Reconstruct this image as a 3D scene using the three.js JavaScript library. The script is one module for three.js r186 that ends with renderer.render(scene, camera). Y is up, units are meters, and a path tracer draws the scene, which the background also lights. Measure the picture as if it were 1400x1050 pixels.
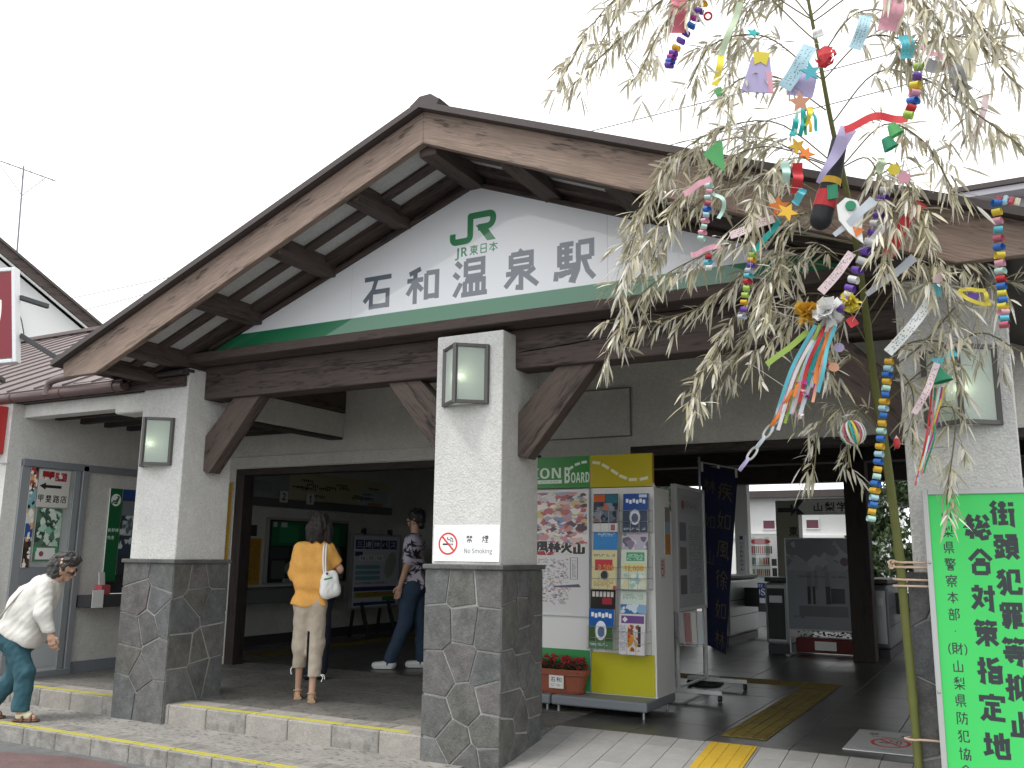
import * as THREE from 'three';
import { RoundedBoxGeometry } from 'three/addons/geometries/RoundedBoxGeometry.js';
import { mergeGeometries, toCreasedNormals } from 'three/addons/utils/BufferGeometryUtils.js';
import { Brush, Evaluator, SUBTRACTION } from 'three-bvh-csg';
import { ImprovedNoise } from 'three/addons/math/ImprovedNoise.js';

// ---------------------------------------------------------------- camera, sky, sun, exposure
const scene = new THREE.Scene();
const camera = new THREE.PerspectiveCamera(45.99, 4 / 3, 0.1, 400);
camera.position.set(3.872, 1.316, 5.870);
camera.rotation.order = 'YXZ';
camera.rotation.set(0.18721, 0.49817, 0.01143);
const renderer = new THREE.WebGLRenderer({ antialias: true });
renderer.toneMapping = THREE.LinearToneMapping;
renderer.toneMappingExposure = 1.5;
renderer.shadowMap.enabled = true;
{ // thin bright overcast: near white, faint blue in a few thin places
  const W = 256, H = 128, d = new Float32Array(W * H * 4), N = new ImprovedNoise();
  for (let j = 0; j < H; j++) for (let i = 0; i < W; i++) {
    const th = (j + .5) / H * Math.PI - Math.PI / 2, ph = (i + .5) / W * 2 * Math.PI;
    const x = Math.cos(th) * Math.cos(ph), y = Math.sin(th), z = Math.cos(th) * Math.sin(ph);
    const n = N.noise(x * 2.2, y * 4, z * 2.2) + .5 * N.noise(x * 5, y * 9, z * 5 + 3);
    const thin = Math.max(0, n - .1) * .5, L = 1.22 + .08 * n, k = (j * W + i) * 4;
    d[k] = L * (1 - thin * .5); d[k + 1] = L * (1 - thin * .06); d[k + 2] = L * (1.005 - thin * .02); d[k + 3] = 1;
  }
  const t = new THREE.DataTexture(d, W, H, THREE.RGBAFormat, THREE.FloatType);
  t.mapping = THREE.EquirectangularReflectionMapping; t.magFilter = t.minFilter = THREE.LinearFilter; t.needsUpdate = true;
  scene.background = t; scene.environment = t;
}
const sun = new THREE.DirectionalLight(new THREE.Color(1, .965, .9), 1.4);
sun.name = 'sun'; sun.position.set(-5, 22, 9); sun.target.position.set(0, 0, 0); sun.castShadow = true; sun.shadow.radius = 24;
Object.assign(sun.shadow.camera, { left: -16, right: 16, top: 16, bottom: -16, near: 1, far: 60 }); sun.shadow.mapSize.set(4096, 4096);
scene.add(sun, sun.target);

// ---------------------------------------------------------------- helpers
function rngOf(s) { return () => { s |= 0; s = s + 0x6D2B79F5 | 0; let t = Math.imul(s ^ s >>> 15, 1 | s); t = t + Math.imul(t ^ t >>> 7, 61 | t) ^ t; return ((t ^ t >>> 14) >>> 0) / 4294967296; }; }
const V = (x, y, z) => new THREE.Vector3(x, y, z);
const used = {};
function numbered(n) { if (!(n in used)) { used[n] = 0; return n; } used[n]++; return n + '_' + String(used[n]).padStart(3, '0'); }
function tag(o, label, category, group, kind) { if (label) o.userData.label = label; if (category) o.userData.category = category; if (group) o.userData.group = group; if (kind) o.userData.kind = kind; return o; }
function thing(name, label, category, [x, y, z] = [0, 0, 0], turn = 0, group) { const g = new THREE.Group(); g.name = numbered(name); g.position.set(x, y, z); g.rotation.y = turn; scene.add(g); return tag(g, label, category, group); }
function part(name, geo, mat, parent) { const m = new THREE.Mesh(Array.isArray(geo) ? merge(geo) : geo, mat); m.name = parent ? name : numbered(name); (parent || scene).add(m); return m; }
function solo(name, geo, mat, label, category, group) { return tag(part(name, geo, mat), label, category, group); }
function struct(name, geo, mat) { const m = part(name, geo, mat); m.userData.kind = 'structure'; return m; }
function merge(list) { const l = list.map(g => { g = g.index ? g.toNonIndexed() : g; for (const k of Object.keys(g.attributes)) if (!['position', 'normal', 'uv'].includes(k)) g.deleteAttribute(k); return g; }); return l.length === 1 ? l[0] : mergeGeometries(l); }
// uv in metres, chosen by the way each face points; along = axis the grain follows
function metric(g, along) {
  g = g.index ? g.toNonIndexed() : g; const p = g.attributes.position, uv = new Float32Array(p.count * 2), A = V(), B = V(), C = V(), n = V();
  for (let i = 0; i < p.count; i += 3) {
    A.fromBufferAttribute(p, i); B.fromBufferAttribute(p, i + 1); C.fromBufferAttribute(p, i + 2); n.copy(B).sub(A).cross(C.clone().sub(A));
    const ax = Math.abs(n.x), ay = Math.abs(n.y), az = Math.abs(n.z); let u, v;
    if (ax >= ay && ax >= az) { u = 'z'; v = 'y'; } else if (ay >= az) { u = 'x'; v = 'z'; } else { u = 'x'; v = 'y'; }
    if (along && v === along) [u, v] = [v, u];
    [A, B, C].forEach((q, k) => { uv[(i + k) * 2] = q[u] + q[v] * .0; uv[(i + k) * 2 + 1] = q[v]; });
  }
  g.setAttribute('uv', new THREE.BufferAttribute(uv, 2)); return g;
}
function box(x0, x1, y0, y1, z0, z1, r = 0, along) {
  const w = x1 - x0, h = y1 - y0, d = z1 - z0; r = Math.min(r, w / 2.01, h / 2.01, d / 2.01);
  const g = r > 0 ? new RoundedBoxGeometry(w, h, d, 1, r) : new THREE.BoxGeometry(w, h, d);
  g.translate((x0 + x1) / 2, (y0 + y1) / 2, (z0 + z1) / 2); return metric(g, along);
}
// beam between two points, section w (sideways) x h, uv along its length
function beam(a, b, w, h, r = .006, up = V(0, 1, 0)) {
  a = V(...a); b = V(...b); const L = a.distanceTo(b), g = metric(new RoundedBoxGeometry(L, h, w, 1, Math.min(r, w / 3, h / 3)), 'x');
  const X = b.clone().sub(a).normalize(), Z = X.clone().cross(up).normalize(), Y = Z.clone().cross(X);
  g.applyMatrix4(new THREE.Matrix4().makeBasis(X, Y, Z).setPosition(a.add(b).multiplyScalar(.5))); return g;
}
// polygon in the xy plane pushed from z0 to z1
function prism(pts, z0, z1, bevel = 0) {
  const s = new THREE.Shape(pts.map(p => new THREE.Vector2(p[0], p[1])));
  const g = new THREE.ExtrudeGeometry(s, { depth: z1 - z0 - 2 * bevel, bevelEnabled: bevel > 0, bevelSize: bevel, bevelThickness: bevel, bevelOffset: -bevel, bevelSegments: 1, steps: 1 });
  g.translate(0, 0, z0 + bevel); return g;
}
function tube(pts, r, seg = 6, n) { const c = new THREE.CatmullRomCurve3(pts.map(p => Array.isArray(p) ? V(...p) : p)); return new THREE.TubeGeometry(c, n || Math.max(2, (pts.length - 1) * 4), r, seg, false); }
function rod(a, b, r, seg = 6, r2 = r) { a = V(...a); b = V(...b); const g = new THREE.CylinderGeometry(r2, r, a.distanceTo(b), seg); g.applyQuaternion(new THREE.Quaternion().setFromUnitVectors(V(0, 1, 0), b.clone().sub(a).normalize())); const m = a.clone().add(b).multiplyScalar(.5); g.translate(m.x, m.y, m.z); return g; }
function sheet(w, h) { return new THREE.PlaneGeometry(w, h); }
// a thin printed panel: print faces +z, uv 0..1 on the front
function panelGeo(w, h, d = .006) { const g = new THREE.BoxGeometry(w, h, d); return g; }
function rgb(r, g, b) { return new THREE.Color().setRGB(r, g, b); }

// ---------------------------------------------------------------- noise and textures
function lattice(seed, P) { const r = rngOf(seed), t = new Float32Array(P * P); for (let i = 0; i < P * P; i++) t[i] = r(); return (x, y) => { const xi = Math.floor(x), yi = Math.floor(y); let fx = x - xi, fy = y - yi; fx = fx * fx * (3 - 2 * fx); fy = fy * fy * (3 - 2 * fy); const a = ((xi % P) + P) % P, b = (a + 1) % P, c = ((yi % P) + P) % P * P, d = ((((yi % P) + P) % P + 1) % P) * P; return (t[a + c] * (1 - fx) + t[b + c] * fx) * (1 - fy) + (t[a + d] * (1 - fx) + t[b + d] * fx) * fy; }; }
function lattice2(seed, PX, PY) { const r = rngOf(seed), t = new Float32Array(PX * PY).map(() => r()), s = q => q * q * (3 - 2 * q), m = (a, b) => ((a % b) + b) % b; return (u, v) => { const x = u * PX, y = v * PY, xi = Math.floor(x), yi = Math.floor(y), fx = s(x - xi), fy = s(y - yi), a = m(xi, PX), b = m(xi + 1, PX), c = m(yi, PY) * PX, d = m(yi + 1, PY) * PX; return (t[a + c] * (1 - fx) + t[b + c] * fx) * (1 - fy) + (t[a + d] * (1 - fx) + t[b + d] * fx) * fy; }; }
function tileNoise(seed, w, h, cells, ax = 1) { // cells: list of [cells across, weight]; tiles on the unit square
  const L = cells.map(([c, k], i) => [lattice(seed + i * 77, Math.max(c, 2)), c, k]);
  return (u, v) => { let s = 0, t = 0; for (const [f, c, k] of L) { s += k * f(u * c, v * Math.max(2, Math.round(c * ax)) * (Math.max(2, Math.round(c * ax)) > c ? 1 : 1)); t += k; } return s / t; };
}
function tex(w, h, size, fn, colour = true) { const d = new Uint8Array(w * h * 4); for (let j = 0; j < h; j++) for (let i = 0; i < w; i++) { const c = fn(i / w, j / h, i, j), k = (j * w + i) * 4; if (typeof c === 'number') d[k] = d[k + 1] = d[k + 2] = Math.max(0, Math.min(255, c * 255)); else for (let m = 0; m < 3; m++) d[k + m] = Math.max(0, Math.min(255, c[m] * 255)); d[k + 3] = 255; } const t = new THREE.DataTexture(d, w, h); t.wrapS = t.wrapT = THREE.RepeatWrapping; t.magFilter = THREE.LinearFilter; t.minFilter = THREE.LinearMipmapLinearFilter; t.generateMipmaps = true; if (colour) t.colorSpace = THREE.SRGBColorSpace; if (Array.isArray(size)) t.repeat.set(1 / size[0], 1 / size[1]); else t.repeat.set(1 / size, 1 / size); t.needsUpdate = true; return t; }
function canvasTex(w, h, draw) { const c = document.createElement('canvas'); c.width = w; c.height = h; const g = c.getContext('2d'); draw(g, w, h); const t = new THREE.CanvasTexture(c); t.colorSpace = THREE.SRGBColorSpace; t.anisotropy = 8; return t; }
function std(c, roughness = .8, extra = {}) { return new THREE.MeshStandardMaterial({ color: Array.isArray(c) ? rgb(...c) : new THREE.Color(c), roughness, ...extra }); }

const nA = tileNoise(11, 1, 1, [[4, 1], [9, .8], [23, .6], [61, .5]]), nB = tileNoise(31, 1, 1, [[70, 1], [130, .8]]), nC = tileNoise(57, 1, 1, [[3, 1], [7, .7], [17, .4]]);
const T = {};
{ const sp = rngOf(5), speck = new Float32Array(512 * 512).map(() => sp());
  T.plaster = tex(512, 512, 1.3, (u, v, i, j) => .86 + .1 * nA(u, v) + .07 * (nB(u, v) - .5) - (speck[(j >> 1) * 512 + (i >> 1)] > .93 ? .08 : 0) + .04 * (speck[(j >> 2) * 512 + (i >> 2)] - .5));
  T.plasterB = tex(512, 512, .8, (u, v) => nB(u, v) * .8 + .2 * nA(u, v), false);
  T.granite = tex(512, 512, .6, (u, v, i, j) => { const s = speck[j * 512 + i], t = speck[(j >> 1) * 512 + (i >> 1)]; return .74 + .2 * nA(u, v) - (s > .88 ? .2 : 0) - (t > .9 ? .22 : 0) + (t < .08 ? .1 : 0); });
  T.flag = tex(512, 512, 1.1, (u, v, i, j) => { const s = speck[j * 512 + i]; const q = nC(u, v), st = lat9(u * 32, v * 64), t2 = speck[(j >> 1) * 512 + (i >> 1)]; return .66 + .26 * q - Math.max(0, st - .62) * .7 - (s > .9 ? .1 : 0) - (t2 > .93 ? .14 : 0); });
  T.riser = tex(512, 256, [1.4, .7], (u, v, i, j) => { const s = speck[j * 512 + i], k = lat5(u * 40, v * 5), q = nA(u, v); return .62 + .36 * q - Math.max(0, k - .6) * .35 - (s > .9 ? .1 : 0) - (speck[(j >> 1) * 512 + (i >> 1)] > .93 ? .12 : 0); });
  T.stone = tex(512, 512, .7, (u, v, i, j) => { const s = speck[j * 512 + i]; return .6 + .45 * nA(u, v) + .16 * (nB(u, v) - .5) - (s > .93 ? .1 : 0); });
  T.stoneB = tex(512, 512, .5, (u, v) => .6 * nA(u, v) + .4 * nB(u, v), false);
  T.asphalt = tex(512, 512, 1.2, (u, v, i, j) => { const s = speck[j * 512 + i]; return .6 + .25 * nA(u, v) + .3 * (s - .5) + (s > .97 ? .2 : 0); });
  const lat = lattice(91, 64), lat2 = lattice(93, 256), lat3 = lattice(97, 16), lat4 = lattice(99, 8), W1 = lattice2(105, 6, 7), W2 = lattice2(107, 15, 26), W3 = lattice2(109, 44, 90);
  T.wood = tex(1024, 256, [2.2, .55], (u, v) => { const w = v * 256, g = .6 * lat2(u * 256 / 8, w) + .4 * lat2(u * 64 + 9, w + 40), g2 = lat(u * 64 / 4, v * 64), b = .4 * W1(u, v) + .35 * W2(u, v) + .25 * W3(u, v), z = lat4(u * 8, v * 8); let k = .80 + .14 * (g - .5) + .10 * (g2 - .5) + .08 * (z - .5); if (b > .57) k -= (b - .57) * 1.3 * (.25 + W3(u, v)); return [k, k * .985, k * .97]; });
  T.woodB = tex(1024, 256, [2.2, .55], (u, v) => { return .5 * lat2(u * 32, v * 256) + .5 * lat(u * 16, v * 64); }, false);
  T.tile = tex(512, 512, 1.7, (u, v, i, j) => { const s = speck[j * 512 + i]; return .82 + .16 * nA(u, v) + .06 * (s - .5); });
  T.floor = tex(512, 512, 2.3, (u, v, i, j) => { const s = speck[j * 512 + i], st = lat9(u * 14, v * 50); return .62 + .32 * nA(u, v) - (st > .7 ? .12 : 0) + .1 * (s - .5); });
  T.cloth = tex(256, 256, .2, (u, v, i, j) => .84 + .1 * nA(u, v) + (i + j & 1 ? .04 : 0));
  T.clothB = tex(256, 256, .3, (u, v) => nC(u, v), false);
}
function lat5(x, y) { return (lat5.f ||= lattice(71, 40))(x, y); }
function lat9(x, y) { return (lat9.f ||= lattice(79, 64))(x, y); }

const M = {
  plaster: std([.76, .75, .725], .95, { map: T.plaster, bumpMap: T.plasterB, bumpScale: .006 }),
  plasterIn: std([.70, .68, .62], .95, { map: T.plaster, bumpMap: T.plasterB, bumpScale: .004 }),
  cream: std([.74, .73, .70], .9, { map: T.plaster, bumpMap: T.plasterB, bumpScale: .002 }),
  soffit: std([.60, .60, .60], .85, { map: T.plaster }),
  wood: std([.40, .30, .25], .82, { map: T.wood, bumpMap: T.woodB, bumpScale: .003 }),
  darkWood: std([.12, .088, .08], .78, { map: T.wood, bumpMap: T.woodB, bumpScale: .002 }),
  blackWood: std([.06, .045, .04], .7, { map: T.wood, bumpMap: T.woodB, bumpScale: .003 }),
  braceWood: std([.17, .128, .112], .8, { map: T.wood, bumpMap: T.woodB, bumpScale: .003 }),
  roofMetal: std([.075, .06, .058], .5, { map: T.plaster, metalness: .2 }),
  wingRoof: std([.165, .125, .12], .5, { map: T.plaster }),
  gutter: std([.115, .07, .068], .4, {}),
  mortar: std([.41, .405, .39], .95, { map: T.plaster, bumpMap: T.plasterB, bumpScale: .004 }),
  cap: std([.17, .17, .165], .9, { map: T.stone, bumpMap: T.stoneB, bumpScale: .004 }),
  granite: std([.50, .47, .43], .9, { map: T.granite, bumpMap: T.stoneB, bumpScale: .004 }),
  riser: std([.46, .44, .41], .92, { map: T.riser, bumpMap: T.stoneB, bumpScale: .005 }),
  flag: std([.50, .48, .45], .85, { map: T.flag, bumpMap: T.stoneB, bumpScale: .004 }),
  yellow: std([.62, .56, .06], .75, { map: T.tile }),
  tactile: std([.62, .40, .035], .7, { map: T.tile }), tactileDarker: std([.34, .25, .04], .7, { map: T.floor }),  // second tactile material: a darker yellow for the hall runs
  asphalt: std([.24, .245, .25], .95, { map: T.asphalt }),
  redPave: std([.27, .17, .165], .95, { map: T.asphalt }),
  grout: std([.22, .22, .215], .95, { map: T.tile }),
  steel: std([.45, .46, .47], .35, { metalness: .7 }),
  alu: std([.36, .38, .40], .42, { metalness: .45 }),
  greyPaint: std([.20, .215, .24], .5),
  white: std([.78, .78, .77], .5),
  whiteMetal: std([.72, .73, .74], .35),
  black: std([.02, .02, .022], .5),
  dark: std([.045, .045, .05], .5),
  glass: new THREE.MeshPhysicalMaterial({ color: rgb(.95, .97, .97), transmission: 1, thickness: 0, roughness: .03, ior: 1.5 }),
  string: std([.6, .55, .45], .9),
};
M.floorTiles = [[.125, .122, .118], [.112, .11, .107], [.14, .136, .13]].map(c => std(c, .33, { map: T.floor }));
M.rampTiles = [[.37, .362, .352], [.35, .343, .334], [.39, .38, .37]].map(c => std(c, .8, { map: T.tile, bumpMap: T.stoneB, bumpScale: .002 }));
const stoneCols = [[.185, .185, .182], [.165, .165, .162], [.205, .205, .2], [.165, .17, .17], [.178, .173, .17], [.172, .17, .158], [.185, .172, .168], [.168, .173, .178]];
M.stones = stoneCols.map(c => std(c, .85, { map: T.stone, bumpMap: T.stoneB, bumpScale: .007 }));
// ---------------------------------------------------------------- lettering: brush strokes of each character on a 100 x 100 field
const LEFT_THREAD = '24,4 8,26 26,34/34,18 8,46 38,44/24,46 24,96/10,60 4,84/36,58 42,78', LEFT_HAND = '4,28 36,28/22,4 22,92 10,88/2,62 38,52', LEFT_STEP = '24,6 4,26/26,28 4,52/16,46 16,95', BAMBOO = '24,2 8,22/18,12 46,12/28,14 34,24/64,2 50,20/58,12 94,12/72,14 78,24', LEFT_HILL = '10,8 10,98/10,10 38,10 26,38 38,58 34,74 22,74', LEFT_EARTH = '4,36 38,36/21,8 21,80/2,84 40,72', ROOF = '50,2 50,14/8,32 8,16 92,16 92,32';
const GLYPH = {
  石: '8,14 92,14/46,14 36,45 8,74/30,50 82,50 82,95/30,50 30,95/30,88 82,88', 和: '44,8 10,19/4,36 52,36/28,14 28,97/28,38 5,72/30,44 50,64/61,22 93,22 93,90/61,22 61,90/61,82 93,82',
  温: '10,8 25,22/4,36 19,49/6,94 25,62/38,8 86,8 86,48/38,8 38,48/38,28 86,28/38,48 86,48/36,59 88,59 88,92/36,59 36,92/53,59 53,92/71,59 71,92/26,92 98,92', 泉: '52,2 44,12/23,12 77,12 77,46/23,12 23,46/23,29 77,29/23,46 77,46/50,46 50,94 36,92/10,58 38,58 8,90/86,50 60,66/54,58 94,92',
  駅: '12,8 12,60/12,8 47,8/30,8 30,60/12,25 45,25/12,42 45,42/12,60 48,60 46,95 36,92/5,70 2,92/15,70 17,86/24,69 28,83/34,68 40,80/59,8 92,8 92,45/59,8 59,45/59,45 92,45/60,45 57,72 46,97/72,47 82,76 98,95',
  東: '10,16 90,16/50,4 50,96/22,28 78,28 78,62/22,28 22,62/22,45 78,45/22,62 78,62/48,64 8,92/52,64 92,92', 日: '22,10 78,10 78,92/22,10 22,92/22,50 78,50/22,88 78,88', 本: '8,26 92,26/50,5 50,96/48,28 8,74/52,28 92,74/30,74 70,74',
  街: LEFT_STEP + '/34,20 66,20/50,6 50,44/30,44 70,44/34,64 66,64/50,50 50,88/29,90 70,88/74,18 96,18/72,42 98,42/86,42 86,94 78,90', 頭: '6,12 44,12/12,28 40,28 40,50/12,28 12,50/12,50 40,50/14,60 18,78/38,58 32,78/4,88 46,82/52,10 98,10/74,10 68,24/58,24 92,24 92,74/58,24 58,74/58,40 92,40/58,57 92,57/58,74 92,74/66,78 52,95/82,78 98,94',
  犯: '36,8 8,40/12,12 32,40 34,80 26,95 14,90/30,50 6,76/52,14 88,14 88,48 76,46/52,14 52,84 58,92 92,92 95,72', 罪: '14,8 86,8 86,34/14,8 14,34/37,8 37,34/63,8 63,34/14,34 86,34/40,40 40,70 26,96/12,50 40,50/14,64 40,64/10,80 40,78/60,40 60,97/60,50 90,50/60,64 88,64/60,80 94,80',
  等: BAMBOO + '/14,38 86,38/50,26 50,52/4,54 96,54/10,70 92,70/68,56 68,96 54,92/26,76 38,90', 抑: LEFT_HAND + '/60,10 46,18 46,82 66,68/72,14 94,14 94,70 84,68/72,14 72,97', 止: '50,8 50,90/52,42 86,42/22,40 22,90/5,91 95,91',
  総: LEFT_THREAD + '/58,6 46,30/78,6 94,28/66,26 52,50 88,46/80,34 94,54/50,64 44,88/60,62 60,86 66,94 82,92 84,82/70,58 76,72/88,62 97,82', 合: '50,4 6,44/50,4 94,44/30,44 70,44/22,58 78,58 78,94/22,58 22,94/22,92 78,92', 対: '26,4 26,22/4,22 50,22/42,24 32,60 4,92/10,40 46,84/52,32 97,32/80,5 80,94 68,90/56,48 64,66',
  策: BAMBOO + '/6,34 94,34/50,24 50,97/20,64 20,46 80,46 80,62 70,62/48,58 8,90/52,58 92,90', 指: LEFT_HAND + '/88,8 52,24/50,6 50,36 54,42 92,42 94,32/52,54 90,54 90,96/52,54 52,96/52,74 90,74/52,92 90,92', 定: ROOF + '/22,38 78,38/50,38 50,88/52,60 82,60/26,52 22,78 4,96/18,74 40,90 96,92',
  地: LEFT_EARTH + '/40,46 96,32 94,66 86,66/54,14 54,82 60,92 96,90 97,74/74,6 74,70', 域: LEFT_EARTH + '/40,28 98,28/72,4 78,56 98,94/92,50 60,92/44,42 66,42 66,64/44,42 44,64/44,64 66,64/38,84 70,76/82,6 92,16', 山: '50,8 50,88/14,34 14,90 86,90/86,34 86,92',
  梨: '44,4 12,14/6,26 52,26/29,10 29,54/28,28 6,48/32,30 50,44/64,8 64,38/86,4 86,50 76,48/6,66 94,66/50,54 50,98/48,68 10,94/52,68 90,94', 県: '30,6 78,6 78,52/30,6 30,52/30,21 78,21/30,36 78,36/30,52 78,52/12,20 12,66 92,66/50,66 50,98/28,74 12,92/72,74 90,92',
  警: '4,10 50,10/18,2 18,18/36,2 36,18/14,20 6,34/14,22 48,22 46,46 40,44/18,32 32,32 32,44 18,44 18,32/62,2 52,20/60,14 96,14/88,14 76,34 52,48/62,20 74,34 96,48/50,48 50,56/10,57 90,57/24,66 76,66/24,75 76,75/28,83 72,83 72,98/28,83 28,98/28,97 72,97', 察: ROOF + '/34,26 8,54/30,30 46,30 36,46 10,66/22,40 32,48/54,32 88,32 60,60/58,38 94,62/34,58 66,58/12,70 88,70/50,70 50,97 42,94/30,78 14,94/70,78 88,94',
  部: '28,4 28,16/6,18 52,18/16,24 20,42/42,22 38,42/2,46 56,46/12,58 46,58 46,94/12,58 12,94/12,92 46,92/64,8 64,98/64,10 92,10 80,38/80,40 92,56 90,74 76,76', 財: '10,8 42,8 42,70/10,8 10,70/10,28 42,28/10,48 42,48/10,70 42,70/20,74 4,94/32,74 46,92/50,28 97,28/80,6 80,94 68,90/78,32 50,72',
  防: LEFT_HILL + '/70,4 70,20/44,22 97,22/64,22 62,56 44,94/62,46 90,46 86,92 74,88', 協: '4,34 34,34/19,6 19,96/42,22 90,22 86,46 76,44/64,6 58,36 42,50/38,62 62,62 60,94 52,92/50,50 46,78 36,96/68,62 96,62 93,94 84,92/80,50 76,78 66,96', 会: '50,4 6,40/50,4 94,40/30,38 70,38/12,56 88,56/44,58 24,90 78,86/66,70 86,94',
  禁: '6,16 46,16/26,4 26,46/24,18 6,38/28,20 44,34/54,16 94,16/74,4 74,46/72,18 54,38/76,20 96,38/26,54 74,54/8,68 92,68/50,68 50,96 42,92/28,76 12,92/72,76 88,92', 煙: '22,6 22,50 4,94/6,24 10,44/38,20 32,40/24,56 40,78/44,10 96,10/50,22 90,22 90,46/50,22 50,46/64,10 64,46/78,10 78,46/50,46 90,46/50,66 92,66/70,50 70,90/42,92 98,92',
  甲: '16,8 84,8 84,58/16,8 16,58/16,33 84,33/16,58 84,58/50,8 50,98', 斐: '42,4 42,30 30,52/14,12 42,12/14,24 42,24/10,38 40,36/60,4 60,52/60,12 88,12/60,24 88,24/60,38 92,38/50,50 50,60/6,62 94,62/72,62 50,84 8,98/28,64 52,86 94,98', 路: '10,8 40,8 40,34/10,8 10,34/10,34 40,34/26,34 26,86/26,56 42,56/12,50 12,88/4,92 44,82/64,4 48,34/62,16 90,16 72,44 44,60/58,26 76,46 98,58/56,66 88,66 88,96/56,66 56,96/56,93 88,93',
  店: '50,2 50,12/10,14 94,14/14,14 12,60 3,94/54,24 54,52/54,36 86,36/32,54 84,54 84,92/32,54 32,92/32,90 84,90', 新: '26,4 26,14/6,16 48,16/14,22 18,36/40,20 34,36/3,40 52,40/4,56 50,56/27,42 27,96/25,58 5,80/29,60 48,76/90,6 62,16/62,14 60,60 50,94/62,44 97,44/82,44 82,97', 幹: '4,20 46,20/25,4 25,32/10,32 40,32 40,62/10,32 10,62/10,47 40,47/10,62 40,62/2,78 48,78/25,62 25,97/72,4 50,34/72,4 97,32/60,38 86,38/52,58 96,58/73,38 73,97',
  線: LEFT_THREAD + '/66,4 60,12/52,14 92,14 92,42/52,14 52,42/52,28 92,28/52,42 92,42/72,42 72,95 64,92/46,54 62,54 46,84/92,48 78,58/76,56 97,86', 特: '12,12 6,36/8,26 38,26/24,4 24,96/2,64 40,54/50,20 90,20/70,4 70,38/44,40 97,40/44,60 97,60/82,40 82,95 70,92/54,68 62,82', 急: '44,2 14,28/36,12 70,12 56,26/22,28 80,28 80,56/22,42 80,42/20,56 80,56/20,66 10,90/34,64 36,88 44,95 66,93 68,82/50,62 56,74/80,64 92,86',
  疾: '54,2 54,12/20,14 94,14/22,14 20,60 6,96/8,28 14,42/4,64 20,52/46,22 34,44/42,32 86,32/30,52 94,52/62,34 60,60 34,94/62,54 94,94', 如: '24,4 10,52 40,94/40,30 32,64 6,94/4,32 48,32/58,20 92,20 92,88/58,20 58,88/58,84 92,84', 風: '18,8 14,60 4,94/18,8 80,8 82,70 90,90 97,78/66,16 34,26/34,34 66,34 66,54/34,34 34,54/34,54 66,54/50,20 50,78/28,82 68,76/62,66 74,86', 徐: LEFT_STEP + '/62,4 36,40/62,4 97,38/48,40 78,40/40,56 92,56/64,40 64,95 54,92/50,66 38,86/78,66 92,86',
  林: '5,26 47,26/26,5 26,96/24,28 4,66/28,32 46,52/52,26 96,26/74,5 74,96/72,28 48,70/76,28 97,74', 学: '18,4 26,18/46,2 52,18/82,4 72,20/8,40 8,24 92,24 92,40/28,40 72,40 50,54/50,54 50,96 38,93/5,66 95,66', 院: LEFT_HILL + '/70,2 70,12/44,28 44,14 96,14 96,28/54,34 88,34/44,50 97,50/60,50 58,74 40,95/76,50 76,86 82,93 97,91 97,76', 火: '50,5 48,50 10,94/22,26 14,52/82,22 68,46/52,46 68,74 94,94', 三: '14,16 86,16/20,50 80,50/6,88 94,88',
  連: '12,8 22,20/6,40 22,40 22,72/4,92 24,74 50,92 97,92/36,14 92,14/64,4 64,84/42,26 86,26 86,56/42,26 42,56/42,41 86,41/42,56 86,56/34,68 96,68', 休: '28,4 6,50/20,34 20,97/34,28 97,28/66,5 66,97/64,30 36,74/68,30 97,74', パ: '32,24 24,60 6,86/60,24 80,52 92,86/82,8 90,8 92,16 84,20 80,14 82,8', ス: '14,16 80,16 60,56 10,92/56,58 92,92', 京: '50,2 50,16/6,18 94,18/24,32 76,32 76,56/24,32 24,56/24,55 76,55/50,56 50,96 38,92/28,66 10,88/72,66 92,88',
  い: '16,16 18,64 32,82 40,66/74,22 88,56 86,66', さ: '10,28 86,22/44,6 62,42 72,54/22,56 26,84 70,90', わ: '28,6 28,96/8,30 40,28 8,74/34,50 66,34 88,52 82,82 56,94', お: '10,28 58,26/34,6 34,84 14,86 12,68 60,50 84,66 72,88/72,14 90,30', ん: '52,6 10,94 40,56 56,66 64,92 92,66', せ: '6,42 94,36/72,8 70,58 58,58/30,16 30,84 84,88', '・': '46,50 54,50',
};
function glyph(g, ch, x, y, s, weight, stretch = 1) {
  const d = GLYPH[ch]; if (!d) return; g.lineWidth = weight * s / 100; g.lineJoin = 'miter'; g.lineCap = 'butt';
  for (const st of d.split('/')) { g.beginPath(); st.split(' ').forEach((p, i) => { const [a, b] = p.split(',').map(Number); const X = x + a * s * stretch / 100, Y = y + b * s / 100; i ? g.lineTo(X, Y) : g.moveTo(X, Y); }); g.stroke(); }
}
function row(g, str, x, y, s, weight, gap = 1.1) { [...str].forEach((c, i) => glyph(g, c, x + i * s * gap, y, s, weight)); }
function column(g, str, x, y, s, weight, gap = 1.1, stretch = 1) { [...str].forEach((c, i) => glyph(g, c, x, y + i * s * gap, s, weight, stretch)); }
function fill(g, c, x, y, w, h) { g.fillStyle = c; g.fillRect(x, y, w, h); }
function say(g, s, x, y, font, c, align = 'left') { g.font = font; g.fillStyle = c; g.textAlign = align; g.fillText(s, x, y); g.textAlign = 'left'; }
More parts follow.
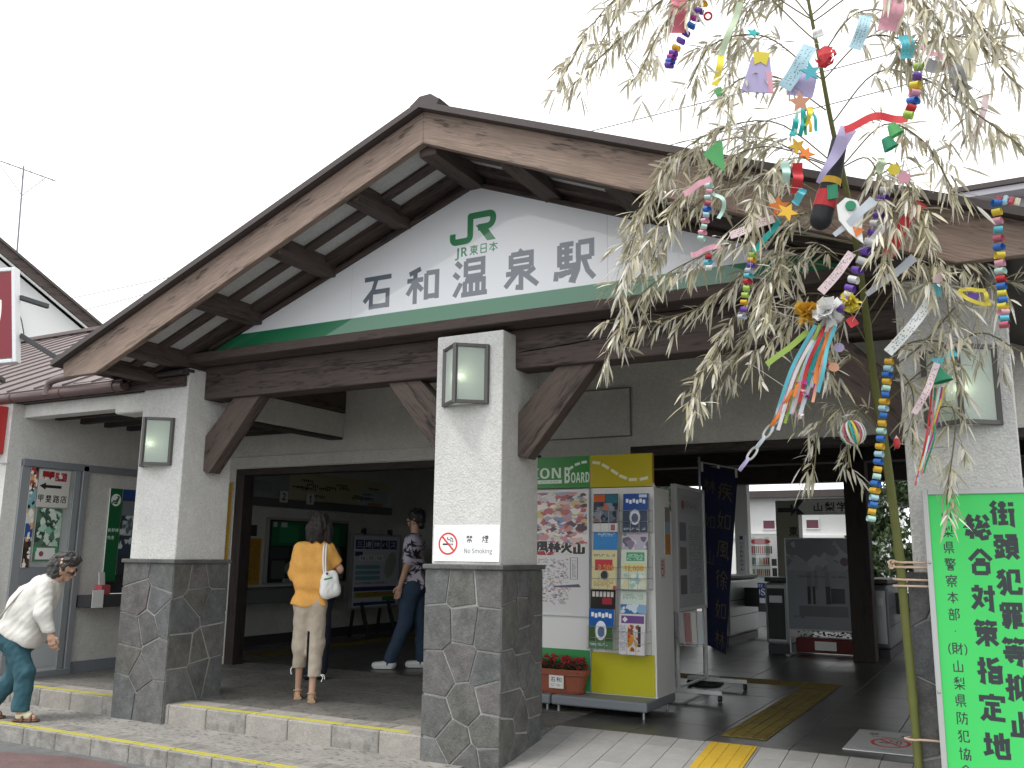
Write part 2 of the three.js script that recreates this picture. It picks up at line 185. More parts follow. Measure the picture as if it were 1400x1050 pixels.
function noSmoking(g, x, y, r, sy = 1) {
  g.save(); g.translate(x, y); g.scale(1, sy); g.lineCap = 'butt'; fill(g, '#222', -r * .55, -r * .02, r * .75, r * .15); fill(g, '#222', r * .26, -r * .02, r * .1, r * .15); fill(g, '#222', r * .42, -r * .02, r * .1, r * .15);
  g.strokeStyle = '#222'; g.lineWidth = r * .09; g.beginPath(); g.moveTo(r * .3, -r * .12); g.quadraticCurveTo(r * .35, -r * .35, r * .05, -r * .35); g.quadraticCurveTo(-r * .15, -r * .4, -r * .02, -r * .58); g.moveTo(r * .48, -r * .12); g.quadraticCurveTo(r * .55, -r * .5, r * .2, -r * .5); g.stroke();
  g.strokeStyle = '#d0342c'; g.lineWidth = r * .17; g.beginPath(); g.arc(0, 0, r * .9, 0, 7); g.stroke(); g.beginPath(); g.moveTo(-r * .64, -r * .64); g.lineTo(r * .64, r * .64); g.stroke(); g.restore();
}
function smallText(g, x, y, w, h, c, seed = 1) { // lines of print too small to read
  const r = rngOf(seed); g.fillStyle = c; for (let yy = y; yy < y + h; yy += 6) for (let xx = x; xx < x + w;) { const l = 3 + r() * 5; if (r() > .2) g.fillRect(xx, yy, Math.min(l, x + w - xx), 3); xx += l + 2; }
}
function blotches(g, x, y, w, h, cols, n, seed, size = .12) { const r = rngOf(seed); g.save(); g.beginPath(); g.rect(x, y, w, h); g.clip(); for (let i = 0; i < n; i++) { g.fillStyle = cols[Math.floor(r() * cols.length)]; g.beginPath(); const cx = x + r() * w, cy = y + r() * h, q = size * w * (.3 + r()); g.moveTo(cx + q, cy); for (let a = .6; a < 6.3; a += .5 + r() * .4) g.lineTo(cx + Math.cos(a) * q * (.4 + r()), cy + Math.sin(a) * q * (.4 + r())); g.fill(); } g.restore(); }
function printed(map, rough = .5, extra = {}) { return new THREE.MeshPhysicalMaterial({ map, roughness: rough, ...extra }); }
// a board: body material on the back and edges, print on the +z face
function board(name, w, h, d, print, edge, parent) { const g = new THREE.BoxGeometry(w, h, d); const m = part(name, g, [edge, edge, edge, edge, print, edge], parent); return m; }
// ---------------------------------------------------------------- ground, steps, ramp, floors
const rs = rngOf(2024);
{ const g = new THREE.PlaneGeometry(320, 320, 1, 1); g.rotateX(-Math.PI / 2); g.translate(0, -.29, 0); struct('ground', metric(g), M.asphalt); }
{ const pts = []; for (let i = 0; i < 40; i++) { const a = i / 40 * 6.283; pts.push([-2.1 + Math.cos(a) * 1.9 * (1 + .05 * Math.sin(a * 5)), -1.35 + Math.sin(a) * .5 * (1 + .07 * Math.sin(a * 7 + 1))]); }
  const g = prism(pts, 0, .004); g.rotateX(-Math.PI / 2); g.translate(0, -.29, 0); struct('pavement', metric(g), M.redPave); }
const STEP = -.16, EDGE = .755;
{ // lower step: body, edge stones, nosing strips
  const s = struct('entrance_step', box(-9, .34, -.3, STEP - .004, -.2, EDGE - .3), M.flag);
  part('tread', box(-9, .34, STEP - .02, STEP, -.1, EDGE - .305), M.flag, s);
  for (let x = -9, i = 0; x < .3; i++) { const w = .42 + .06 * rs(), x1 = Math.min(.34, x + w); const j = .004 * (rs() - .5); part('kerb_stone', box(x + .003, x1 - .003, -.3, STEP + .002, EDGE - .3 + .002, EDGE + j, .012), M.riser, s); x = x1; }
  for (let x = -8.4; x < .2; x += .94) for (const z of [.04, .078]) part('nosing_strip', box(x, Math.min(.2, x + .93), STEP + .002, STEP + .006, EDGE - z - .0085, EDGE - z + .0085), M.yellow, s);
}
function slabTiles(parent, name, mats, x0, x1, z0, z1, size, top, skip, thick = .02) {
  const geos = [0, 1, 2, 3].map(k => { const g = box(k * .61, k * .61 + size - .004, -thick, 0, k * .37, k * .37 + size - .004, .0025); g.translate(-k * .61, 0, -k * .37); return g; });
  let n = 0; for (let x = x0; x < x1 - .01; x += size) for (let z = z1 - size; z > z0 - .01; z -= size) { if (skip && skip(x, z)) continue; const m = part(name, geos[Math.floor(rs() * 4)], mats[Math.floor(rs() * mats.length)], parent); m.position.set(x + .002, top + .0015 * (rs() - .5), z + .002); n++; } return n;
}
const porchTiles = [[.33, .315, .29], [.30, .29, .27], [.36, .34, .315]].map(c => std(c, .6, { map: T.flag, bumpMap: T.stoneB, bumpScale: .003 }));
{ // raised floor: porch flags, hall tiles, granite edge with nosing strips
  const f = struct('floor', box(-9, .6, -.3, -.012, -9.8, -.3), M.grout);
  part('sub_floor', box(.601, 4.6, -.3, -.012, -9.8, -.955), M.grout, f);
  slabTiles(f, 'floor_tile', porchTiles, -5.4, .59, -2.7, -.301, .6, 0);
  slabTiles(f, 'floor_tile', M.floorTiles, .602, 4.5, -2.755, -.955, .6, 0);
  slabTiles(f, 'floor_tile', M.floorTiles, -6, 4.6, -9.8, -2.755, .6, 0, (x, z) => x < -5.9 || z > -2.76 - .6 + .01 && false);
  for (let x = -9, i = 0; x < -.06; i++) { let x1 = x + .453; if (x < -2.7 && x1 > -2.7) x1 = -2.7; if (x1 > -.2) x1 = -.02; part('kerb_stone', box(x + .0025, x1 - .0025, -.3, .002, -.3, .004 * (rs() - .5), .014), i % 3 ? M.granite : M.riser, f); x = x1; }
  for (const [a, b] of [[-5.2, -4.3], [-4.28, -3.45], [-2.6, -1.72], [-1.7, -.82], [-.8, -.2]]) for (const z of [-.05, -.088]) part('nosing_strip', box(a, b, .002, .006, z - .0085, z + .0085), M.yellow, f);
}
const RA = Math.atan2(.27, 1.75); // ramp pitch
{ const r = struct('ramp', (() => { const g = prism([[-.955, -.012], [.95, -.306], [-.955, -.306]], .6, 5.2); g.rotateY(Math.PI / 2); g.scale(1, 1, -1); const idx = g.index; return metric(g.translate(0, 0, 0)); })(), M.grout);
  r.geometry = (() => { const s = new THREE.BufferGeometry(); const a = [.602, 5.2], P = []; const q = (p0, p1, p2, p3) => P.push(...p0, ...p1, ...p2, ...p0, ...p2, ...p3);
    const t = [-.012, -.955], b = [-.306, .95], c = [-.306, -.955]; q([a[0], t[0], t[1]], [a[0], b[0], b[1]], [a[1], b[0], b[1]], [a[1], t[0], t[1]]); P.push(a[0], t[0], t[1], a[0], c[0], c[1], a[0], b[0], b[1]); s.setAttribute('position', new THREE.Float32BufferAttribute(P, 3)); s.computeVertexNormals(); return metric(s); })();
  const geos = [0, 1, 2].map(k => { const g = box(k * .5, k * .5 + .196, -.012, 0, k * .3, k * .3 + .196, .002); g.translate(-k * .5, 0, -k * .3); return g; });
  for (let i = 0; i < 22; i++) for (let j = 0; j < 9; j++) { const m = part('paving_tile', geos[Math.floor(rs() * 3)], M.rampTiles[Math.floor(rs() * 3)], r); const d = j * .2 + .003; m.position.set(.606 + i * .2, -.001 - d * Math.sin(RA) + .002 * rs(), -.953 + d * Math.cos(RA)); m.rotation.x = RA; }
}
function tactileRun(x0, x1, z0, z1, y, darker, bars) { // a run of 30 cm tactile tiles
  const t = thing('tactile_paving', null, 'tactile paving'); const n = Math.max(1, Math.round(Math.abs(bars === 'z' ? z1 - z0 : x1 - x0) / .31));
  for (let i = 0; i < n; i++) { const a = i / n, b = (i + 1) / n, X0 = bars === 'z' ? x0 : x0 + (x1 - x0) * a, X1 = bars === 'z' ? x1 : x0 + (x1 - x0) * b, Z0 = bars === 'z' ? z0 + (z1 - z0) * a : z0, Z1 = bars === 'z' ? z0 + (z1 - z0) * b : z1;
    const L = [box(X0 + .002, X1 - .002, 0, .004, Z0 + .002, Z1 - .002)]; for (let k = 0; k < 4; k++) { const c = (k + .5) / 4; L.push(bars === 'z' ? box(X0 + (X1 - X0) * c - .017, X0 + (X1 - X0) * c + .017, .003, .0085, Z0 + .01, Z1 - .01, .003) : box(X0 + .01, X1 - .01, .003, .0085, Z0 + (Z1 - Z0) * c - .017, Z0 + (Z1 - Z0) * c + .017, .003)); }
    part('tactile_tile', L, darker ? M.tactileDarker : M.tactile, t); }
  t.position.y = y; return t;
}
tag(tactileRun(1.85, 2.19, -4.25, -1.2, .002, 1, 'z'), 'yellow tactile strip running from the ramp into the dark hall', 'tactile paving', 'yellow tactile strips');
{ const t = tag(tactileRun(-.17, .17, 0, 1.2, 0, 0, 'z'), 'bright yellow tactile tiles on the pale tiled ramp', 'tactile paving', 'yellow tactile strips'); t.position.set(2.02, -.955 * 0 - .002 + .004, -.93); t.rotation.x = RA; }
tag(tactileRun(.35, 2.19, -4.62, -4.26, .002, 1, 'x'), 'yellow tactile strip crossing towards the banner in front of the gates', 'tactile paving', 'yellow tactile strips');
tag(tactileRun(-5.0, -4.7, -8.2, -3.2, .002, 1, 'z'), 'yellow tactile strip along the ticket machine wall', 'tactile paving', 'yellow tactile strips');

// ---------------------------------------------------------------- the station building
const st = thing('station_building', 'white plastered station with brown timber gable and stone-faced pillars', 'building');
const PW = .6, PD = .6, XL = -3.366, XR = 3.366, PT = 3.014, CAP = 1.24;
const SEEDS = {"cf":[[0.09,1.111], [0.317,1.079], [0.558,1.103], [0.123,0.794], [0.357,0.804], [0.542,0.777], [0.134,0.446], [0.331,0.549], [0.527,0.491], [0.109,0.156], [0.37,0.267], [0.572,0.336], [0.28,-0.005], [0.556,0.074], [0.075,-0.15], [0.413,-0.147], [0.58,-0.111]],"cr":[[0.106,1.104], [0.37,1.117], [0.543,1.036], [0.151,0.845], [0.353,0.89], [0.548,0.69], [0.378,0.683], [0.161,0.448], [0.381,0.516], [0.553,0.331], [0.165,0.27], [0.327,0.123], [0.554,0.201], [0.131,0.064], [0.557,0.052], [0.31,-0.035]],"lf":[[0.169,1.184], [0.533,1.103], [0.238,0.901], [0.483,0.866], [0.576,0.742], [0.183,0.576], [0.383,0.649], [0.163,0.361], [0.495,0.381], [0.338,0.246], [0.122,0.062], [0.476,0.028]],"lr":[[0.109,1.104], [0.297,1.08], [0.514,1.144], [0.174,0.737], [0.315,0.893], [0.5,0.809], [0.175,0.439], [0.361,0.424], [0.53,0.497], [0.177,0.145], [0.386,0.249], [0.572,0.209]]};
function clipCell(seed, others, W, H0, H1, gap) { // the cell of one stone, pulled back by half a joint
  let poly = [[gap * .4, H0], [W - gap * .4, H0], [W - gap * .4, H1], [gap * .4, H1]];
  for (const o of others) { if (o === seed) continue; const dx = o[0] - seed[0], dy = o[1] - seed[1], L = Math.hypot(dx, dy), nx = dx / L, ny = dy / L, c = nx * (seed[0] + o[0]) / 2 + ny * (seed[1] + o[1]) / 2 - gap; const out = [];
    for (let i = 0; i < poly.length; i++) { const p = poly[i], q = poly[(i + 1) % poly.length], a = p[0] * nx + p[1] * ny - c, b = q[0] * nx + q[1] * ny - c; if (a <= 0) out.push(p); if (a < 0 !== b < 0) { const t = a / (a - b); out.push([p[0] + (q[0] - p[0]) * t, p[1] + (q[1] - p[1]) * t]); } } poly = out; if (poly.length < 3) return null; }
  return poly;
}
function autoSeeds(s, W, n) { const r = rngOf(s), L = []; for (let k = 0; k < 400 && L.length < n; k++) { const p = [r() * W, -.2 + r() * 1.45]; if (L.every(q => Math.hypot(q[0] - p[0], q[1] - p[1]) > .17)) L.push(p); } return L; }
function pillar(x0, seedsF, seedsR, seedNo) {
  const sh = part('pillar', box(x0, x0 + PW, CAP, PT, -PD, 0, .012), M.plaster, st);
  const e = .022; part('stone_core', box(x0 - e, x0 + PW + e, -.31, CAP - .028, -PD - e, e), M.mortar, sh);
  part('ledge', box(x0 - .05, x0 + PW + .05, CAP - .03, CAP + .006, -PD - .05, .05, .008), M.cap, sh);
  const r = rngOf(seedNo), W = PW + .06, faces = [[seedsF, 0], [seedsR, 1], [autoSeeds(seedNo + 1, W, 14), 2], [autoSeeds(seedNo + 2, W, 14), 3]];
  for (const [sd, f] of faces) for (const s of sd) { const poly = clipCell(s, sd, W, -.3, CAP - .034, .0055 + .003 * r()); if (!poly) continue; const cx = poly.map(p => [p[0] + .006 * (r() - .5), p[1] + .006 * (r() - .5)]);
    const th = .012 + .007 * r(); let g; try { g = prism(cx, 0, th, .004); } catch (err) { continue; } g.translate(-W / 2, 0, .0205 - .003); g.translate(0, 0, PD / 2); if (f === 1) g.rotateY(Math.PI / 2); if (f === 2) g.rotateY(-Math.PI / 2); if (f === 3) g.rotateY(Math.PI); g.translate(x0 + PW / 2, 0, -PD / 2); part('stone', metric(g), M.stones[Math.floor(r() * M.stones.length)], sh); }
  return sh;
}
pillar(0, SEEDS.cf, SEEDS.cr, 101); pillar(XL, SEEDS.lf, SEEDS.lr, 202); pillar(XR, autoSeeds(31, .66, 12), autoSeeds(37, .66, 12), 303);
// front tie beam, ledge under the sign, knee braces
{ // the tie beam with its long drying splits cut out
  const ev = new Evaluator(); ev.attributes = ['position', 'normal', 'uv']; let b = new Brush(box(-2.9, 3.5, 2.74, 3.056, -.42, -.2, .012, 'x'));
  const split = (P, w, depth) => { const up = P.map(([x, y], i) => [x, y + w * (i === 0 || i === P.length - 1 ? .15 : .6 + .4 * Math.sin(i * 2.3))]), dn = P.map(([x, y], i) => [x, y - w * .4]).reverse(); return new Brush(metric(prism([...up, ...dn].reverse(), -.2 - depth, -.19))); };
  for (const [P, w, d] of [[[[.63, 2.872], [.75, 2.876], [.9, 2.886], [1.05, 2.89], [1.2, 2.905], [1.36, 2.912], [1.6, 2.93], [1.9, 2.935]], .009, .05], [[[.62, 2.84], [.7, 2.842], [.8, 2.846]], .004, .03], [[[-2.2, 2.93], [-1.8, 2.925], [-1.3, 2.935], [-.8, 2.925], [-.2, 2.93]], .004, .03], [[[-.9, 2.87], [-.5, 2.875], [-.1, 2.868]], .004, .03]]) { const c = split(P, w, d); c.updateMatrixWorld(); b.updateMatrixWorld(); b = ev.evaluate(b, c, SUBTRACTION); }
  part('beam', b.geometry, M.darkWood, st); }
part('sign_ledge', box(-3.0, 3.6, 3.058, 3.142, -.3, .03, .01, 'x'), M.darkWood, st);
function brace(px, dir) { const a = .0, s = dir; const P = [[px - s * .02, 2.07], [px + s * .08, 2.045], [px + s * .66, 2.742], [px + s * .33, 2.742], [px - s * .02, 2.385]]; const g = prism(s > 0 ? P : P.slice().reverse(), -.39, -.25, .006); const m = metric(g); // grain along the brace
  const u = m.attributes.uv, p = m.attributes.position; for (let i = 0; i < u.count; i++) u.setXY(i, (p.getX(i) * s + p.getY(i)) * .7 + p.getZ(i) * .1, (p.getY(i) - p.getX(i) * s) * .7 + p.getZ(i)); part('brace', m, M.braceWood, st); }
brace(.6, 1); brace(0, -1); brace(-2.766, 1); brace(3.366, -1);
// roof
const AX = .3, SL = .4;
const roofY = (x, top) => top - SL * Math.abs(x - AX);
part('roof', metric(prism([[-3.68, roofY(-3.68, 4.603)], [-3.68, roofY(-3.68, 4.553)], [AX, 4.553], [4.28, roofY(4.28, 4.553)], [4.28, roofY(4.28, 4.603)], [AX, 4.603]], -10.2, .79)), M.roofMetal, st);
part('soffit', metric(prism([[-3.15, roofY(-3.15, 4.43)], [-3.15, roofY(-3.15, 4.40)], [AX, 4.40], [3.75, roofY(3.75, 4.40)], [3.75, roofY(3.75, 4.43)], [AX, 4.43]], -.3, .655)), M.soffit, st);
{ // ridge cap at the gable end
  const c = part('ridge_cap', metric(prism([[.19, 4.58], [.165, 4.625], [.19, 4.64], [.25, 4.685], [.35, 4.685], [.41, 4.64], [.435, 4.625], [.41, 4.58], [AX, 4.60]], -10.1, .72, .005)), M.roofMetal, st); }
for (const s of [-1, 1]) { // bargeboards, drip edge, purlins and rafters of each slope
  const X = x => AX + s * x;
  const P = [[X(0), 4.552], [X(3.9), 2.992], [X(3.875), 2.862], [X(3.44), 2.866], [X(0), 4.298]];
  const g = prism(s > 0 ? P.slice().reverse() : P, .66, .72, .004), m = metric(g), u = m.attributes.uv, p = m.attributes.position, cs = Math.cos(.3805), sn = Math.sin(.3805);
  for (let i = 0; i < u.count; i++) { const x = (p.getX(i) - AX) * s, y = p.getY(i); u.setXY(i, x * cs - y * sn + s * 3.3, x * sn + y * cs + p.getZ(i)); }
  part('bargeboard', m, M.wood, st);
  part('drip_edge', beam([X(-.0), 4.566, .745], [X(3.96), 4.566 - SL * 3.96, .745], .055, .03), M.roofMetal, st);
  for (const d of [.7, 1.48, 2.31, 3.15]) { const yb = roofY(X(d), 4.40); part('purlin', box(X(d) - .07, X(d) + .07, yb - .125, yb + .03, -.25, .655, .006, 'z'), M.darkWood, st); }
  for (const [z0, z1, h] of [[.27, .37, .035], [-.06, .10, .06]]) part('rafter', beam([X(.02), 4.398 - h / 2, (z0 + z1) / 2], [X(3.45), 4.398 - h / 2 - SL * 3.43, (z0 + z1) / 2], z1 - z0, h), M.darkWood, st);
}
for (const s of [-1, 1]) part('eave_beam', box(AX + s * 3.5 - .07, AX + s * 3.5 + .07, 2.90, 3.16, -.3, .655, .008, 'z'), M.darkWood, st);
part('ridge_beam', box(AX - .075, AX + .075, 4.225, 4.41, -.25, .655, .006, 'z'), M.darkWood, st);
part('gable_wall', metric(prism([[-3.1, 3.06], [3.7, 3.06], [AX, 4.42]], -.2, -.075)), M.darkWood, st);
// porch and hall walls
const ZW = -2.4;
part('wall', [box(-5.4, -4.5, 0, 3.3, ZW - .15, ZW), box(-4.5, -.28, 2.33, 3.3, ZW - .15, ZW), box(-.28, .7, 0, 3.3, ZW - .15, ZW), box(.7, 4.6, 2.37, 3.3, ZW - .15, ZW)], M.plasterIn, st);
part('wall_panel', box(-.3, .7, 2.483, 2.95, ZW, ZW + .02, .004), M.plasterIn, st);
part('panel_line', [box(-.31, .712, 2.952, 2.96, ZW, ZW + .0245), box(-.31, .712, 2.473, 2.481, ZW, ZW + .0245), box(.702, .712, 2.481, 2.952, ZW, ZW + .0235)], std([.2, .195, .18], .9), st);  // dark strips stand in for the shadow line around the raised panel
part('wall_panel', box(-4.9, -.315, 2.94, 3.28, ZW, ZW + .012, .003), M.plasterIn, st);
part('wall_panel', box(-4.9, -.315, 2.34, 2.475, ZW, ZW + .022, .004), M.plasterIn, st);
part('door_frame', [box(-4.5, -.28, 2.25, 2.328, ZW - .16, ZW + .015, .004, 'x'), box(-4.5, -4.36, 0, 2.25, ZW - .16, ZW + .015, .004, 'y')], M.blackWood, st);
part('door_frame', [box(.7, 4.55, 2.29, 2.368, ZW - .16, ZW + .015, .004, 'x'), box(.7, .78, 0, 2.29, ZW - .16, ZW + .015, .004, 'y')], M.blackWood, st);
part('ceiling', box(-2.8, 4.0, 3.26, 3.32, ZW, -.42), M.plasterIn, st);
part('side_beam', box(-3.05, -2.85, 2.645, 2.925, ZW, -PD, .01), M.plasterIn, st);
part('side_beam', box(3.45, 3.65, 2.645, 2.925, ZW, -PD, .01), M.plasterIn, st);
part('wall_plate', box(-3.06, -2.83, 2.927, 3.25, ZW, -.42, .01, 'z'), M.darkWood, st);
part('wall_plate', box(3.43, 3.66, 2.927, 3.25, ZW, -.42, .01, 'z'), M.darkWood, st);
part('wall', box(3.62, 3.9, 0, 2.64, ZW, -PD - .3), M.plasterIn, st);
part('trim', box(-3.04, -2.86, 2.618, 2.643, ZW, -PD, .006, 'z'), M.blackWood, st);
// left wing: porch ceiling, front beam, fascia, gutter, seamed roof
part('ceiling', box(-5.4, -3.06, 2.79, 2.82, ZW, -.2), M.plasterIn, st);
for (let i = 0; i < 7; i++) part('ceiling_batten', box(-5.249, -3.06, 2.72, 2.789, ZW + .08 + i * .31, ZW + .15 + i * .31, .004, 'x'), M.blackWood, st);
part('beam', box(-5.25, XL + .001, 2.695, 2.837, -.2, -.03, .01), M.cream, st);
part('corbel', box(-3.78, XL + .02, 2.635, 2.836, -.26, .0, .03), M.cream, st);
part('fascia', box(-9.5, -2.785, 2.838, 2.93, .003, .05, .005, 'x'), M.darkWood, st);
part('eave_board', box(-9.5, XL, 2.84, 2.87, -.4, .002), M.darkWood, st);
part('flashing', beam([-4.3, 2.955, .06], [-2.75, 2.955, .06], .1, .035), M.roofMetal, st);
part('flashing', beam([-3.62, 2.985, .0], [-2.75, 2.985, .0], .1, .03), M.roofMetal, st);
{ const g = new THREE.CylinderGeometry(.055, .055, 6.4, 14, 1, false, 0, Math.PI); g.rotateX(Math.PI / 2); g.rotateZ(Math.PI / 2); g.rotateX(Math.PI / 2 * 0); const gu = part('gutter', [new THREE.CylinderGeometry(.052, .052, 6.3, 16).rotateZ(Math.PI / 2).translate(-6.65, 2.885, .125)], M.gutter, st);
  for (let i = 0; i < 8; i++) part('gutter_strap', new THREE.TorusGeometry(.054, .006, 6, 16).rotateY(Math.PI / 2).translate(-3.62 - i * .8, 2.885, .125), M.gutter, gu); }
part('drain_pipe', tube([[-4.62, 2.86, .16], [-4.62, 2.92, .16], [-4.60, 2.985, .16], [-4.52, 3.01, .16], [-4.2, 3.025, .2], [-3.72, 3.04, .3]], .036, 10, 30), M.wingRoof, st);
{ const ey = 2.955, rz = -4.0, ry = ey + .5 * (.15 - rz), P = []; // roof plane rising back from the eave
  const rf = part('roof', beam([-8.2, (ey + ry) / 2 - .04, (.15 + rz) / 2], [-3.5, (ey + ry) / 2 - .04, (.15 + rz) / 2], Math.hypot(4.15, ry - ey), .05, .004, V(0, Math.cos(.4636), Math.sin(.4636))), M.wingRoof, st);
  for (let x = -12.5; x < -3.6; x += .45) part('roof_seam', beam([x, ey - .008, .15], [x, ry - .008, rz], .02, .03, .004), M.wingRoof, rf);
  
  part('ridge_trim', beam([-12.5, ry + .02, rz], [-4.6, ry + .02, rz], .16, .06), M.wingRoof, rf);
  rf.geometry = beam([-12.5, (ey + ry) / 2 - .04, (.15 + rz) / 2], [-3.5, (ey + ry) / 2 - .04, (.15 + rz) / 2], Math.hypot(4.15, ry - ey), .05, .004, V(0, Math.cos(.4636), Math.sin(.4636)));
}
// shop side wall with its sliding door and counter
part('wall', [box(-5.4, -5.25, 0, 2.80, ZW, -1.75), box(-5.4, -5.25, 0, 2.80, -.84, -.06), box(-5.4, -5.25, 2.03, 2.80, -1.75, -.84), box(-5.4, -5.25, 0, .69, -1.75, -.84), box(-5.4, -5.25, .69, 2.03, -1.17, -.84)].map(g => g), M.cream, st);
part('wall', box(-12, -5.25, -.3, 2.835, -.06, .1), M.cream, st);
{ const d = part('door', box(-5.249, -5.235, .02, 2.24, -.70, -.14), std([.55, .55, .53], .5), st);
  for (const [a, b, t] of [[-.155, -.06, .03], [-.76, -.685, .035], [-.845, -.775, .05]]) part('door_post', box(-5.25, -5.25 + t, .0, 2.25, a, b, .004), M.alu, d);
  part('door_header', box(-5.25, -5.2, 2.19, 2.265, -1.75, -.06, .004), M.greyPaint, d);
  part('door_rail', box(-5.235, -5.222, .95, 1.14, -.685, -.155, .004), M.greyPaint, d); part('door_panel', box(-5.236, -5.226, .1, .95, -.685, -.155), std([.42, .44, .46], .4), d); part('door_sill', box(-5.25, -5.19, .0, .06, -.85, -.06, .004), M.greyPaint, d);
  part('pane', box(-5.222, -5.218, 1.14, 2.19, -.685, -.155), M.glass, d);
}
part('counter', box(-5.249, -5.0, .70, .83, -1.9, -.86, .01), M.dark, st);
part('skirting', box(-5.249, -5.235, 0, .12, ZW, -.85), M.greyPaint, st);
part('ticket_window', [box(-5.42, -5.38, .83, 2.03, -1.75, -1.17)], M.dark, st);
// hall: ticket machine wall, end wall, ceiling, posts
part('wall', box(-5.95, -5.8, 0, 2.95, -9.8, ZW - .15), M.cream, st);
part('wall', [box(-5.8, -2.3, 2.45, 2.95, -9.8, -9.65), box(-4.3, -2.3, 0, 2.45, -9.8, -9.65)], M.cream, st);
part('ceiling', box(-5.95, 4.6, 2.95, 3.0, -9.8, ZW - .15), std([.62, .62, .6], .9, { map: T.plaster }), st);
part('lintel', box(-2.3, 4.6, 2.55, 2.95, -9.8, -9.55, .01, 'x'), M.blackWood, st);
part('wall', box(4.45, 4.6, 0, 2.95, -7.0, ZW - .15), M.cream, st);
part('wall', box(-2.45, -2.3, 0, 2.95, -9.65, -6.4), M.cream, st);
part('post', box(1.96, 2.24, 0, 2.95, -7.35, -7.05, .01, 'y'), M.blackWood, st);
part('lintel', box(-2.3, 4.6, 2.62, 2.95, -7.35, -7.05, .01, 'x'), M.blackWood, st);

// ---------------------------------------------------------------- the gable sign
{ const HW = 2.80, Y0 = 3.15, Y1 = 4.245, Wm = 2 * HW, Hm = Y1 - Y0, TW = 2048, TH = 400, kx = TW / Wm, ky = TH / Hm;
  const print = canvasTex(TW, TH, g => {
    fill(g, '#e9eaee', 0, 0, TW, TH); const X = x => (x - AX + HW) * kx, Y = y => (Y1 - y) * ky;
    fill(g, '#087048', 0, Y(3.288), TW, TH);
    fill(g, '#c9cbd0', X(1.437), 0, 2, Y(3.288)); fill(g, '#065433', X(1.437), Y(3.288), 2, TH); fill(g, '#dcdde1', X(-.93), 0, 2, Y(3.288));
    g.strokeStyle = '#5c6470'; const s = .33; [['石', -.815], ['和', -.36], ['温', .095], ['泉', .555], ['駅', 1.01]].forEach(([c, x]) => { g.save(); g.translate(X(x), Y(3.655)); g.scale(kx / ky, 1); glyph(g, c, 0, 0, s * ky, 12.5); g.restore(); });
    g.save(); g.translate(X(.06), Y(4.03)); g.scale(.43 * kx / 100, .26 * ky / 60); // the railway monogram
    g.strokeStyle = g.fillStyle = '#077a43'; g.lineWidth = 12.5; g.lineJoin = 'round'; g.lineCap = 'butt'; g.beginPath(); g.moveTo(6.5, 36); g.lineTo(6.5, 44); g.quadraticCurveTo(6.5, 53, 16, 53); g.lineTo(34, 53); g.quadraticCurveTo(45, 53, 45, 43); g.lineTo(45, 6.5); g.lineTo(84, 6.5); g.quadraticCurveTo(95, 7, 94, 18); g.quadraticCurveTo(93, 30, 80, 31); g.lineTo(62, 31); g.stroke(); g.beginPath(); g.moveTo(57, 26); g.lineTo(76, 26); g.lineTo(100, 59); g.lineTo(82, 59); g.closePath(); g.fill(); g.restore();
    g.save(); g.translate(X(.125), Y(3.755)); g.scale(kx / ky, 1); say(g, 'JR', 0, .083 * ky, `bold ${Math.round(.11 * ky)}px sans-serif`, '#077a43'); g.strokeStyle = '#077a43'; row(g, '東日本', .122 * ky, -.002 * ky, .088 * ky, 10, 1.02); g.restore();
  });
  const tri = [[AX - HW, Y0], [AX + HW, Y0], [AX + HW, Y0 + .02], [AX, Y1], [AX - HW, Y0 + .02]], g = prism(tri, -.072, -.05), p = g.attributes.position, u = g.attributes.uv;
  for (let i = 0; i < p.count; i++) u.setXY(i, (p.getX(i) - AX + HW) / Wm, (p.getY(i) - Y0) / Hm);
  const s = thing('gable_sign', 'white triangular station name sign with grey characters and green band', 'sign');
  part('sign_panel', g, new THREE.MeshPhysicalMaterial({ map: print, roughness: .38, clearcoat: 1, clearcoatRoughness: .03, ior: 1.6 }), s);
  const fr = (a, b) => beam([a[0], a[1], -.045], [b[0], b[1], -.045], .05, .035); part('sign_frame', [fr([AX - HW - .06, Y0 + .022], [AX, Y1 + .018]), fr([AX + HW + .06, Y0 + .022], [AX, Y1 + .018])], M.darkWood, s);
}
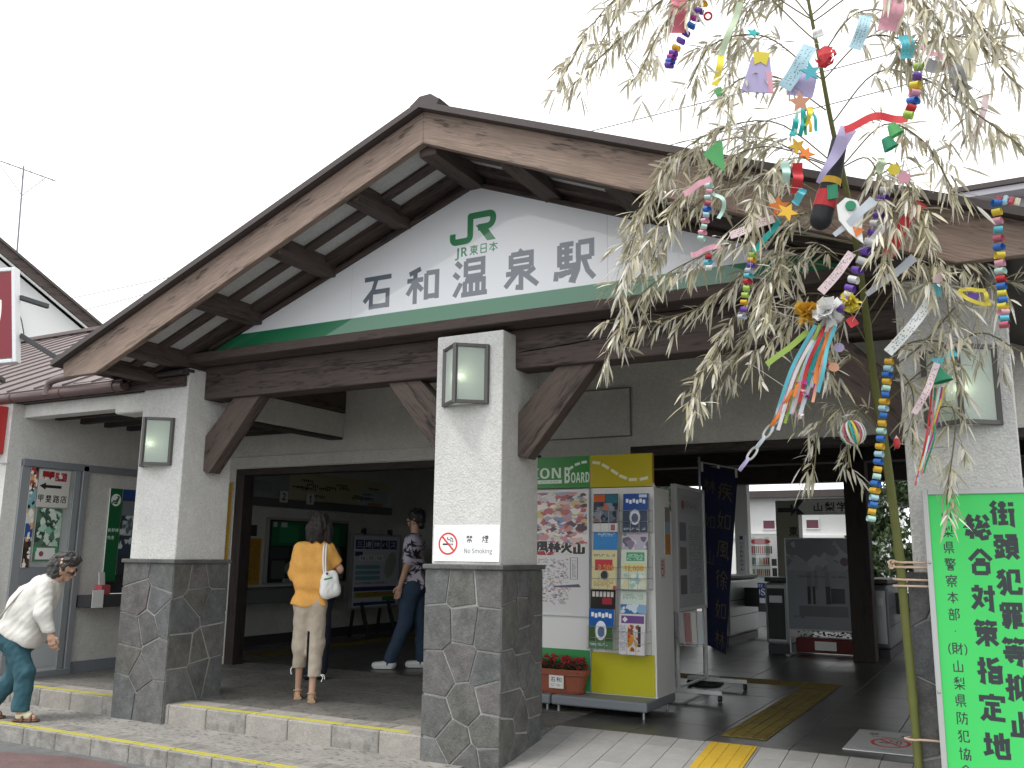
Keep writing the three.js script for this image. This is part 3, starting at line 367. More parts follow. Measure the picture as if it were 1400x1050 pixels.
// ---------------------------------------------------------------- pillar lamps
const frosted = new THREE.MeshPhysicalMaterial({ color: rgb(.62, .68, .64), transmission: .5, roughness: .62, thickness: 0, bumpMap: T.plasterB, bumpScale: .001 });
function lamp(cx, y0, y1, label) {
  const t = thing('wall_lamp', label, 'lamp', [cx, y0, .004], 0, 'lanterns on the pillars'), h = y1 - y0, w = .19, d = .155, b = .016;
  const fm = std([.10, .095, .092], .5, { metalness: .3 }), C = [[-w, .0], [0, d], [w, .0]], L = [];
  for (const [x, z] of C) L.push(beam([x, 0, z + .01], [x, h, z + .01], b * 2, b * 2, .003, V(0, 0, 1)));
  for (const y of [b * .8, h - b * .8]) { L.push(beam([-w, y, .01], [0, y, d + .01], b * 1.6, b * 1.7, .003), beam([w, y, .01], [0, y, d + .01], b * 1.6, b * 1.7, .003)); }
  part('frame', L, fm, t);
  part('roof_plate', (() => { const g = prism([[-w, 0], [w, 0], [0, -d]], 0, .012); g.rotateX(-Math.PI / 2); g.translate(0, h - .012, .01); return g; })(), fm, t);
  part('back_plate', box(-w, w, .01, h - .01, 0, .008), std([.6, .62, .6], .6), t);
  for (const s of [-1, 1]) part('pane', beam([s * (w - .008), h / 2, .014], [s * .01, h / 2, d + .004], .004, h - .03, .001), frosted, t);
  part('bottom_pane', (() => { const g = prism([[-w + .02, 0], [w - .02, 0], [0, -d + .015]], 0, .004); g.rotateX(-Math.PI / 2); g.translate(0, .012, .012); return g; })(), frosted, t);
  const bulb = part('bulb', new THREE.SphereGeometry(.035, 16, 12).translate(0, h * .46, .062), std([.9, .9, .8], .5, { emissive: rgb(1, .98, .7), emissiveIntensity: 2.6 }), t);
  part('socket', rod([0, .012, .062], [0, h * .46 - .03, .062], .014, 8), fm, t);
  const l = new THREE.PointLight(rgb(1, .97, .78), .07); l.position.set(0, h * .46, .1); l.castShadow = true; l.shadow.radius = 2; t.add(l);
}
lamp(.278, 2.443, 2.905, 'glass lantern high on the pillar above the no smoking notice'); lamp(-3.11, 2.10, 2.545, 'glass lantern on the pillar beside the shop door'); lamp(3.692, 2.083, 2.552, 'glass lantern behind dry bamboo leaves above the green board');
// ---------------------------------------------------------------- notices on the pillars
{ const tx = canvasTex(512, 240, g => { fill(g, '#f1f2f2', 0, 0, 512, 240); noSmoking(g, 112, 124, 76); g.strokeStyle = '#333'; row(g, '禁', 258, 68, 50, 10); row(g, '煙', 380, 68, 50, 10); say(g, 'No Smoking', 238, 186, '41px sans-serif', '#333'); });
  const g = new THREE.PlaneGeometry(.57, .268, 16, 4), p = g.attributes.position; for (let i = 0; i < p.count; i++) p.setZ(i, .006 + .004 * Math.sin(p.getX(i) * 14 + p.getY(i) * 9)); g.computeVertexNormals(); g.translate(.31, 1.402, .004);
  const s = thing('no_smoking_notice', 'white no smoking notice with a red ring on the pillar', 'sign'); part('notice_sheet', g, printed(tx, .45, { side: THREE.DoubleSide }), s); part('backing', box(.027, .593, 1.272, 1.532, .0005, .005), M.white, s); }
{ const W = .98, H = 1.66, tw = 760, th = 1290;
  const tx = canvasTex(tw, th, g => { fill(g, '#45d268', 0, 0, tw, th); g.strokeStyle = '#33373c'; column(g, '山梨県警察本部・', 46, 62, 54, 8.5, 1.31, .86); say(g, '(', 34, 674, '52px sans-serif', '#33373c'); say(g, ')', 96, 674, '52px sans-serif', '#33373c'); glyph(g, '財', 50, 630, 52, 9, .86); column(g, '山梨県防犯協会', 46, 701, 54, 8.5, 1.31, .86); column(g, '総合対策指定地域', 140, 84, 113, 15.5, 1.32, .84); column(g, '街頭犯罪等抑止', 240, 26, 112, 15.5, 1.28, .84); column(g, '山梨県', 420, 40, 100, 14, 1.3); });
  const s = thing('notice_board', 'tall bright green board with dark characters strapped to the pillar', 'sign', [3.972, 1.683 - H / 2, .14]);
  part('board_panel', (() => new THREE.BoxGeometry(W, H, .02))(), [M.alu, M.alu, M.alu, M.alu, printed(tx, .55), M.alu], s);
  part('board_frame', [box(-W / 2 - .03, -W / 2, -H / 2 - .03, H / 2 + .03, -.02, .022, .005), box(W / 2, W / 2 + .03, -H / 2 - .03, H / 2 + .03, -.02, .022, .005), box(-W / 2, W / 2, H / 2, H / 2 + .03, -.02, .022, .005), box(-W / 2, W / 2, -H / 2 - .03, -H / 2, -.02, .022, .005)], std([.5, .5, .5], .45, { metalness: .2 }), s);
  part('back_post', [box(-.3, -.26, -H / 2 - .12, H / 2, -.09, -.021), box(.26, .3, -H / 2 - .12, H / 2, -.09, -.021)], M.alu, s);
  for (const y of [.45, -.25, -.7]) part('screw', new THREE.SphereGeometry(.009, 8, 6).translate(-W / 2 - .015, y, .024), M.steel, s); }
{ // maroon projecting sign on the wing roof
  const tx = canvasTex(256, 512, g => { fill(g, '#7d1f2c', 0, 0, 256, 512); g.strokeStyle = '#e8e6e2'; g.lineWidth = 17; g.lineCap = 'round'; g.beginPath(); g.moveTo(212, 170); g.bezierCurveTo(214, 300, 190, 420, 110, 440); g.stroke(); g.beginPath(); g.moveTo(30, 200); g.bezierCurveTo(60, 260, 70, 340, 60, 430); g.stroke(); });
  const s = thing('projecting_sign', 'maroon shop sign in a white frame above the wing roof', 'sign', [-5.10, 3.12, .6]); s.rotation.set(0, .55, .12);
  part('sign_face', new THREE.BoxGeometry(.7, .9, .1).translate(0, .5, 0), [M.white, M.white, M.white, M.white, printed(tx, .4), M.white], s); part('sign_frame', [box(.35, .39, .0, 1.0, -.055, .055, .008), box(-.39, -.35, .0, 1.0, -.055, .055, .008), box(-.35, .35, .96, 1.0, -.055, .055, .008), box(-.35, .35, .0, .04, -.055, .055, .008)], M.whiteMetal, s);
  part('strut', beam([.39, .30, -.04], [.80, -.02, -.12], .04, .05), M.dark, s); part('bracket', beam([.39, .7, -.04], [.56, .66, -.3], .04, .05), M.dark, s); part('support', beam([0, .0, -.05], [0, -.05, -.5], .05, .05), M.dark, s); }
{ const s = thing('wall_sign', 'red and black light box sign on the shop front wall', 'sign', [-5.62, 2.3, .1]); part('sign_box', box(-.35, .30, 0, .5, 0, .12, .01), std([.45, .03, .03], .4), s); part('sign_inset', box(-.3, .22, .06, .3, .12, .124), M.black, s); part('hook', rod([.30, -.1, .02], [.44, -.1, .02], .008, 6), M.steel, s); }
// ---------------------------------------------------------------- shop door stickers and counter things
function wallPrint(name, tx, w, h, at, label, cat, group, thick = .005, rough = .5) { const m = solo(name, new THREE.BoxGeometry(w, h, thick), [M.white, M.white, M.white, M.white, printed(tx, rough), M.white], label, cat, group); m.position.set(...at); m.rotation.y = Math.PI / 2; return m; }
{ const a = canvasTex(256, 256, g => { fill(g, '#c8c6bf', 0, 0, 256, 256); fill(g, '#8f1d22', 26, 10, 96, 40); fill(g, '#a84a55', 130, 14, 96, 60); blotches(g, 26, 10, 200, 60, ['#e6d9d2', '#7d1f2c'], 14, 3, .06); g.fillStyle = '#1b1b1b'; g.beginPath(); g.moveTo(10, 112); g.lineTo(60, 88); g.lineTo(60, 104); g.lineTo(190, 104); g.lineTo(190, 124); g.lineTo(60, 124); g.lineTo(60, 138); g.fill(); g.strokeStyle = '#1b1b1b'; row(g, '甲斐路店', 4, 172, 52, 11, 1.2); });
  wallPrint('door_sticker', a, .37, .40, [-5.214, 1.97, -.44], 'shop name sticker with a black arrow on the door pane', 'poster', 'papers on the shop door');
  const b = canvasTex(180, 320, g => { fill(g, '#56715e', 0, 0, 180, 320); blotches(g, 0, 0, 180, 230, ['#7fb79a', '#3f5548', '#a9c9b8', '#2f4438', '#c9d5cc'], 60, 5, .16); fill(g, '#d9dbd8', 20, 240, 140, 70); g.fillStyle = '#8c4b52'; g.beginPath(); g.arc(60, 276, 16, 0, 7); g.fill(); fill(g, '#2c9a5a', 4, 232, 22, 30); fill(g, '#2c9a5a', 154, 232, 22, 30); });
  wallPrint('door_poster', b, .30, .56, [-5.214, 1.48, -.42], 'green poster taped inside a gold edge on the door', 'poster', 'papers on the shop door');
  const c = canvasTex(64, 512, g => { fill(g, '#a8423f', 0, 0, 64, 110); fill(g, '#7faab0', 0, 110, 64, 110); fill(g, '#d5d5d0', 0, 220, 64, 70); fill(g, '#31508c', 0, 290, 64, 90); fill(g, '#4a3328', 0, 380, 64, 132); blotches(g, 0, 0, 64, 512, ['#efe9dd', '#d9a56a', '#e6e2da', '#222'], 50, 9, .25); });
  wallPrint('vertical_banner', c, .085, 1.05, [-5.214, 1.66, -.20], 'narrow strip of coloured stickers down the door edge', 'sticker', 'papers on the shop door');
  const d = canvasTex(128, 768, g => { fill(g, '#075c32', 0, 0, 128, 768); g.fillStyle = '#e9ece9'; g.beginPath(); g.arc(64, 96, 52, 0, 7); g.fill(); g.strokeStyle = '#075c32'; g.fillStyle = '#075c32'; g.lineWidth = 13; g.lineCap = 'round'; g.beginPath(); g.arc(82, 66, 8, 0, 7); g.fill(); g.beginPath(); g.moveTo(82, 84); g.lineTo(64, 108); g.lineTo(42, 104); g.lineTo(30, 122); g.moveTo(96, 70); g.lineTo(76, 116); g.stroke(); g.beginPath(); g.moveTo(50, 124); g.lineTo(76, 124); g.stroke(); g.strokeStyle = '#dfe6e0'; row(g, '新幹線', 8, 330, 34, 11, 1.12); row(g, '特急', 8, 392, 34, 11, 1.12); });
  wallPrint('reserved_seat_sign', d, .165, 1.06, [-5.238, 1.50, -1.253], 'green ticket counter sign with a white seat pictogram', 'sign', null, .02);
  const e = canvasTex(128, 512, g => { fill(g, '#1c3f80', 0, 0, 128, 60); fill(g, '#2c3136', 0, 60, 128, 452); fill(g, '#72797f', 6, 70, 116, 90); fill(g, '#9fb3b5', 20, 190, 90, 90); fill(g, '#2d3b4c', 0, 300, 128, 100); blotches(g, 0, 160, 128, 200, ['#55626b', '#88979b', '#c0c8c8'], 20, 4, .15); });
  wallPrint('counter_display', e, .19, .98, [-5.24, 1.54, -1.44], 'dark blue information display between counter sign and pillar', 'display', null, .012);
  const t = thing('leaflet_box', 'red box with an upright white leaflet on the counter', 'box', [-5.1, .83, -1.08], .2); part('box_body', box(-.05, .05, 0, .11, -.07, .07, .006), std([.55, .10, .12], .5), t); part('leaflet', box(-.005, .005, .04, .25, -.045, .045).rotateZ(.12), M.white, t);
  const n = solo('counter_card', box(-4.998, -4.99, .70, .89, -1.02, -.88), M.white, 'blank white card hanging over the dark counter edge', 'card'); }
// ---------------------------------------------------------------- ticket machine wall in the hall
{ const map = canvasTex(1024, 160, g => { fill(g, '#b9b48f', 0, 0, 1024, 160); fill(g, '#8f9a9a', 0, 0, 280, 160); fill(g, '#a9b7bb', 780, 60, 244, 100); fill(g, '#b06a3f', 860, 140, 120, 20); g.strokeStyle = '#33322c'; g.lineWidth = 4; const r = rngOf(8); for (let i = 0; i < 16; i++) { const x = 290 + r() * 600, y = 20 + r() * 110; g.beginPath(); g.moveTo(x, y); g.lineTo(x + 30 + r() * 60, y); g.lineTo(x + 60 + r() * 30, y + 20 * r()); g.stroke(); for (let k = 0; k < 6; k++) fill(g, '#33322c', x + k * 14, y - 4, 6, 8 + r() * 14); } smallText(g, 40, 70, 130, 60, '#5b6260', 4); });
  wallPrint('route_map', map, 3.5, .42, [-5.79, 2.34, -5.55], 'pale route map with black lines above the ticket machines', 'map', null, .02);
  solo('number_band', box(-5.798, -5.74, 1.99, 2.12, -7.4, -3.6, .005), std([.09, .095, .095], .6), 'dark strip carrying the ticket window numbers', 'panel');
  const num = (s) => canvasTex(64, 64, g => { fill(g, '#d8d8d4', 0, 0, 64, 64); say(g, s, 32, 52, 'bold 58px sans-serif', '#1a1a1a', 'center'); });
  wallPrint('number_plate', num('2'), .17, .17, [-5.735, 2.15, -4.6], 'white plate with a curved digit two near the hall entrance', 'sign', 'ticket window numbers', .012); wallPrint('number_plate', num('1'), .17, .17, [-5.735, 2.15, -5.2], 'white plate with a straight digit one deeper along the dark strip', 'sign', 'ticket window numbers', .012);
  for (const [z, lab] of [[-4.78, 'ticket machine with a green screen beside the yellow fare panel'], [-5.75, 'ticket machine with a green screen under window number 1']]) {
    const scr = canvasTex(256, 384, g => { fill(g, '#1f2623', 0, 0, 256, 384); fill(g, '#1e6b45', 10, 8, 236, 150); fill(g, '#2f8a5a', 60, 30, 130, 110); fill(g, '#b9c9c0', 18, 14, 26, 30); fill(g, '#b9c9c0', 70, 14, 40, 30); fill(g, '#3c4744', 10, 168, 120, 70); fill(g, '#59625f', 20, 250, 90, 110); g.fillStyle = '#8d8f7e'; g.beginPath(); g.arc(150, 300, 44, 0, 7); g.fill(); fill(g, '#151816', 150, 250, 90, 120); });
    const t = thing('ticket_machine', lab, 'ticket machine', [-5.8, 0, z], 0, 'ticket machines in the hall'); part('cabinet', box(0, .05, .86, 1.84, -.46, .46, .01), std([.35, .36, .35], .5), t); const f = part('screen_panel', new THREE.BoxGeometry(.84, .92, .01), [M.dark, M.dark, M.dark, M.dark, printed(scr, .3), M.dark], t); f.position.set(.056, 1.34, 0); f.rotation.y = Math.PI / 2; part('coin_tray', box(.05, .09, .88, .94, -.3, .1, .01), M.steel, t); }
  const fare = canvasTex(96, 256, g => { fill(g, '#b98a1d', 0, 0, 96, 256); smallText(g, 8, 16, 80, 220, '#7d5a10', 6); });
  wallPrint('fare_notice', fare, .36, .66, [-5.79, 1.19, -4.06], 'yellow fare panel left of the ticket machines', 'panel', null, .012); solo('speaker_panel', box(-5.798, -5.78, 1.55, 1.71, -4.13, -3.95), M.black, 'small black square panel above the yellow fare panel', 'panel');
  solo('machine_shelf', box(-5.798, -5.3, .62, .82, -5.6, -3.2, .01), std([.14, .145, .145], .5), 'long grey shelf below the ticket machines', 'shelf');
  solo('skirting_board', box(-5.798, -5.77, 0, .14, -9.6, -2.6), M.dark, 'dark skirting board below the ticket machine wall', 'skirting');
  const y = canvasTex(48, 512, g => { fill(g, '#a8841e', 0, 0, 48, 512); smallText(g, 8, 10, 32, 490, '#6e5310', 2); }); const yp = solo('fare_strip', new THREE.BoxGeometry(.13, 1.5, .02), [M.white, M.white, M.white, M.white, printed(y), M.white], 'tall yellow strip on the jamb behind the pillar', 'panel'); yp.position.set(-4.60, 1.42, ZW + .014);
  // door and green sign at the end of the hall
  const t = thing('hall_door', 'dark framed door with a pale window beyond the flowered shirt', 'door', [-5.05, 0, -9.66]); part('door_leaf', [box(-.72, -.52, 0, 2.42, 0, .06), box(.3, .72, 0, 2.42, 0, .06), box(-.52, .3, 0, .9, 0, .06), box(-.52, .3, 2.2, 2.42, 0, .06)], M.black, t); part('pane', box(-.52, .3, .9, 2.2, .02, .03), M.glass, t); part('blind', box(-.52, .3, .9, 1.7, -.02, -.012), std([.45, .47, .46], .8), t);
  solo('direction_sign', box(-5.75, -4.2, 2.46, 2.68, -9.64, -9.6), std([.01, .11, .065], .4), 'dark green strip sign over the hall door', 'sign'); solo('hanging_sign', box(-3.2, -2.5, 2.3, 2.62, -6.2, -6.12), std([.03, .03, .07], .4), 'dark blue sign hanging from the hall ceiling', 'sign');
}
{ // rail pass poster on an easel
  const tx = canvasTex(384, 576, g => { fill(g, '#c9ced6', 0, 0, 384, 576); [...'三連休パス'].forEach((c, i) => { fill(g, '#27306b', 18 + i * 70, 34, 64, 74); g.strokeStyle = '#d7dae4'; glyph(g, c, 24 + i * 70, 44, 52, 12); }); fill(g, '#343a6e', 16, 130, 60, 36); ['14', '15', '16'].forEach((s, i) => { fill(g, '#e4e6e8', 50 + i * 68, 160, 60, 44); say(g, s, 56 + i * 68, 196, 'bold 38px sans-serif', '#777d88'); }); for (const yy of [240, 286, 330]) { fill(g, '#6fa6b5', 24, yy, 200, 30); } g.fillStyle = '#9fb0a4'; g.beginPath(); g.ellipse(310, 240, 46, 110, .2, 0, 7); g.fill(); smallText(g, 24, 378, 260, 18, '#333a55', 3); fill(g, '#30386f', 16, 416, 352, 34); fill(g, '#a79a3c', 20, 458, 340, 44); smallText(g, 40, 464, 300, 30, '#6a3b34', 5); fill(g, '#2f7355', 250, 502, 110, 34); fill(g, '#2b3368', 16, 540, 352, 24); });
  const t = thing('poster_easel', 'framed rail pass poster in blue and white on a black easel', 'poster stand', [-5.36, 0, -6.47]); const W = 1.32, H = 1.2;
  const b = part('poster_board', new THREE.BoxGeometry(W - .07, H - .07, .02), [M.alu, M.alu, M.alu, M.alu, printed(tx, .4), M.alu], t); b.position.set(0, 1.04, 0); b.rotation.set(0, Math.PI / 2, 0);
  part('frame', [box(-.02, .02, .44, .475, -W / 2, W / 2), box(-.02, .02, 1.605, 1.64, -W / 2, W / 2), box(-.02, .02, .475, 1.605, -W / 2, -W / 2 + .035), box(-.02, .02, .475, 1.605, W / 2 - .035, W / 2)], M.alu, t);
  for (const z of [-.36, .36]) { part('leg', beam([.18, 0, z], [0, .55, z], .05, .05), M.black, t); part('leg', beam([-.2, 0, z], [-.03, 1.5, z], .04, .04), M.black, t); part('clip', box(-.03, .03, 1.62, 1.72, z - .04, z + .04, .01), M.black, t); }
}
// ---------------------------------------------------------------- station board kiosk
{ const K0 = -.62, KM = .555, K1 = 1.145, ZF = -1.75;
  const t = thing('display_kiosk', 'green and yellow information kiosk with brochure racks and map poster', 'kiosk'); const wm = std([.76, .76, .75], .45);
  part('cabinet', box(K0, K1, .14, 1.925, -2.2, ZF, .004), wm, t);
  { const g = prism([[2.22, .14], [1.75, .14], [1.75, 1.96], [2.22, 1.72]], 0, .012); g.rotateY(-Math.PI / 2); g.scale(1, 1, 1); const p = g.attributes.position; for (let i = 0; i < p.count; i++) { p.setXYZ(i, K1 + .001 + Math.abs(p.getX(i)), p.getY(i), -Math.abs(p.getZ(i))); } g.computeVertexNormals(); part('side_panel', g, wm, t); }
  const hd = canvasTex(1024, 260, g => { fill(g, '#2f8a35', 0, 0, 1024, 260); g.save(); g.scale(1.12, 1); say(g, 'STATION', 700, 178, 'bold 122px sans-serif', '#dfe8dc', 'right'); g.restore(); g.save(); g.translate(800, 0); g.scale(.52, 1); say(g, 'B', -10, 222, 'bold 186px sans-serif', '#dfe8dc'); say(g, 'OARD', 112, 220, 'bold 118px sans-serif', '#dfe8dc'); g.restore(); fill(g, '#dfe8dc', 470, 192, 310, 30); smallText(g, 500, 202, 250, 10, '#2f8a35', 2); g.fillStyle = '#dfe8dc'; for (const [x, y, a] of [[860, 96, -.5], [918, 66, -.3], [978, 52, -.1]]) { g.save(); g.translate(x, y); g.rotate(a); g.fillRect(-24, -11, 48, 22); g.restore(); } });
  const hy = canvasTex(512, 260, g => { fill(g, '#b8a80d', 0, 0, 512, 260); g.fillStyle = '#e2ddc0'; for (const [x, y, a] of [[52, 60, .15], [130, 92, .55], [205, 140, .6], [275, 182, .4], [355, 205, 0], [445, 200, -.2]]) { g.save(); g.translate(x, y); g.rotate(a); g.fillRect(-34, -12, 68, 24); g.restore(); } });
  const H = (x0, x1, y0, y1, z, name, m) => part(name, new THREE.BoxGeometry(x1 - x0, y1 - y0, .05).translate((x0 + x1) / 2, (y0 + y1) / 2, z), m, t);
  H(K0, KM - .003, 1.935, 2.222, ZF - .01, 'header_panel', [wm, wm, wm, wm, printed(hd, .4), wm]); H(KM + .003, K1 + .006, 1.93, 2.222, ZF - .012, 'header_panel', [M.tactile, M.tactile, M.tactile, M.tactile, printed(hy, .4), M.tactile]);
  const gr = std([.03, .27, .07], .45), yl = std([.50, .46, .012], .45);
  part('lower_panel', box(K0, KM - .006, .15, .50, ZF, ZF + .008), gr, t); part('lower_panel', box(KM + .006, K1 - .004, .15, .492, ZF, ZF + .008), yl, t);
  part('divider', box(KM - .006, KM + .006, .14, 1.93, ZF, ZF + .016, .003), M.alu, t);
  const map = canvasTex(512, 1024, g => { fill(g, '#d3cfd0', 0, 0, 512, 1024); blotches(g, 0, 0, 512, 470, ['#c98f8a', '#b9646a', '#d9b9b0', '#a8a0b0', '#e4d8d4', '#8f6a78', '#cdbb7a', '#7f90b5', '#b5564a', '#e9e2df', '#5a4650'], 520, 12, .05); fill(g, '#d3cfd0', 0, 0, 250, 90); blotches(g, 140, 10, 220, 80, ['#d8d2d2', '#c9c1c4'], 14, 2, .1); g.fillStyle = '#b5202c'; g.beginPath(); g.moveTo(250, 500); g.lineTo(320, 440); g.lineTo(372, 490); g.lineTo(300, 590); g.fill(); for (const [c, w] of [['#e8e4e2', 26], ['#1f1b1b', 16]]) { g.strokeStyle = c; [...'風林火山'].forEach((q, i) => glyph(g, q, 262 + i * 60, 420 + i * 6, 92, w, .64)); } g.fillStyle = '#d8d5d6'; g.fillRect(0, 540, 512, 484); smallText(g, 150, 528, 200, 12, '#333', 7); blotches(g, 270, 570, 150, 380, ['#b5b0bd', '#c9c4c9', '#9a98ab', '#cbbab2', '#a9b3a2', '#6f6c80', '#c79a9a', '#8f9a88'], 260, 21, .05); g.strokeStyle = '#77748a'; g.lineWidth = 3; const r = rngOf(3); for (let i = 0; i < 40; i++) { const x = 270 + r() * 150, y = 580 + r() * 360; g.beginPath(); g.moveTo(x, y); g.lineTo(x + 40 * (r() - .5), y + 40 * r()); g.stroke(); } g.strokeStyle = '#555'; g.strokeRect(430, 560, 34, 180); smallText(g, 438, 580, 20, 150, '#666', 2); g.fillStyle = '#55566a'; g.beginPath(); g.moveTo(350, 800); g.lineTo(470, 780); g.lineTo(480, 806); g.lineTo(350, 812); g.fill(); fill(g, '#60606c', 110, 960, 100, 40); for (let k = 0; k < 6; k++) fill(g, ['#b5564a', '#d9c7a8', '#999'][k % 3], 10, 580 + k * 66, 34, 40); });
  part('map_poster', new THREE.BoxGeometry(1.06, 1.08, .012).translate(.0, 1.352, ZF + .012), [M.alu, M.alu, M.alu, M.alu, printed(map, .35), M.alu], t);
  part('poster_frame', [box(-.56, .545, 1.89, 1.92, ZF, ZF + .03, .008), box(-.56, .545, .785, .815, ZF, ZF + .03, .008), box(.53, .549, .785, 1.92, ZF, ZF + .03, .006), box(-.56, -.53, .785, 1.92, ZF, ZF + .03, .008)], M.whiteMetal, t);
  { const p = t.children.find(c => c.name === 'map_poster'); }
  for (const [a, b] of [[K0 - .04, .27], [.278, K1 + .01]]) { const pl = part('plinth', box(a, b, .055, .14, -2.25, -1.5, .02), M.greyPaint, t); for (const x of [a + .05, b - .05]) for (const z of [-1.56, -2.15]) part('foot', rod([x, 0, z], [x, .055, z], .012, 8), M.steel, pl); }
  const BRO = [[0.741,1.697,-1.66], [1.024,1.693,-1.66], [0.738,1.4,-1.66], [0.741,1.204,-1.62], [1.015,1.394,-1.66], [1.016,1.209,-1.62], [0.709,0.868,-1.66], [0.708,0.701,-1.62], [0.991,0.857,-1.66], [0.992,0.668,-1.62]]; // racks hold the brochures
  const wires = (cx, cy, z) => { const L = [], w = .12, y0 = cy - .17, y1 = cy + .02, zf = z + .035, zb = ZF + .002; for (const x of [-w, -w / 3, w / 3, w]) L.push(rod([cx + x, y0, zf], [cx + x, y1, zf], .0022, 5), rod([cx + x, y0, zb], [cx + x, y0, zf], .0022, 5)); for (const y of [y0, (y0 + y1) / 2, y1]) L.push(rod([cx - w, y, zf], [cx + w, y, zf], .0022, 5), rod([cx - w, y, zb], [cx - w, y, zf], .0022, 5), rod([cx + w, y, zb], [cx + w, y, zf], .0022, 5)); L.push(rod([cx - w, y0, zb], [cx - w, cy + .12, zb], .0025, 5), rod([cx + w, y0, zb], [cx + w, cy + .12, zb], .0025, 5)); return L; };
  const designs = [
    [g => { fill(g, '#3c424e', 0, 0, 128, 180); fill(g, '#c65a2c', 0, 4, 60, 34); fill(g, '#2d6a78', 64, 4, 60, 40); blotches(g, 0, 44, 128, 90, ['#66707e', '#8a929d', '#b56f66', '#2b3140'], 24, 4, .2); fill(g, '#d9d6d6', 0, 140, 128, 40); fill(g, '#a06a66', 92, 146, 22, 28); }, 'brochure with orange and teal photos in the top left rack'],
    [g => { fill(g, '#1f4a94', 0, 0, 128, 90); fill(g, '#39455a', 0, 84, 128, 96); g.fillStyle = '#e6ebf2'; for (let k = 0; k < 6; k++) g.fillRect(14 + k * 17, 24 + (k % 2) * 5, 13, 18); fill(g, '#c9d2e0', 80, 4, 40, 14); g.fillStyle = '#e4e6ea'; g.beginPath(); g.ellipse(60, 110, 27, 36, 0, 0, 7); g.fill(); g.fillStyle = '#55617a'; g.beginPath(); g.ellipse(60, 114, 17, 22, 0, 0, 7); g.fill(); smallText(g, 4, 160, 110, 12, '#d8dce2', 2); }, 'dark blue brochure with a white hooded shape in the top row'],
    [g => { fill(g, '#3d86c4', 0, 0, 128, 180); smallText(g, 24, 20, 90, 20, '#dfe9f2', 1); }, 'plain sky blue brochure behind the cream 3,500 leaflet'],
    [g => { fill(g, '#d8cfa2', 0, 0, 128, 180); smallText(g, 10, 20, 108, 10, '#44464c', 2); fill(g, '#c2404a', 16, 44, 90, 50); say(g, '3,500', 30, 92, 'bold 34px sans-serif', '#e0a12a'); g.fillStyle = '#3a4048'; g.beginPath(); g.arc(66, 116, 20, 0, 7); g.fill(); smallText(g, 12, 140, 100, 30, '#a5813c', 3); fill(g, '#c2404a', 110, 164, 18, 16); }, 'cream leaflet priced 3,500 in the middle rack'],
    [g => { fill(g, '#b9b4c2', 0, 0, 128, 180); smallText(g, 24, 14, 96, 18, '#a03a4a', 1); fill(g, '#4f9a86', 4, 6, 16, 30); blotches(g, 0, 40, 128, 60, ['#8a7f96', '#d5d0d8', '#6d6478'], 14, 6, .14); }, 'pale purple leaflet behind the 12,000 leaflet'],
    [g => { fill(g, '#cfd9c8', 0, 0, 128, 180); fill(g, '#4a9c74', 26, 12, 90, 40); smallText(g, 30, 20, 80, 26, '#dcebe2', 1); fill(g, '#d6d49a', 8, 60, 112, 40); say(g, '12,000', 14, 96, 'bold 32px sans-serif', '#d08a2a'); blotches(g, 0, 110, 128, 70, ['#a9c9a0', '#dfe6d8', '#9fc4c4', '#d8d2a8'], 26, 5, .14); }, 'pale green leaflet priced 12,000 in the middle rack'],
    [g => { fill(g, '#23201f', 0, 0, 128, 180); g.fillStyle = '#d8d2cc'; for (let k = 0; k < 6; k++) g.fillRect(8 + k * 19, 12, 14, 24); fill(g, '#a02c3a', 60, 40, 50, 30); }, 'black brochure with white lettering behind the lake brochure'],
    [g => { fill(g, '#1c5aa6', 0, 0, 128, 84); fill(g, '#415c34', 0, 80, 128, 100); g.fillStyle = '#f0f4f8'; for (let k = 0; k < 6; k++) g.fillRect(12 + k * 18, 16 + (k % 2) * 5, 14, 20); g.fillStyle = '#eef0f2'; g.beginPath(); g.ellipse(62, 98, 29, 44, 0, 0, 7); g.fill(); g.fillStyle = '#5d6f94'; g.beginPath(); g.ellipse(64, 104, 18, 24, 0, 0, 7); g.fill(); fill(g, '#57785c', 0, 146, 128, 34); smallText(g, 8, 156, 90, 12, '#e6ece6', 2); }, 'blue and green brochure with a white hooded shape in the bottom rack'],
    [g => { fill(g, '#c9d6cc', 0, 0, 128, 60); smallText(g, 12, 14, 100, 20, '#6f9a80', 1); fill(g, '#3f6fa5', 0, 60, 128, 120); blotches(g, 0, 60, 128, 40, ['#88a9cc', '#cfdbe6'], 10, 2, .14); }, 'pale mint and blue brochure behind the purple headed magazine'],
    [g => { fill(g, '#d4d1d2', 0, 0, 128, 180); fill(g, '#6d4a86', 10, 8, 112, 34); g.fillStyle = '#e4dcea'; g.beginPath(); g.moveTo(28, 12); g.lineTo(42, 25); g.lineTo(28, 38); g.lineTo(14, 25); g.fill(); blotches(g, 42, 48, 58, 118, ['#c9862a', '#b5402c', '#d9a83c', '#8a4a28'], 40, 6, .2); smallText(g, 6, 52, 26, 110, '#7d86a0', 4); fill(g, '#3a3236', 92, 54, 14, 90); }, 'white magazine with a purple heading and orange photo'],
  ];
  BRO.forEach(([x, y, z], i) => { const tx = canvasTex(128, 180, designs[i][0]), s = thing('brochure', designs[i][1], 'brochure', [x, y, z], 0, 'brochures in the kiosk racks'); const pm = std([.7, .7, .68], .6); const bg = new THREE.BoxGeometry(.235, .335, .018); const b = part('stack', bg, [pm, pm, pm, pm, printed(tx, .35), pm], s); b.rotation.x = -.06; });
  for (const [x, y, z] of BRO.filter((_, i) => [0, 1, 3, 5, 7, 9].includes(i))) part('wire_rack', wires(x, y, z), M.steel, t);
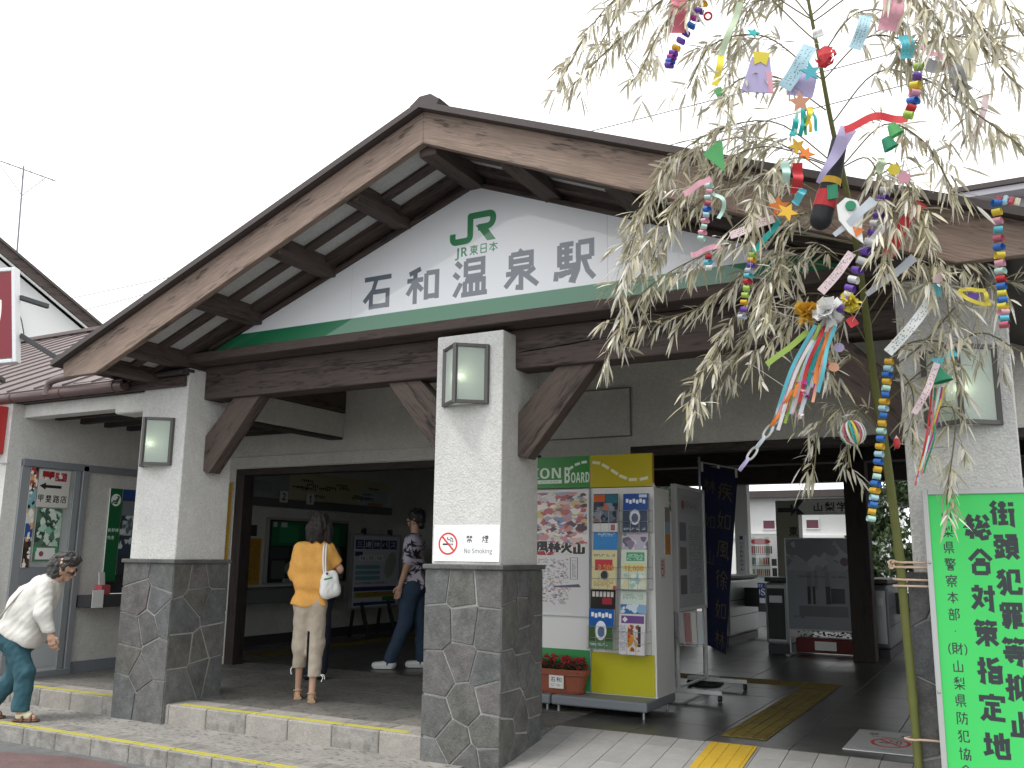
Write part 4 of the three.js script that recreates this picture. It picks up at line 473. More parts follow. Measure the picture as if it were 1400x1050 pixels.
  part('lock', new THREE.CylinderGeometry(.014, .014, .01, 12).rotateX(Math.PI / 2).translate(.71, 1.02, ZF + .006), M.dark, t);
  const s2 = canvasTex(128, 128, g => { fill(g, '#c9c9c4', 0, 0, 128, 128); noSmoking(g, 64, 64, 54); }); wallPrint('no_smoking_sticker', s2, .13, .17, [K1 + .018, 1.22, -1.93], 'round no smoking sticker on the kiosk side', 'sticker', null, .003);
  const s3 = canvasTex(64, 192, g => { fill(g, '#8a7f7a', 0, 0, 64, 60); fill(g, '#8ba3ae', 0, 60, 64, 50); fill(g, '#c9822a', 0, 110, 64, 82); smallText(g, 6, 116, 52, 66, '#8f5a14', 2); }); wallPrint('side_sticker', s3, .15, .42, [K1 + .018, 1.55, -2.08], 'small orange and grey notice on the kiosk side', 'sticker', null, .003);
}
{ // terracotta trough with red flowers on the kiosk plinth
  const t = thing('flower_trough', 'terracotta trough of red flowers with a small white card', 'planter', [.27, .141, -1.64]); const tm = std([.36, .105, .055], .75, { map: T.tile });
  const ring = (w, d, n = 28) => { const P = []; for (let i = 0; i < n; i++) { const a = i / n * 6.2832, c = Math.cos(a), s = Math.sin(a), p = 4; const k = 1 / Math.pow(Math.pow(Math.abs(c), p) + Math.pow(Math.abs(s), p), 1 / p); P.push([c * k * w, s * k * d]); } return P; };
  const levels = [[.25, .07, 0], [.27, .08, .02], [.255, .07, .025], [.285, .085, .15], [.30, .098, .155], [.305, .10, .205], [.29, .088, .205], [.28, .08, .16]]; const P = [], I = [], n = 28; levels.forEach(([w, d, y]) => ring(w, d).forEach(([a, b]) => P.push(a, y, b))); for (let l = 0; l < levels.length - 1; l++) for (let i = 0; i < n; i++) { const a = l * n + i, b = l * n + (i + 1) % n; I.push(a, a + n, b, b, a + n, b + n); } const c = P.length / 3; P.push(0, .16, 0); for (let i = 0; i < n; i++) I.push((levels.length - 1) * n + i, c, (levels.length - 1) * n + (i + 1) % n); const g = new THREE.BufferGeometry(); g.setAttribute('position', new THREE.Float32BufferAttribute(P, 3)); g.setIndex(I); part('trough', metric(toCreasedNormals(g, .5)), tm, t);
  const card = canvasTex(96, 96, q => { fill(q, '#e2e2de', 0, 0, 96, 96); q.strokeStyle = '#222a55'; row(q, '石和', 10, 20, 34, 9, 1.15); smallText(q, 14, 66, 64, 14, '#888', 2); }); part('card', new THREE.BoxGeometry(.14, .12, .004).translate(.04, .105, .093), [M.white, M.white, M.white, M.white, printed(card), M.white], t);
  const r = rngOf(66), fl = [], lf = []; for (let i = 0; i < 70; i++) { const x = (r() - .5) * .54, z = (r() - .5) * .15, y = .20 + r() * .09; for (let k = 0; k < 5; k++) { const p = new THREE.SphereGeometry(.013, 6, 4); p.scale(1, .5, 1); p.translate(.012 * Math.cos(k * 1.26), r() * .006, .012 * Math.sin(k * 1.26)); p.rotateX(r() * 2 - .6); p.translate(x, y + .02, z); fl.push(p); } for (let k = 0; k < 5; k++) { const p = new THREE.SphereGeometry(.02, 6, 4); p.scale(1, .16, .6); p.rotateY(r() * 6); p.rotateZ(r() - .5); p.translate(x + (r() - .5) * .05, .175 + r() * .09, z + (r() - .5) * .05); lf.push(p); } }
  part('flowers', fl, std([.30, .012, .02], .6), t).userData.kind = 'stuff'; part('leaves', lf, std([.035, .06, .025], .6), t).userData.kind = 'stuff';
}
// ---------------------------------------------------------------- hall furniture
{ // wheeled poster stand, board faces +x
  const t = thing('poster_stand', 'tall white wheeled poster stand with a wire leaflet rack', 'poster stand', [1.0, 0, -3.24]); const tx = canvasTex(256, 384, g => { fill(g, '#b9bbbe', 0, 0, 256, 384); fill(g, '#acaeb2', 30, 20, 190, 60); g.fillStyle = '#8a3a3a'; g.beginPath(); g.arc(60, 52, 16, 0, 7); g.fill(); smallText(g, 84, 40, 110, 20, '#5a4040', 2); fill(g, '#5b6672', 24, 110, 60, 60); fill(g, '#6a6a50', 24, 190, 60, 70); fill(g, '#55524e', 24, 280, 60, 60); smallText(g, 110, 120, 120, 220, '#6a6c70', 5); });
  const wm = std([.72, .73, .74], .4); const b = part('poster_board', new THREE.BoxGeometry(.88, 1.17, .03), [wm, wm, wm, wm, printed(tx, .3), wm], t); b.position.set(0, 1.41, 0); b.rotation.y = Math.PI / 2;
  part('frame', [box(-.03, .03, .8, 2.03, -.48, -.44, .006), box(-.03, .03, .8, 2.03, .44, .48, .006), box(-.03, .03, 1.995, 2.03, -.44, .44, .006), box(-.03, .03, .8, .835, -.44, .44, .006)], wm, t);
  for (const z of [-.46, .46]) { part('leg', rod([0, .08, z], [0, .8, z], .022, 10), wm, t); const f = part('foot', box(-.2, .42, .06, .10, z - .02, z + .02, .008), wm, t); for (const x of [-.18, .40]) part('castor', new THREE.CylinderGeometry(.028, .028, .03, 12).rotateZ(Math.PI / 2).translate(x, .029, z), M.black, f); }
  part('cross_bar', rod([0, .1, -.46], [0, .1, .46], .015, 8), wm, t);
  const L = []; for (let k = 0; k < 5; k++) { const x = .02 + k * .062; L.push(rod([x, .80, .50], [x + .03, .50, .56], .004, 5), rod([x + .03, .50, .56], [x + .03, .53, .61], .004, 5)); } for (const [y, z] of [[.80, .50], [.65, .53], [.50, .56], [.53, .61]]) L.push(rod([.02 + (.8 - y) * .1, y, z], [.268 + (.8 - y) * .1, y, z], .004, 5)); L.push(rod([0, .7, .48], [.02, .7, .52], .006, 5), rod([0, .56, .48], [.04, .56, .55], .006, 5)); part('wire_rack', L, M.whiteMetal, t);
  for (let k = 0; k < 4; k++) { const c = [[.6, .6, .6], [.42, .2, .2], [.62, .6, .55], [.5, .54, .58]][k]; const m = solo('leaflet', box(-.025, .025, 0, .29, -.004, .004), std(c, .5), ['grey leaflet nearest the stand leg in the wire rack', 'dull red leaflet in the wheeled stand rack', 'cream leaflet in the wheeled stand rack', 'pale blue leaflet at the outer end of the wire rack'][k], 'leaflet', 'leaflets in the wire rack'); m.position.set(1.09 + k * .062, .515, -2.66); m.rotation.set(-.17, 0, .1); }
}
{ // indigo standing banner
  const tx = canvasTex(256, 1024, g => { fill(g, '#151b3c', 0, 0, 256, 1024); g.strokeStyle = '#5d5334'; column(g, '疾如風徐如林', 118, 70, 112, 7, 1.5); g.strokeStyle = '#4a4534'; column(g, '林如山', 12, 70, 92, 8, 2.2); });
  const t = thing('standing_banner', 'dark indigo banner with faded gold characters on a pole', 'banner', [.90, 0, -3.98], .35); const W = .40, g = new THREE.PlaneGeometry(W, 1.95, 10, 24), p = g.attributes.position; for (let i = 0; i < p.count; i++) { const v = .5 - p.getY(i) / 1.95, u = p.getX(i) / W + .5; p.setX(i, u * W * (1 - .5 * v) + .02); p.setZ(i, .03 * Math.sin(u * 5 + v * 3) + .05 * v * u); p.setY(i, 2.33 - v * 1.93 - .09 * u); } g.computeVertexNormals();
  part('cloth', g, printed(tx, .9, { side: THREE.DoubleSide }), t); part('pole', [rod([0, 0, 0], [0, 2.42, 0], .013, 8), rod([-.02, 2.37, 0], [.43, 2.28, 0], .009, 8)], M.steel, t); part('base', new THREE.CylinderGeometry(.16, .2, .07, 20).translate(0, .035, 0), M.dark, t); for (const x of [.03, .21, .4]) part('loop', box(x - .012, x + .012, 2.26 - .09 * x * 2, 2.36 - .18 * x, -.012, .012), M.white, t);
}
{ // big framed poster before the gates, grey reflection painted into its print
  const tx = canvasTex(384, 512, g => { fill(g, '#8c9096', 0, 0, 384, 512); blotches(g, 0, 0, 384, 180, ['#989ca2', '#7c8086', '#a5aab0'], 40, 3, .2); g.fillStyle = '#5a2028'; g.beginPath(); g.arc(322, 128, 24, 0, 7); g.fill(); for (const [x, w] of [[110, 30], [150, 20], [210, 26]]) fill(g, '#7c8086', x, 160 + w, w, 110); for (const [x, w] of [[110, 18], [140, 14], [212, 26]]) fill(g, '#2a2c30', x, 270, w, 100); fill(g, '#2d2f35', 240, 280, 76, 84); fill(g, '#6a6e74', 60, 380, 270, 60); smallText(g, 240, 210, 90, 10, '#34373c', 3); smallText(g, 30, 440, 60, 12, '#2c2e32', 2); smallText(g, 60, 210, 150, 10, '#3d4045', 9); });
  const t = thing('framed_poster_board', 'large glossy poster with grey reflection painted in, silver framed, before the ticket gates', 'poster stand', [1.555, 0, -7.4]); const W = .92, H = 1.22; part('poster_board', new THREE.BoxGeometry(W, H, .03).translate(0, .975, 0), [M.alu, M.alu, M.alu, M.alu, printed(tx, .25, { clearcoat: 1, clearcoatRoughness: .02 }), M.alu], t);
  part('frame', [box(-W / 2 - .02, -W / 2, .345, 1.605, -.02, .03, .006), box(W / 2, W / 2 + .02, .345, 1.605, -.02, .03, .006), box(-W / 2, W / 2, 1.585, 1.605, -.02, .03, .006), box(-W / 2, W / 2, .345, .365, -.02, .03, .006)], M.steel, t); for (const x of [-.47, .47]) { part('leg', rod([x, 0, -.05], [x, 1.1, -.05], .016, 8), M.steel, t); part('foot', box(x - .03, x + .03, 0, .03, -.25, .15, .008), M.steel, t); } }
{ const t = thing('flower_box', 'dull red flower box with a white card below the poster', 'planter', [1.5, 0, -7.85]); part('box_body', box(-.4, .4, .02, .22, -.12, .12, .02), std([.16, .03, .028], .8), t); part('card', box(-.14, .15, .06, .18, .12, .126), M.white, t); const r = rngOf(4), L = []; for (let i = 0; i < 160; i++) { const p = new THREE.SphereGeometry(.024, 5, 3); p.scale(1, .2, .6); p.rotateX(r() * 3); p.rotateY(r() * 6); p.translate((r() - .5) * .76, .24 + r() * .14, (r() - .5) * .2); L.push(p); } part('leaves', L, std([.06, .07, .045], .7), t).userData.kind = 'stuff'; }
function gate(x, z, len, label, bodyMat, endMat) { const t = thing('ticket_gate', label, 'ticket gate', [x, 0, z], 0, 'ticket gates'); part('body', box(-.16, .16, .12, .98, -len, 0, .05), bodyMat, t); part('base', box(-.14, .14, 0, .12, -len + .03, -.03), M.dark, t); part('top_panel', box(-.165, .165, .985, 1.05, -len + .02, -.02, .02), M.dark, t); part('end_panel', box(-.12, .12, .2, .9, 0, .012, .004), endMat, t); for (const y of [.42, .66]) part('panel_line', box(-.164, .164, y, y + .012, -len + .1, -.1), M.dark, t); part('reader', box(-.09, .09, .70, .8, .012, .03, .004), M.steel, t); part('flap', box(.16, .4, .55, .85, -len / 2 - .02, -len / 2 + .01, .008), M.dark, t); return t; }
const gatePale = std([.42, .44, .44], .35, { metalness: .3 });
gate(-.13, -8.2, 1.9, 'pale metal ticket gate beside the indigo banner', gatePale, gatePale); gate(-1.2, -8.2, 1.9, 'pale metal ticket gate hidden behind the indigo banner', gatePale, gatePale); gate(.90, -7.5, 1.9, 'black fronted ticket gate left of the framed poster', gatePale, M.black); gate(2.21, -7.62, 1.8, 'dark ticket gate at the post behind the framed poster', std([.09, .1, .11], .4), gatePale);
{ const L = thing('gate_rail', 'black counter rail near the bamboo stem', 'rail', [2.75, 0, -8.6]); part('rail_panel', box(-.3, .35, .35, .72, -.03, .03, .01), M.black, L); for (const x of [-.25, .3]) part('post', rod([x, 0, 0], [x, .75, 0], .02, 8), M.dark, L); }
{ const tx = canvasTex(64, 320, g => { fill(g, '#8b8a78', 0, 0, 64, 320); g.fillStyle = '#1d1d1b'; g.beginPath(); g.moveTo(6, 20); g.lineTo(44, 20); g.lineTo(44, 10); g.lineTo(60, 26); g.lineTo(44, 42); g.lineTo(44, 32); g.lineTo(6, 32); g.fill(); g.strokeStyle = '#26261f'; column(g, '東京・', 34, 70, 28, 12, 1.15); }); const s = solo('direction_sign', new THREE.BoxGeometry(.36, 1.9, .3), [M.cream, M.cream, M.cream, M.cream, printed(tx), M.cream], 'beige post panel with a black arrow to the trains', 'sign'); s.position.set(.71, 1.3, -9.55);
  const t2 = canvasTex(512, 128, g => { fill(g, '#23263a', 0, 0, 512, 128); g.fillStyle = '#c9c9c2'; g.beginPath(); g.moveTo(10, 70); g.lineTo(60, 4); g.lineTo(512, 4); g.lineTo(512, 124); g.lineTo(60, 124); g.fill(); g.strokeStyle = '#1d2030'; row(g, '山梨学院', 120, 26, 76, 12, 1.12); smallText(g, 120, 108, 330, 8, '#666', 3); }); const a = solo('hanging_sign', new THREE.BoxGeometry(1.1, .25, .05), [M.dark, M.dark, M.dark, M.dark, printed(t2), M.dark], 'white arrow shaped school sign hanging in the gate opening', 'sign'); a.position.set(1.42, 2.14, -9.4);
  const t3 = canvasTex(64, 384, g => { fill(g, '#d8dade', 0, 0, 64, 384); fill(g, '#2b4a94', 18, 6, 28, 34); g.strokeStyle = '#2a2f44'; column(g, 'いさわおんせん', 14, 56, 34, 10, 1.2); }); const n = solo('station_name_plate', new THREE.BoxGeometry(.13, .70, .03), [M.white, M.white, M.white, M.white, printed(t3), M.white], 'narrow vertical station name plate on the platform post', 'sign'); n.position.set(-.30, 1.36, -10.38);
  const pp = solo('platform_post', box(-.42, -.18, 0, 3.0, -10.6, -10.4, .01), M.white, 'white square post carrying the station name plate', 'post'); }
// ---------------------------------------------------------------- platform and beyond
struct('platform', box(-30, 30, -.3, -.02, -14.6, -9.82), std([.42, .42, .41], .8, { map: T.asphalt }));
{ const t = thing('platform_canopy', 'white edged platform canopy roof beyond the hall', 'canopy'); part('roof_slab', box(-16, 12, 3.02, 3.12, -12.2, -9.85), M.roofMetal, t); part('fascia', box(-16, 12, 2.78, 3.0, -12.28, -12.2), M.whiteMetal, t); part('beam', box(-16, 12, 2.86, 2.96, -11.1, -11.0), M.whiteMetal, t); for (const x of [-7, -2.6, 3.4]) part('post', box(x - .09, x + .09, -.02, 3.02, -11.9, -11.7), M.whiteMetal, t); part('light_tube', rod([-3.5, 2.72, -11], [-1.2, 2.72, -11], .02, 8), M.whiteMetal, t); part('bracket', rod([-2.3, 2.72, -11], [-2.3, 3.02, -11], .012, 6), M.dark, t); }
{ const tx = canvasTex(384, 800, g => { fill(g, '#d5d8da', 0, 0, 384, 800); fill(g, '#e6e8e8', 16, 16, 352, 400); g.fillStyle = '#b03038'; g.beginPath(); g.ellipse(200, 70, 100, 26, 0, 0, 7); g.fill(); const r = rngOf(9), C = ['#5b8a4a', '#b0522e', '#7a4a2c', '#d0a02a', '#3f6f50', '#a03038', '#c9c9c4', '#35506f']; for (const [y, n, h, w] of [[110, 14, 64, 16], [210, 12, 60, 17], [310, 14, 60, 14]]) { for (let k = 0; k < n; k++) fill(g, C[Math.floor(r() * C.length)], 26 + k * (w + 5), y, w, h); fill(g, '#8b9095', 20, y + h + 4, 270, 8); } fill(g, '#2b2f33', 306, 220, 50, 60); fill(g, '#1f2226', 310, 300, 46, 70); fill(g, '#1f3472', 16, 430, 352, 130); say(g, 'BOSS', 70, 536, 'bold 80px serif', '#dfe2ea'); say(g, 'COFFEE', 84, 466, 'bold 32px serif', '#cfd4e4'); g.strokeStyle = '#dfe2ea'; g.lineWidth = 8; g.beginPath(); g.arc(322, 496, 36, 0, 7); g.stroke(); g.beginPath(); g.arc(322, 496, 16, 0, 7); g.stroke(); fill(g, '#4a5b66', 90, 610, 200, 66); });
  const t = thing('vending_machine', 'white drinks vending machine with a blue lower panel on the platform', 'vending machine', [-.61, -.02, -13.35]); part('cabinet', new THREE.BoxGeometry(.78, 1.83, .7).translate(0, .915, 0), [M.white, M.white, M.white, M.white, printed(tx, .3), M.white], t); part('window', box(-.35, .2, .9, 1.76, .352, .358), M.glass, t); part('delivery_flap', box(-.2, .2, .28, .45, .35, .365, .005), M.dark, t); part('foot', box(-.38, .38, -.0, .05, -.33, .33), M.dark, t); }
{ const t = thing('far_house', 'white building with small maroon windows across the tracks', 'building', [-4.8, -.3, -22]); part('wall', box(-7, 5.6, 0, 3.4, -6, 0), M.white, t); for (const [x, y] of [[2.37, 2.61], [3.63, 2.62], [.6, 2.61], [-1.4, 2.61]]) { const w = part('window', box(x - .17, x + .17, y - .12, y + .12, 0, .02), std([.16, .05, .075], .3), t); part('window_frame', [box(x - .2, x - .17, y - .15, y + .15, 0, .04), box(x + .17, x + .2, y - .15, y + .15, 0, .04), box(x - .17, x + .17, y + .12, y + .15, 0, .04), box(x - .17, x + .17, y - .15, y - .12, 0, .04)], M.white, w); } part('string_course', box(-7.02, 5.62, 2.2, 2.3, 0, .06), M.whiteMetal, t); part('roof', box(-7.3, 5.9, 3.4, 3.6, -6.3, .4), M.roofMetal, t); }
{ const t = thing('trackside_fence', 'low pale fence along the far side of the tracks', 'fence', [0, -.3, -18.5]); for (let i = 0; i < 24; i++) part('post', box(-12 + i * 1 - .03, -12 + i * 1 + .03, 0, 1.0, -.03, .03), M.whiteMetal, t); for (const y of [.3, .6, .9]) part('rail', box(-12, 11.1, y, y + .06, .03, .05), M.whiteMetal, t); }
for (const z of [-15.4, -16.5]) { const s = struct('railway_track', box(-40, 40, -.27, -.13, z - .035, z + .035), std([.12, .09, .08], .5, { metalness: .5 })); }
// ---------------------------------------------------------------- trees: trunk, limbs and a crown of leaf faces
function leafCloud(seed, n, blobs, size) { const r = rngOf(seed), P = [], N = []; for (let i = 0; i < n; i++) { const b = blobs[Math.floor(r() * blobs.length)]; let x, y, z, d; do { x = r() * 2 - 1; y = r() * 2 - 1; z = r() * 2 - 1; d = Math.hypot(x, y, z); } while (d > 1 || d < .45 && r() > .3); const c = V(b[0] + x * b[3], b[1] + y * b[3] * .85, b[2] + z * b[3]), q = new THREE.Quaternion().setFromEuler(new THREE.Euler(r() * 6, r() * 6, r() * 6)), s = size * (.6 + r() * .8); const a = [V(-s, 0, 0), V(0, -s * .45, s * .1), V(s, 0, 0), V(0, s * .45, s * .1)].map(v => v.applyQuaternion(q).add(c)); for (const k of [0, 1, 2, 0, 2, 3]) P.push(a[k].x, a[k].y, a[k].z); } const g = new THREE.BufferGeometry(); g.setAttribute('position', new THREE.Float32BufferAttribute(P, 3)); g.computeVertexNormals(); g.setAttribute('uv', new THREE.Float32BufferAttribute(new Float32Array(P.length / 3 * 2), 2)); return g; }
const leafMats = [[.055, .10, .03], [.075, .125, .035], [.045, .085, .03]].map(c => new THREE.MeshPhysicalMaterial({ color: rgb(...c), roughness: .7, side: THREE.DoubleSide, transmission: .25, thickness: 0 }));
function tree(x, z, h, w, seed, label, group) { const t = thing('leafy_tree', label, 'tree', [x, -.3, z], 0, group), r = rngOf(seed), bark = std([.12, .09, .065], .9); part('trunk', tube([[0, 0, 0], [.05, h * .3, .03], [-.04, h * .6, 0], [0, h * .85, .05]], .11 * h / 4, 8, 12), bark, t); const blobs = []; for (let i = 0; i < 16; i++) { const a = r() * 6.28, q = Math.sqrt(r()) * w * .7; blobs.push([Math.cos(a) * q, h * (.25 + .65 * r()), Math.sin(a) * q * .7, w * (.25 + .25 * r())]); } blobs.slice(0, 6).forEach(b => part('limb', rod([0, h * .45, 0], [b[0], b[1], b[2]], .03, 5, .012), bark, t)); part('crown', leafCloud(seed + 5, 5200, blobs, .085), leafMats[seed % 3], t); }
tree(1.9, -20, 4.6, 1.5, 3, 'leafy green tree showing right of the dark gate post', 'trees beyond the tracks'); tree(3.6, -20.6, 5, 1.7, 4, 'tall leafy tree beside the bamboo stem beyond the tracks', 'trees beyond the tracks'); tree(-5.4, -19.8, 4.6, 1.4, 5, 'leafy green tree seen between kiosk and poster stand', 'trees beyond the tracks'); tree(.55, -20.4, 3.9, .7, 7, 'slim dark tree at the end of the white building', 'trees beyond the tracks');
// ---------------------------------------------------------------- neighbouring houses, aerial, wires
{ const t = thing('neighbour_house', 'white gabled house with dark brown roof behind the wing', 'house', [-15.107, -.3, -8.144], .75); const s = .8, W = 5.2, y0 = 6.96 + s * W; // local origin under the right eave, ridge W metres to the left
  part('wall', metric(prism([[-2 * W + .55, 0], [-.55, 0], [-.55, 6.96 + s * .55 - .42], [-W, y0 - .42], [-2 * W + .55, 6.96 + s * .55 - .42]], -7, -.5)), M.white, t);
  part('roof', metric(prism([[-2 * W, 6.96], [-2 * W, 6.70], [-W, y0 - .3], [0, 6.70], [0, 6.96], [-W, y0]], -7.4, 0)), M.darkWood, t);
  part('roof_edge', metric(prism([[-2 * W - .06, 6.99], [-2 * W - .06, 6.92], [-W, y0 + .004], [.06, 6.92], [.06, 6.99], [-W, y0 + .075]], -7.5, .06)), M.roofMetal, t);
  part('soffit', metric(prism([[-2 * W + .1, 6.76], [-2 * W + .1, 6.71], [-W, y0 - .36], [-.1, 6.71], [-.1, 6.76], [-W, y0 - .31]], -.5, -.06)), M.white, t); part('cable', tube([[-2.4, 8.0, -.45], [-1.9, 7.1, -.4], [-1.7, 6.0, -.45]], .014, 5), M.dark, t); }
{ const t = thing('tv_aerial', 'thin rooftop television aerial on a mast', 'aerial', [-16.8, 7.95, -6.9], .6), am = std([.22, .2, .24], .5, { metalness: .4 }); part('mast', rod([0, -.6, 0], [-.12, 2.72, 0], .02, 6), am, t); const A = [-1.05, 2.92, .1], B = [.6, 2.45, -.2]; part('boom', rod(A, B, .014, 6), am, t); part('stay', rod([-.08, 1.95, 0], [-.75, 2.83, .05], .009, 5), am, t); part('stay', rod([-.08, 1.95, 0], [.4, 2.5, -.1], .009, 5), am, t); for (let k = 0; k < 7; k++) { const q = .05 + k * .15, c = V(...A).lerp(V(...B), q), d = V(.1, .22, .5).multiplyScalar(.8 - q * .3); part('element', rod(c.clone().sub(d).toArray(), c.clone().add(d).toArray(), .006, 5), am, t); } }
{ const t = thing('rear_house', 'pale lilac upper wall with dark eaves behind the station roof', 'house', [3.5, -.3, -12]); part('wall', box(.3, 12, 0, 8.2, -6, -.4), std([.50, .48, .52], .8, { map: T.plaster }), t); part('roof', beam([-.1, 8.36, -3.1], [12.4, 8.36, -3.1], 6.4, .1), M.roofMetal, t); part('rain_pipe', rod([.7, 8.2, -.3], [1.3, 7.2, -.3], .06, 8), M.whiteMetal, t); part('eave_board', box(0, 12.3, 8.2, 8.305, -.38, .05), std([.5, .48, .52], .7), t); }
for (const [a, b, l] of [[[-20, 20.4, -30], [30, 22.6, -30], 'upper thin power line over the bamboo'], [[-20, 18.6, -30], [30, 21.6, -30], 'lower thin power line over the bamboo'], [[-70, 17.2, -30], [-15, 18.2, -30], 'upper thin wire left of the gable'], [[-70, 15.2, -30], [-15, 18.6, -30], 'lower thin wire left of the gable']]) solo('power_line', tube([a, [(a[0] + b[0]) / 2, (a[1] + b[1]) / 2 - .35, -30], b], .022, 5, 24), M.dark, l, 'wire', 'overhead wires');
{ // no smoking mat on the floor
  const tx = canvasTex(384, 512, g => { fill(g, '#b9b9bb', 0, 0, 384, 512); g.strokeStyle = '#33343a'; row(g, '禁', 70, 60, 60, 10); row(g, '煙', 250, 60, 60, 10); say(g, 'NO SMOKING', 192, 160, 'bold 30px sans-serif', '#555', 'center'); noSmoking(g, 220, 280, 110); smallText(g, 60, 430, 260, 30, '#8a8a90', 2); });
  const g = new THREE.BoxGeometry(.48, .84, .006); const m = solo('floor_notice', g, [M.white, M.white, M.white, M.white, printed(tx, .5), M.white], 'white no smoking notice lying on the hall floor', 'sign'); m.position.set(2.965, .006, -1.585); m.rotation.x = -Math.PI / 2; }
// ---------------------------------------------------------------- people: smooth bodies meshed from a distance field
const NZ = new ImprovedNoise();
const cap = (a, b, ra, rb = ra) => ({ a, b, ra, rb }), ell = (c, r) => ({ c, r });
function fieldOf(prims, k) { const L = prims.map(p => p.c ? p : { ...p, d: [p.b[0] - p.a[0], p.b[1] - p.a[1], p.b[2] - p.a[2]] }).map(p => p.c ? p : { ...p, l2: p.d[0] ** 2 + p.d[1] ** 2 + p.d[2] ** 2 || 1e-9 });
  return (x, y, z) => { let v = 1e3; for (const p of L) { let d; if (p.c) { const ax = (x - p.c[0]) / p.r[0], ay = (y - p.c[1]) / p.r[1], az = (z - p.c[2]) / p.r[2], k0 = Math.hypot(ax, ay, az), k1 = Math.hypot(ax / p.r[0], ay / p.r[1], az / p.r[2]); d = k1 < 1e-6 ? -Math.min(...p.r) : k0 * (k0 - 1) / k1; } else { const ex = x - p.a[0], ey = y - p.a[1], ez = z - p.a[2]; let t = (ex * p.d[0] + ey * p.d[1] + ez * p.d[2]) / p.l2; t = t < 0 ? 0 : t > 1 ? 1 : t; d = Math.hypot(ex - p.d[0] * t, ey - p.d[1] * t, ez - p.d[2] * t) - (p.ra + (p.rb - p.ra) * t); } const h = Math.max(k - Math.abs(v - d), 0) / k; v = Math.min(v, d) - h * h * k * .25; } return v; }; }
function bounds(prims, pad) { const lo = [9, 9, 9], hi = [-9, -9, -9]; for (const p of prims) for (const [c, r] of p.c ? [[p.c, p.r]] : [[p.a, [p.ra, p.ra, p.ra]], [p.b, [p.rb, p.rb, p.rb]]]) for (let i = 0; i < 3; i++) { lo[i] = Math.min(lo[i], c[i] - r[i] - pad); hi[i] = Math.max(hi[i], c[i] + r[i] + pad); } return [lo, hi]; }
function netMesh(prims, { cell = .012, k = .03, cut, fold } = {}) { // naive surface nets
  const f0 = fieldOf(prims, k), f = (x, y, z) => { let d = f0(x, y, z); if (fold && Math.abs(d) < .05) d += fold(x, y, z); if (cut) d = Math.max(d, cut(x, y, z)); return d; };
  const [lo, hi] = bounds(prims, cell * 2 + .012), n = [0, 1, 2].map(i => Math.ceil((hi[i] - lo[i]) / cell) + 1), F = new Float32Array(n[0] * n[1] * n[2]), id = (i, j, l) => i + n[0] * (j + n[1] * l);
  for (let l = 0; l < n[2]; l++) for (let j = 0; j < n[1]; j++) for (let i = 0; i < n[0]; i++) F[id(i, j, l)] = f(lo[0] + i * cell, lo[1] + j * cell, lo[2] + l * cell);
  const map = new Int32Array(F.length).fill(-1), P = [], I = [];
  for (let l = 0; l < n[2] - 1; l++) for (let j = 0; j < n[1] - 1; j++) for (let i = 0; i < n[0] - 1; i++) { let sx = 0, sy = 0, sz = 0, c = 0; const v = []; for (let q = 0; q < 8; q++) v.push(F[id(i + (q & 1), j + (q >> 1 & 1), l + (q >> 2))]); for (let q = 0; q < 8; q++) for (const b of [1, 2, 4]) if (!(q & b)) { const a = v[q], e = v[q | b]; if (a < 0 !== e < 0) { const t = a / (a - e); sx += (q & 1) + (b === 1 ? t : 0); sy += (q >> 1 & 1) + (b === 2 ? t : 0); sz += (q >> 2) + (b === 4 ? t : 0); c++; } } if (c) { map[id(i, j, l)] = P.length / 3; P.push(lo[0] + (i + sx / c) * cell, lo[1] + (j + sy / c) * cell, lo[2] + (l + sz / c) * cell); } }
  const quad = (a, b, c, d, flip) => { if (a < 0 || b < 0 || c < 0 || d < 0) return; flip ? I.push(a, c, b, a, d, c) : I.push(a, b, c, a, c, d); };
  for (let l = 1; l < n[2] - 1; l++) for (let j = 1; j < n[1] - 1; j++) for (let i = 1; i < n[0] - 1; i++) { const a = F[id(i, j, l)] < 0; if (a !== F[id(i + 1, j, l)] < 0) quad(map[id(i, j - 1, l - 1)], map[id(i, j, l - 1)], map[id(i, j, l)], map[id(i, j - 1, l)], !a); if (a !== F[id(i, j + 1, l)] < 0) quad(map[id(i - 1, j, l - 1)], map[id(i - 1, j, l)], map[id(i, j, l)], map[id(i, j, l - 1)], !a); if (a !== F[id(i, j, l + 1)] < 0) quad(map[id(i - 1, j - 1, l)], map[id(i, j - 1, l)], map[id(i, j, l)], map[id(i - 1, j, l)], !a); }
  const g = new THREE.BufferGeometry(); g.setAttribute('position', new THREE.Float32BufferAttribute(P, 3)); g.setIndex(I); g.computeVertexNormals(); const uv = new Float32Array(P.length / 3 * 2); for (let i = 0; i < P.length / 3; i++) { uv[i * 2] = P[i * 3] + P[i * 3 + 2] * .7; uv[i * 2 + 1] = P[i * 3 + 1]; } g.setAttribute('uv', new THREE.BufferAttribute(uv, 2)); return g;
}
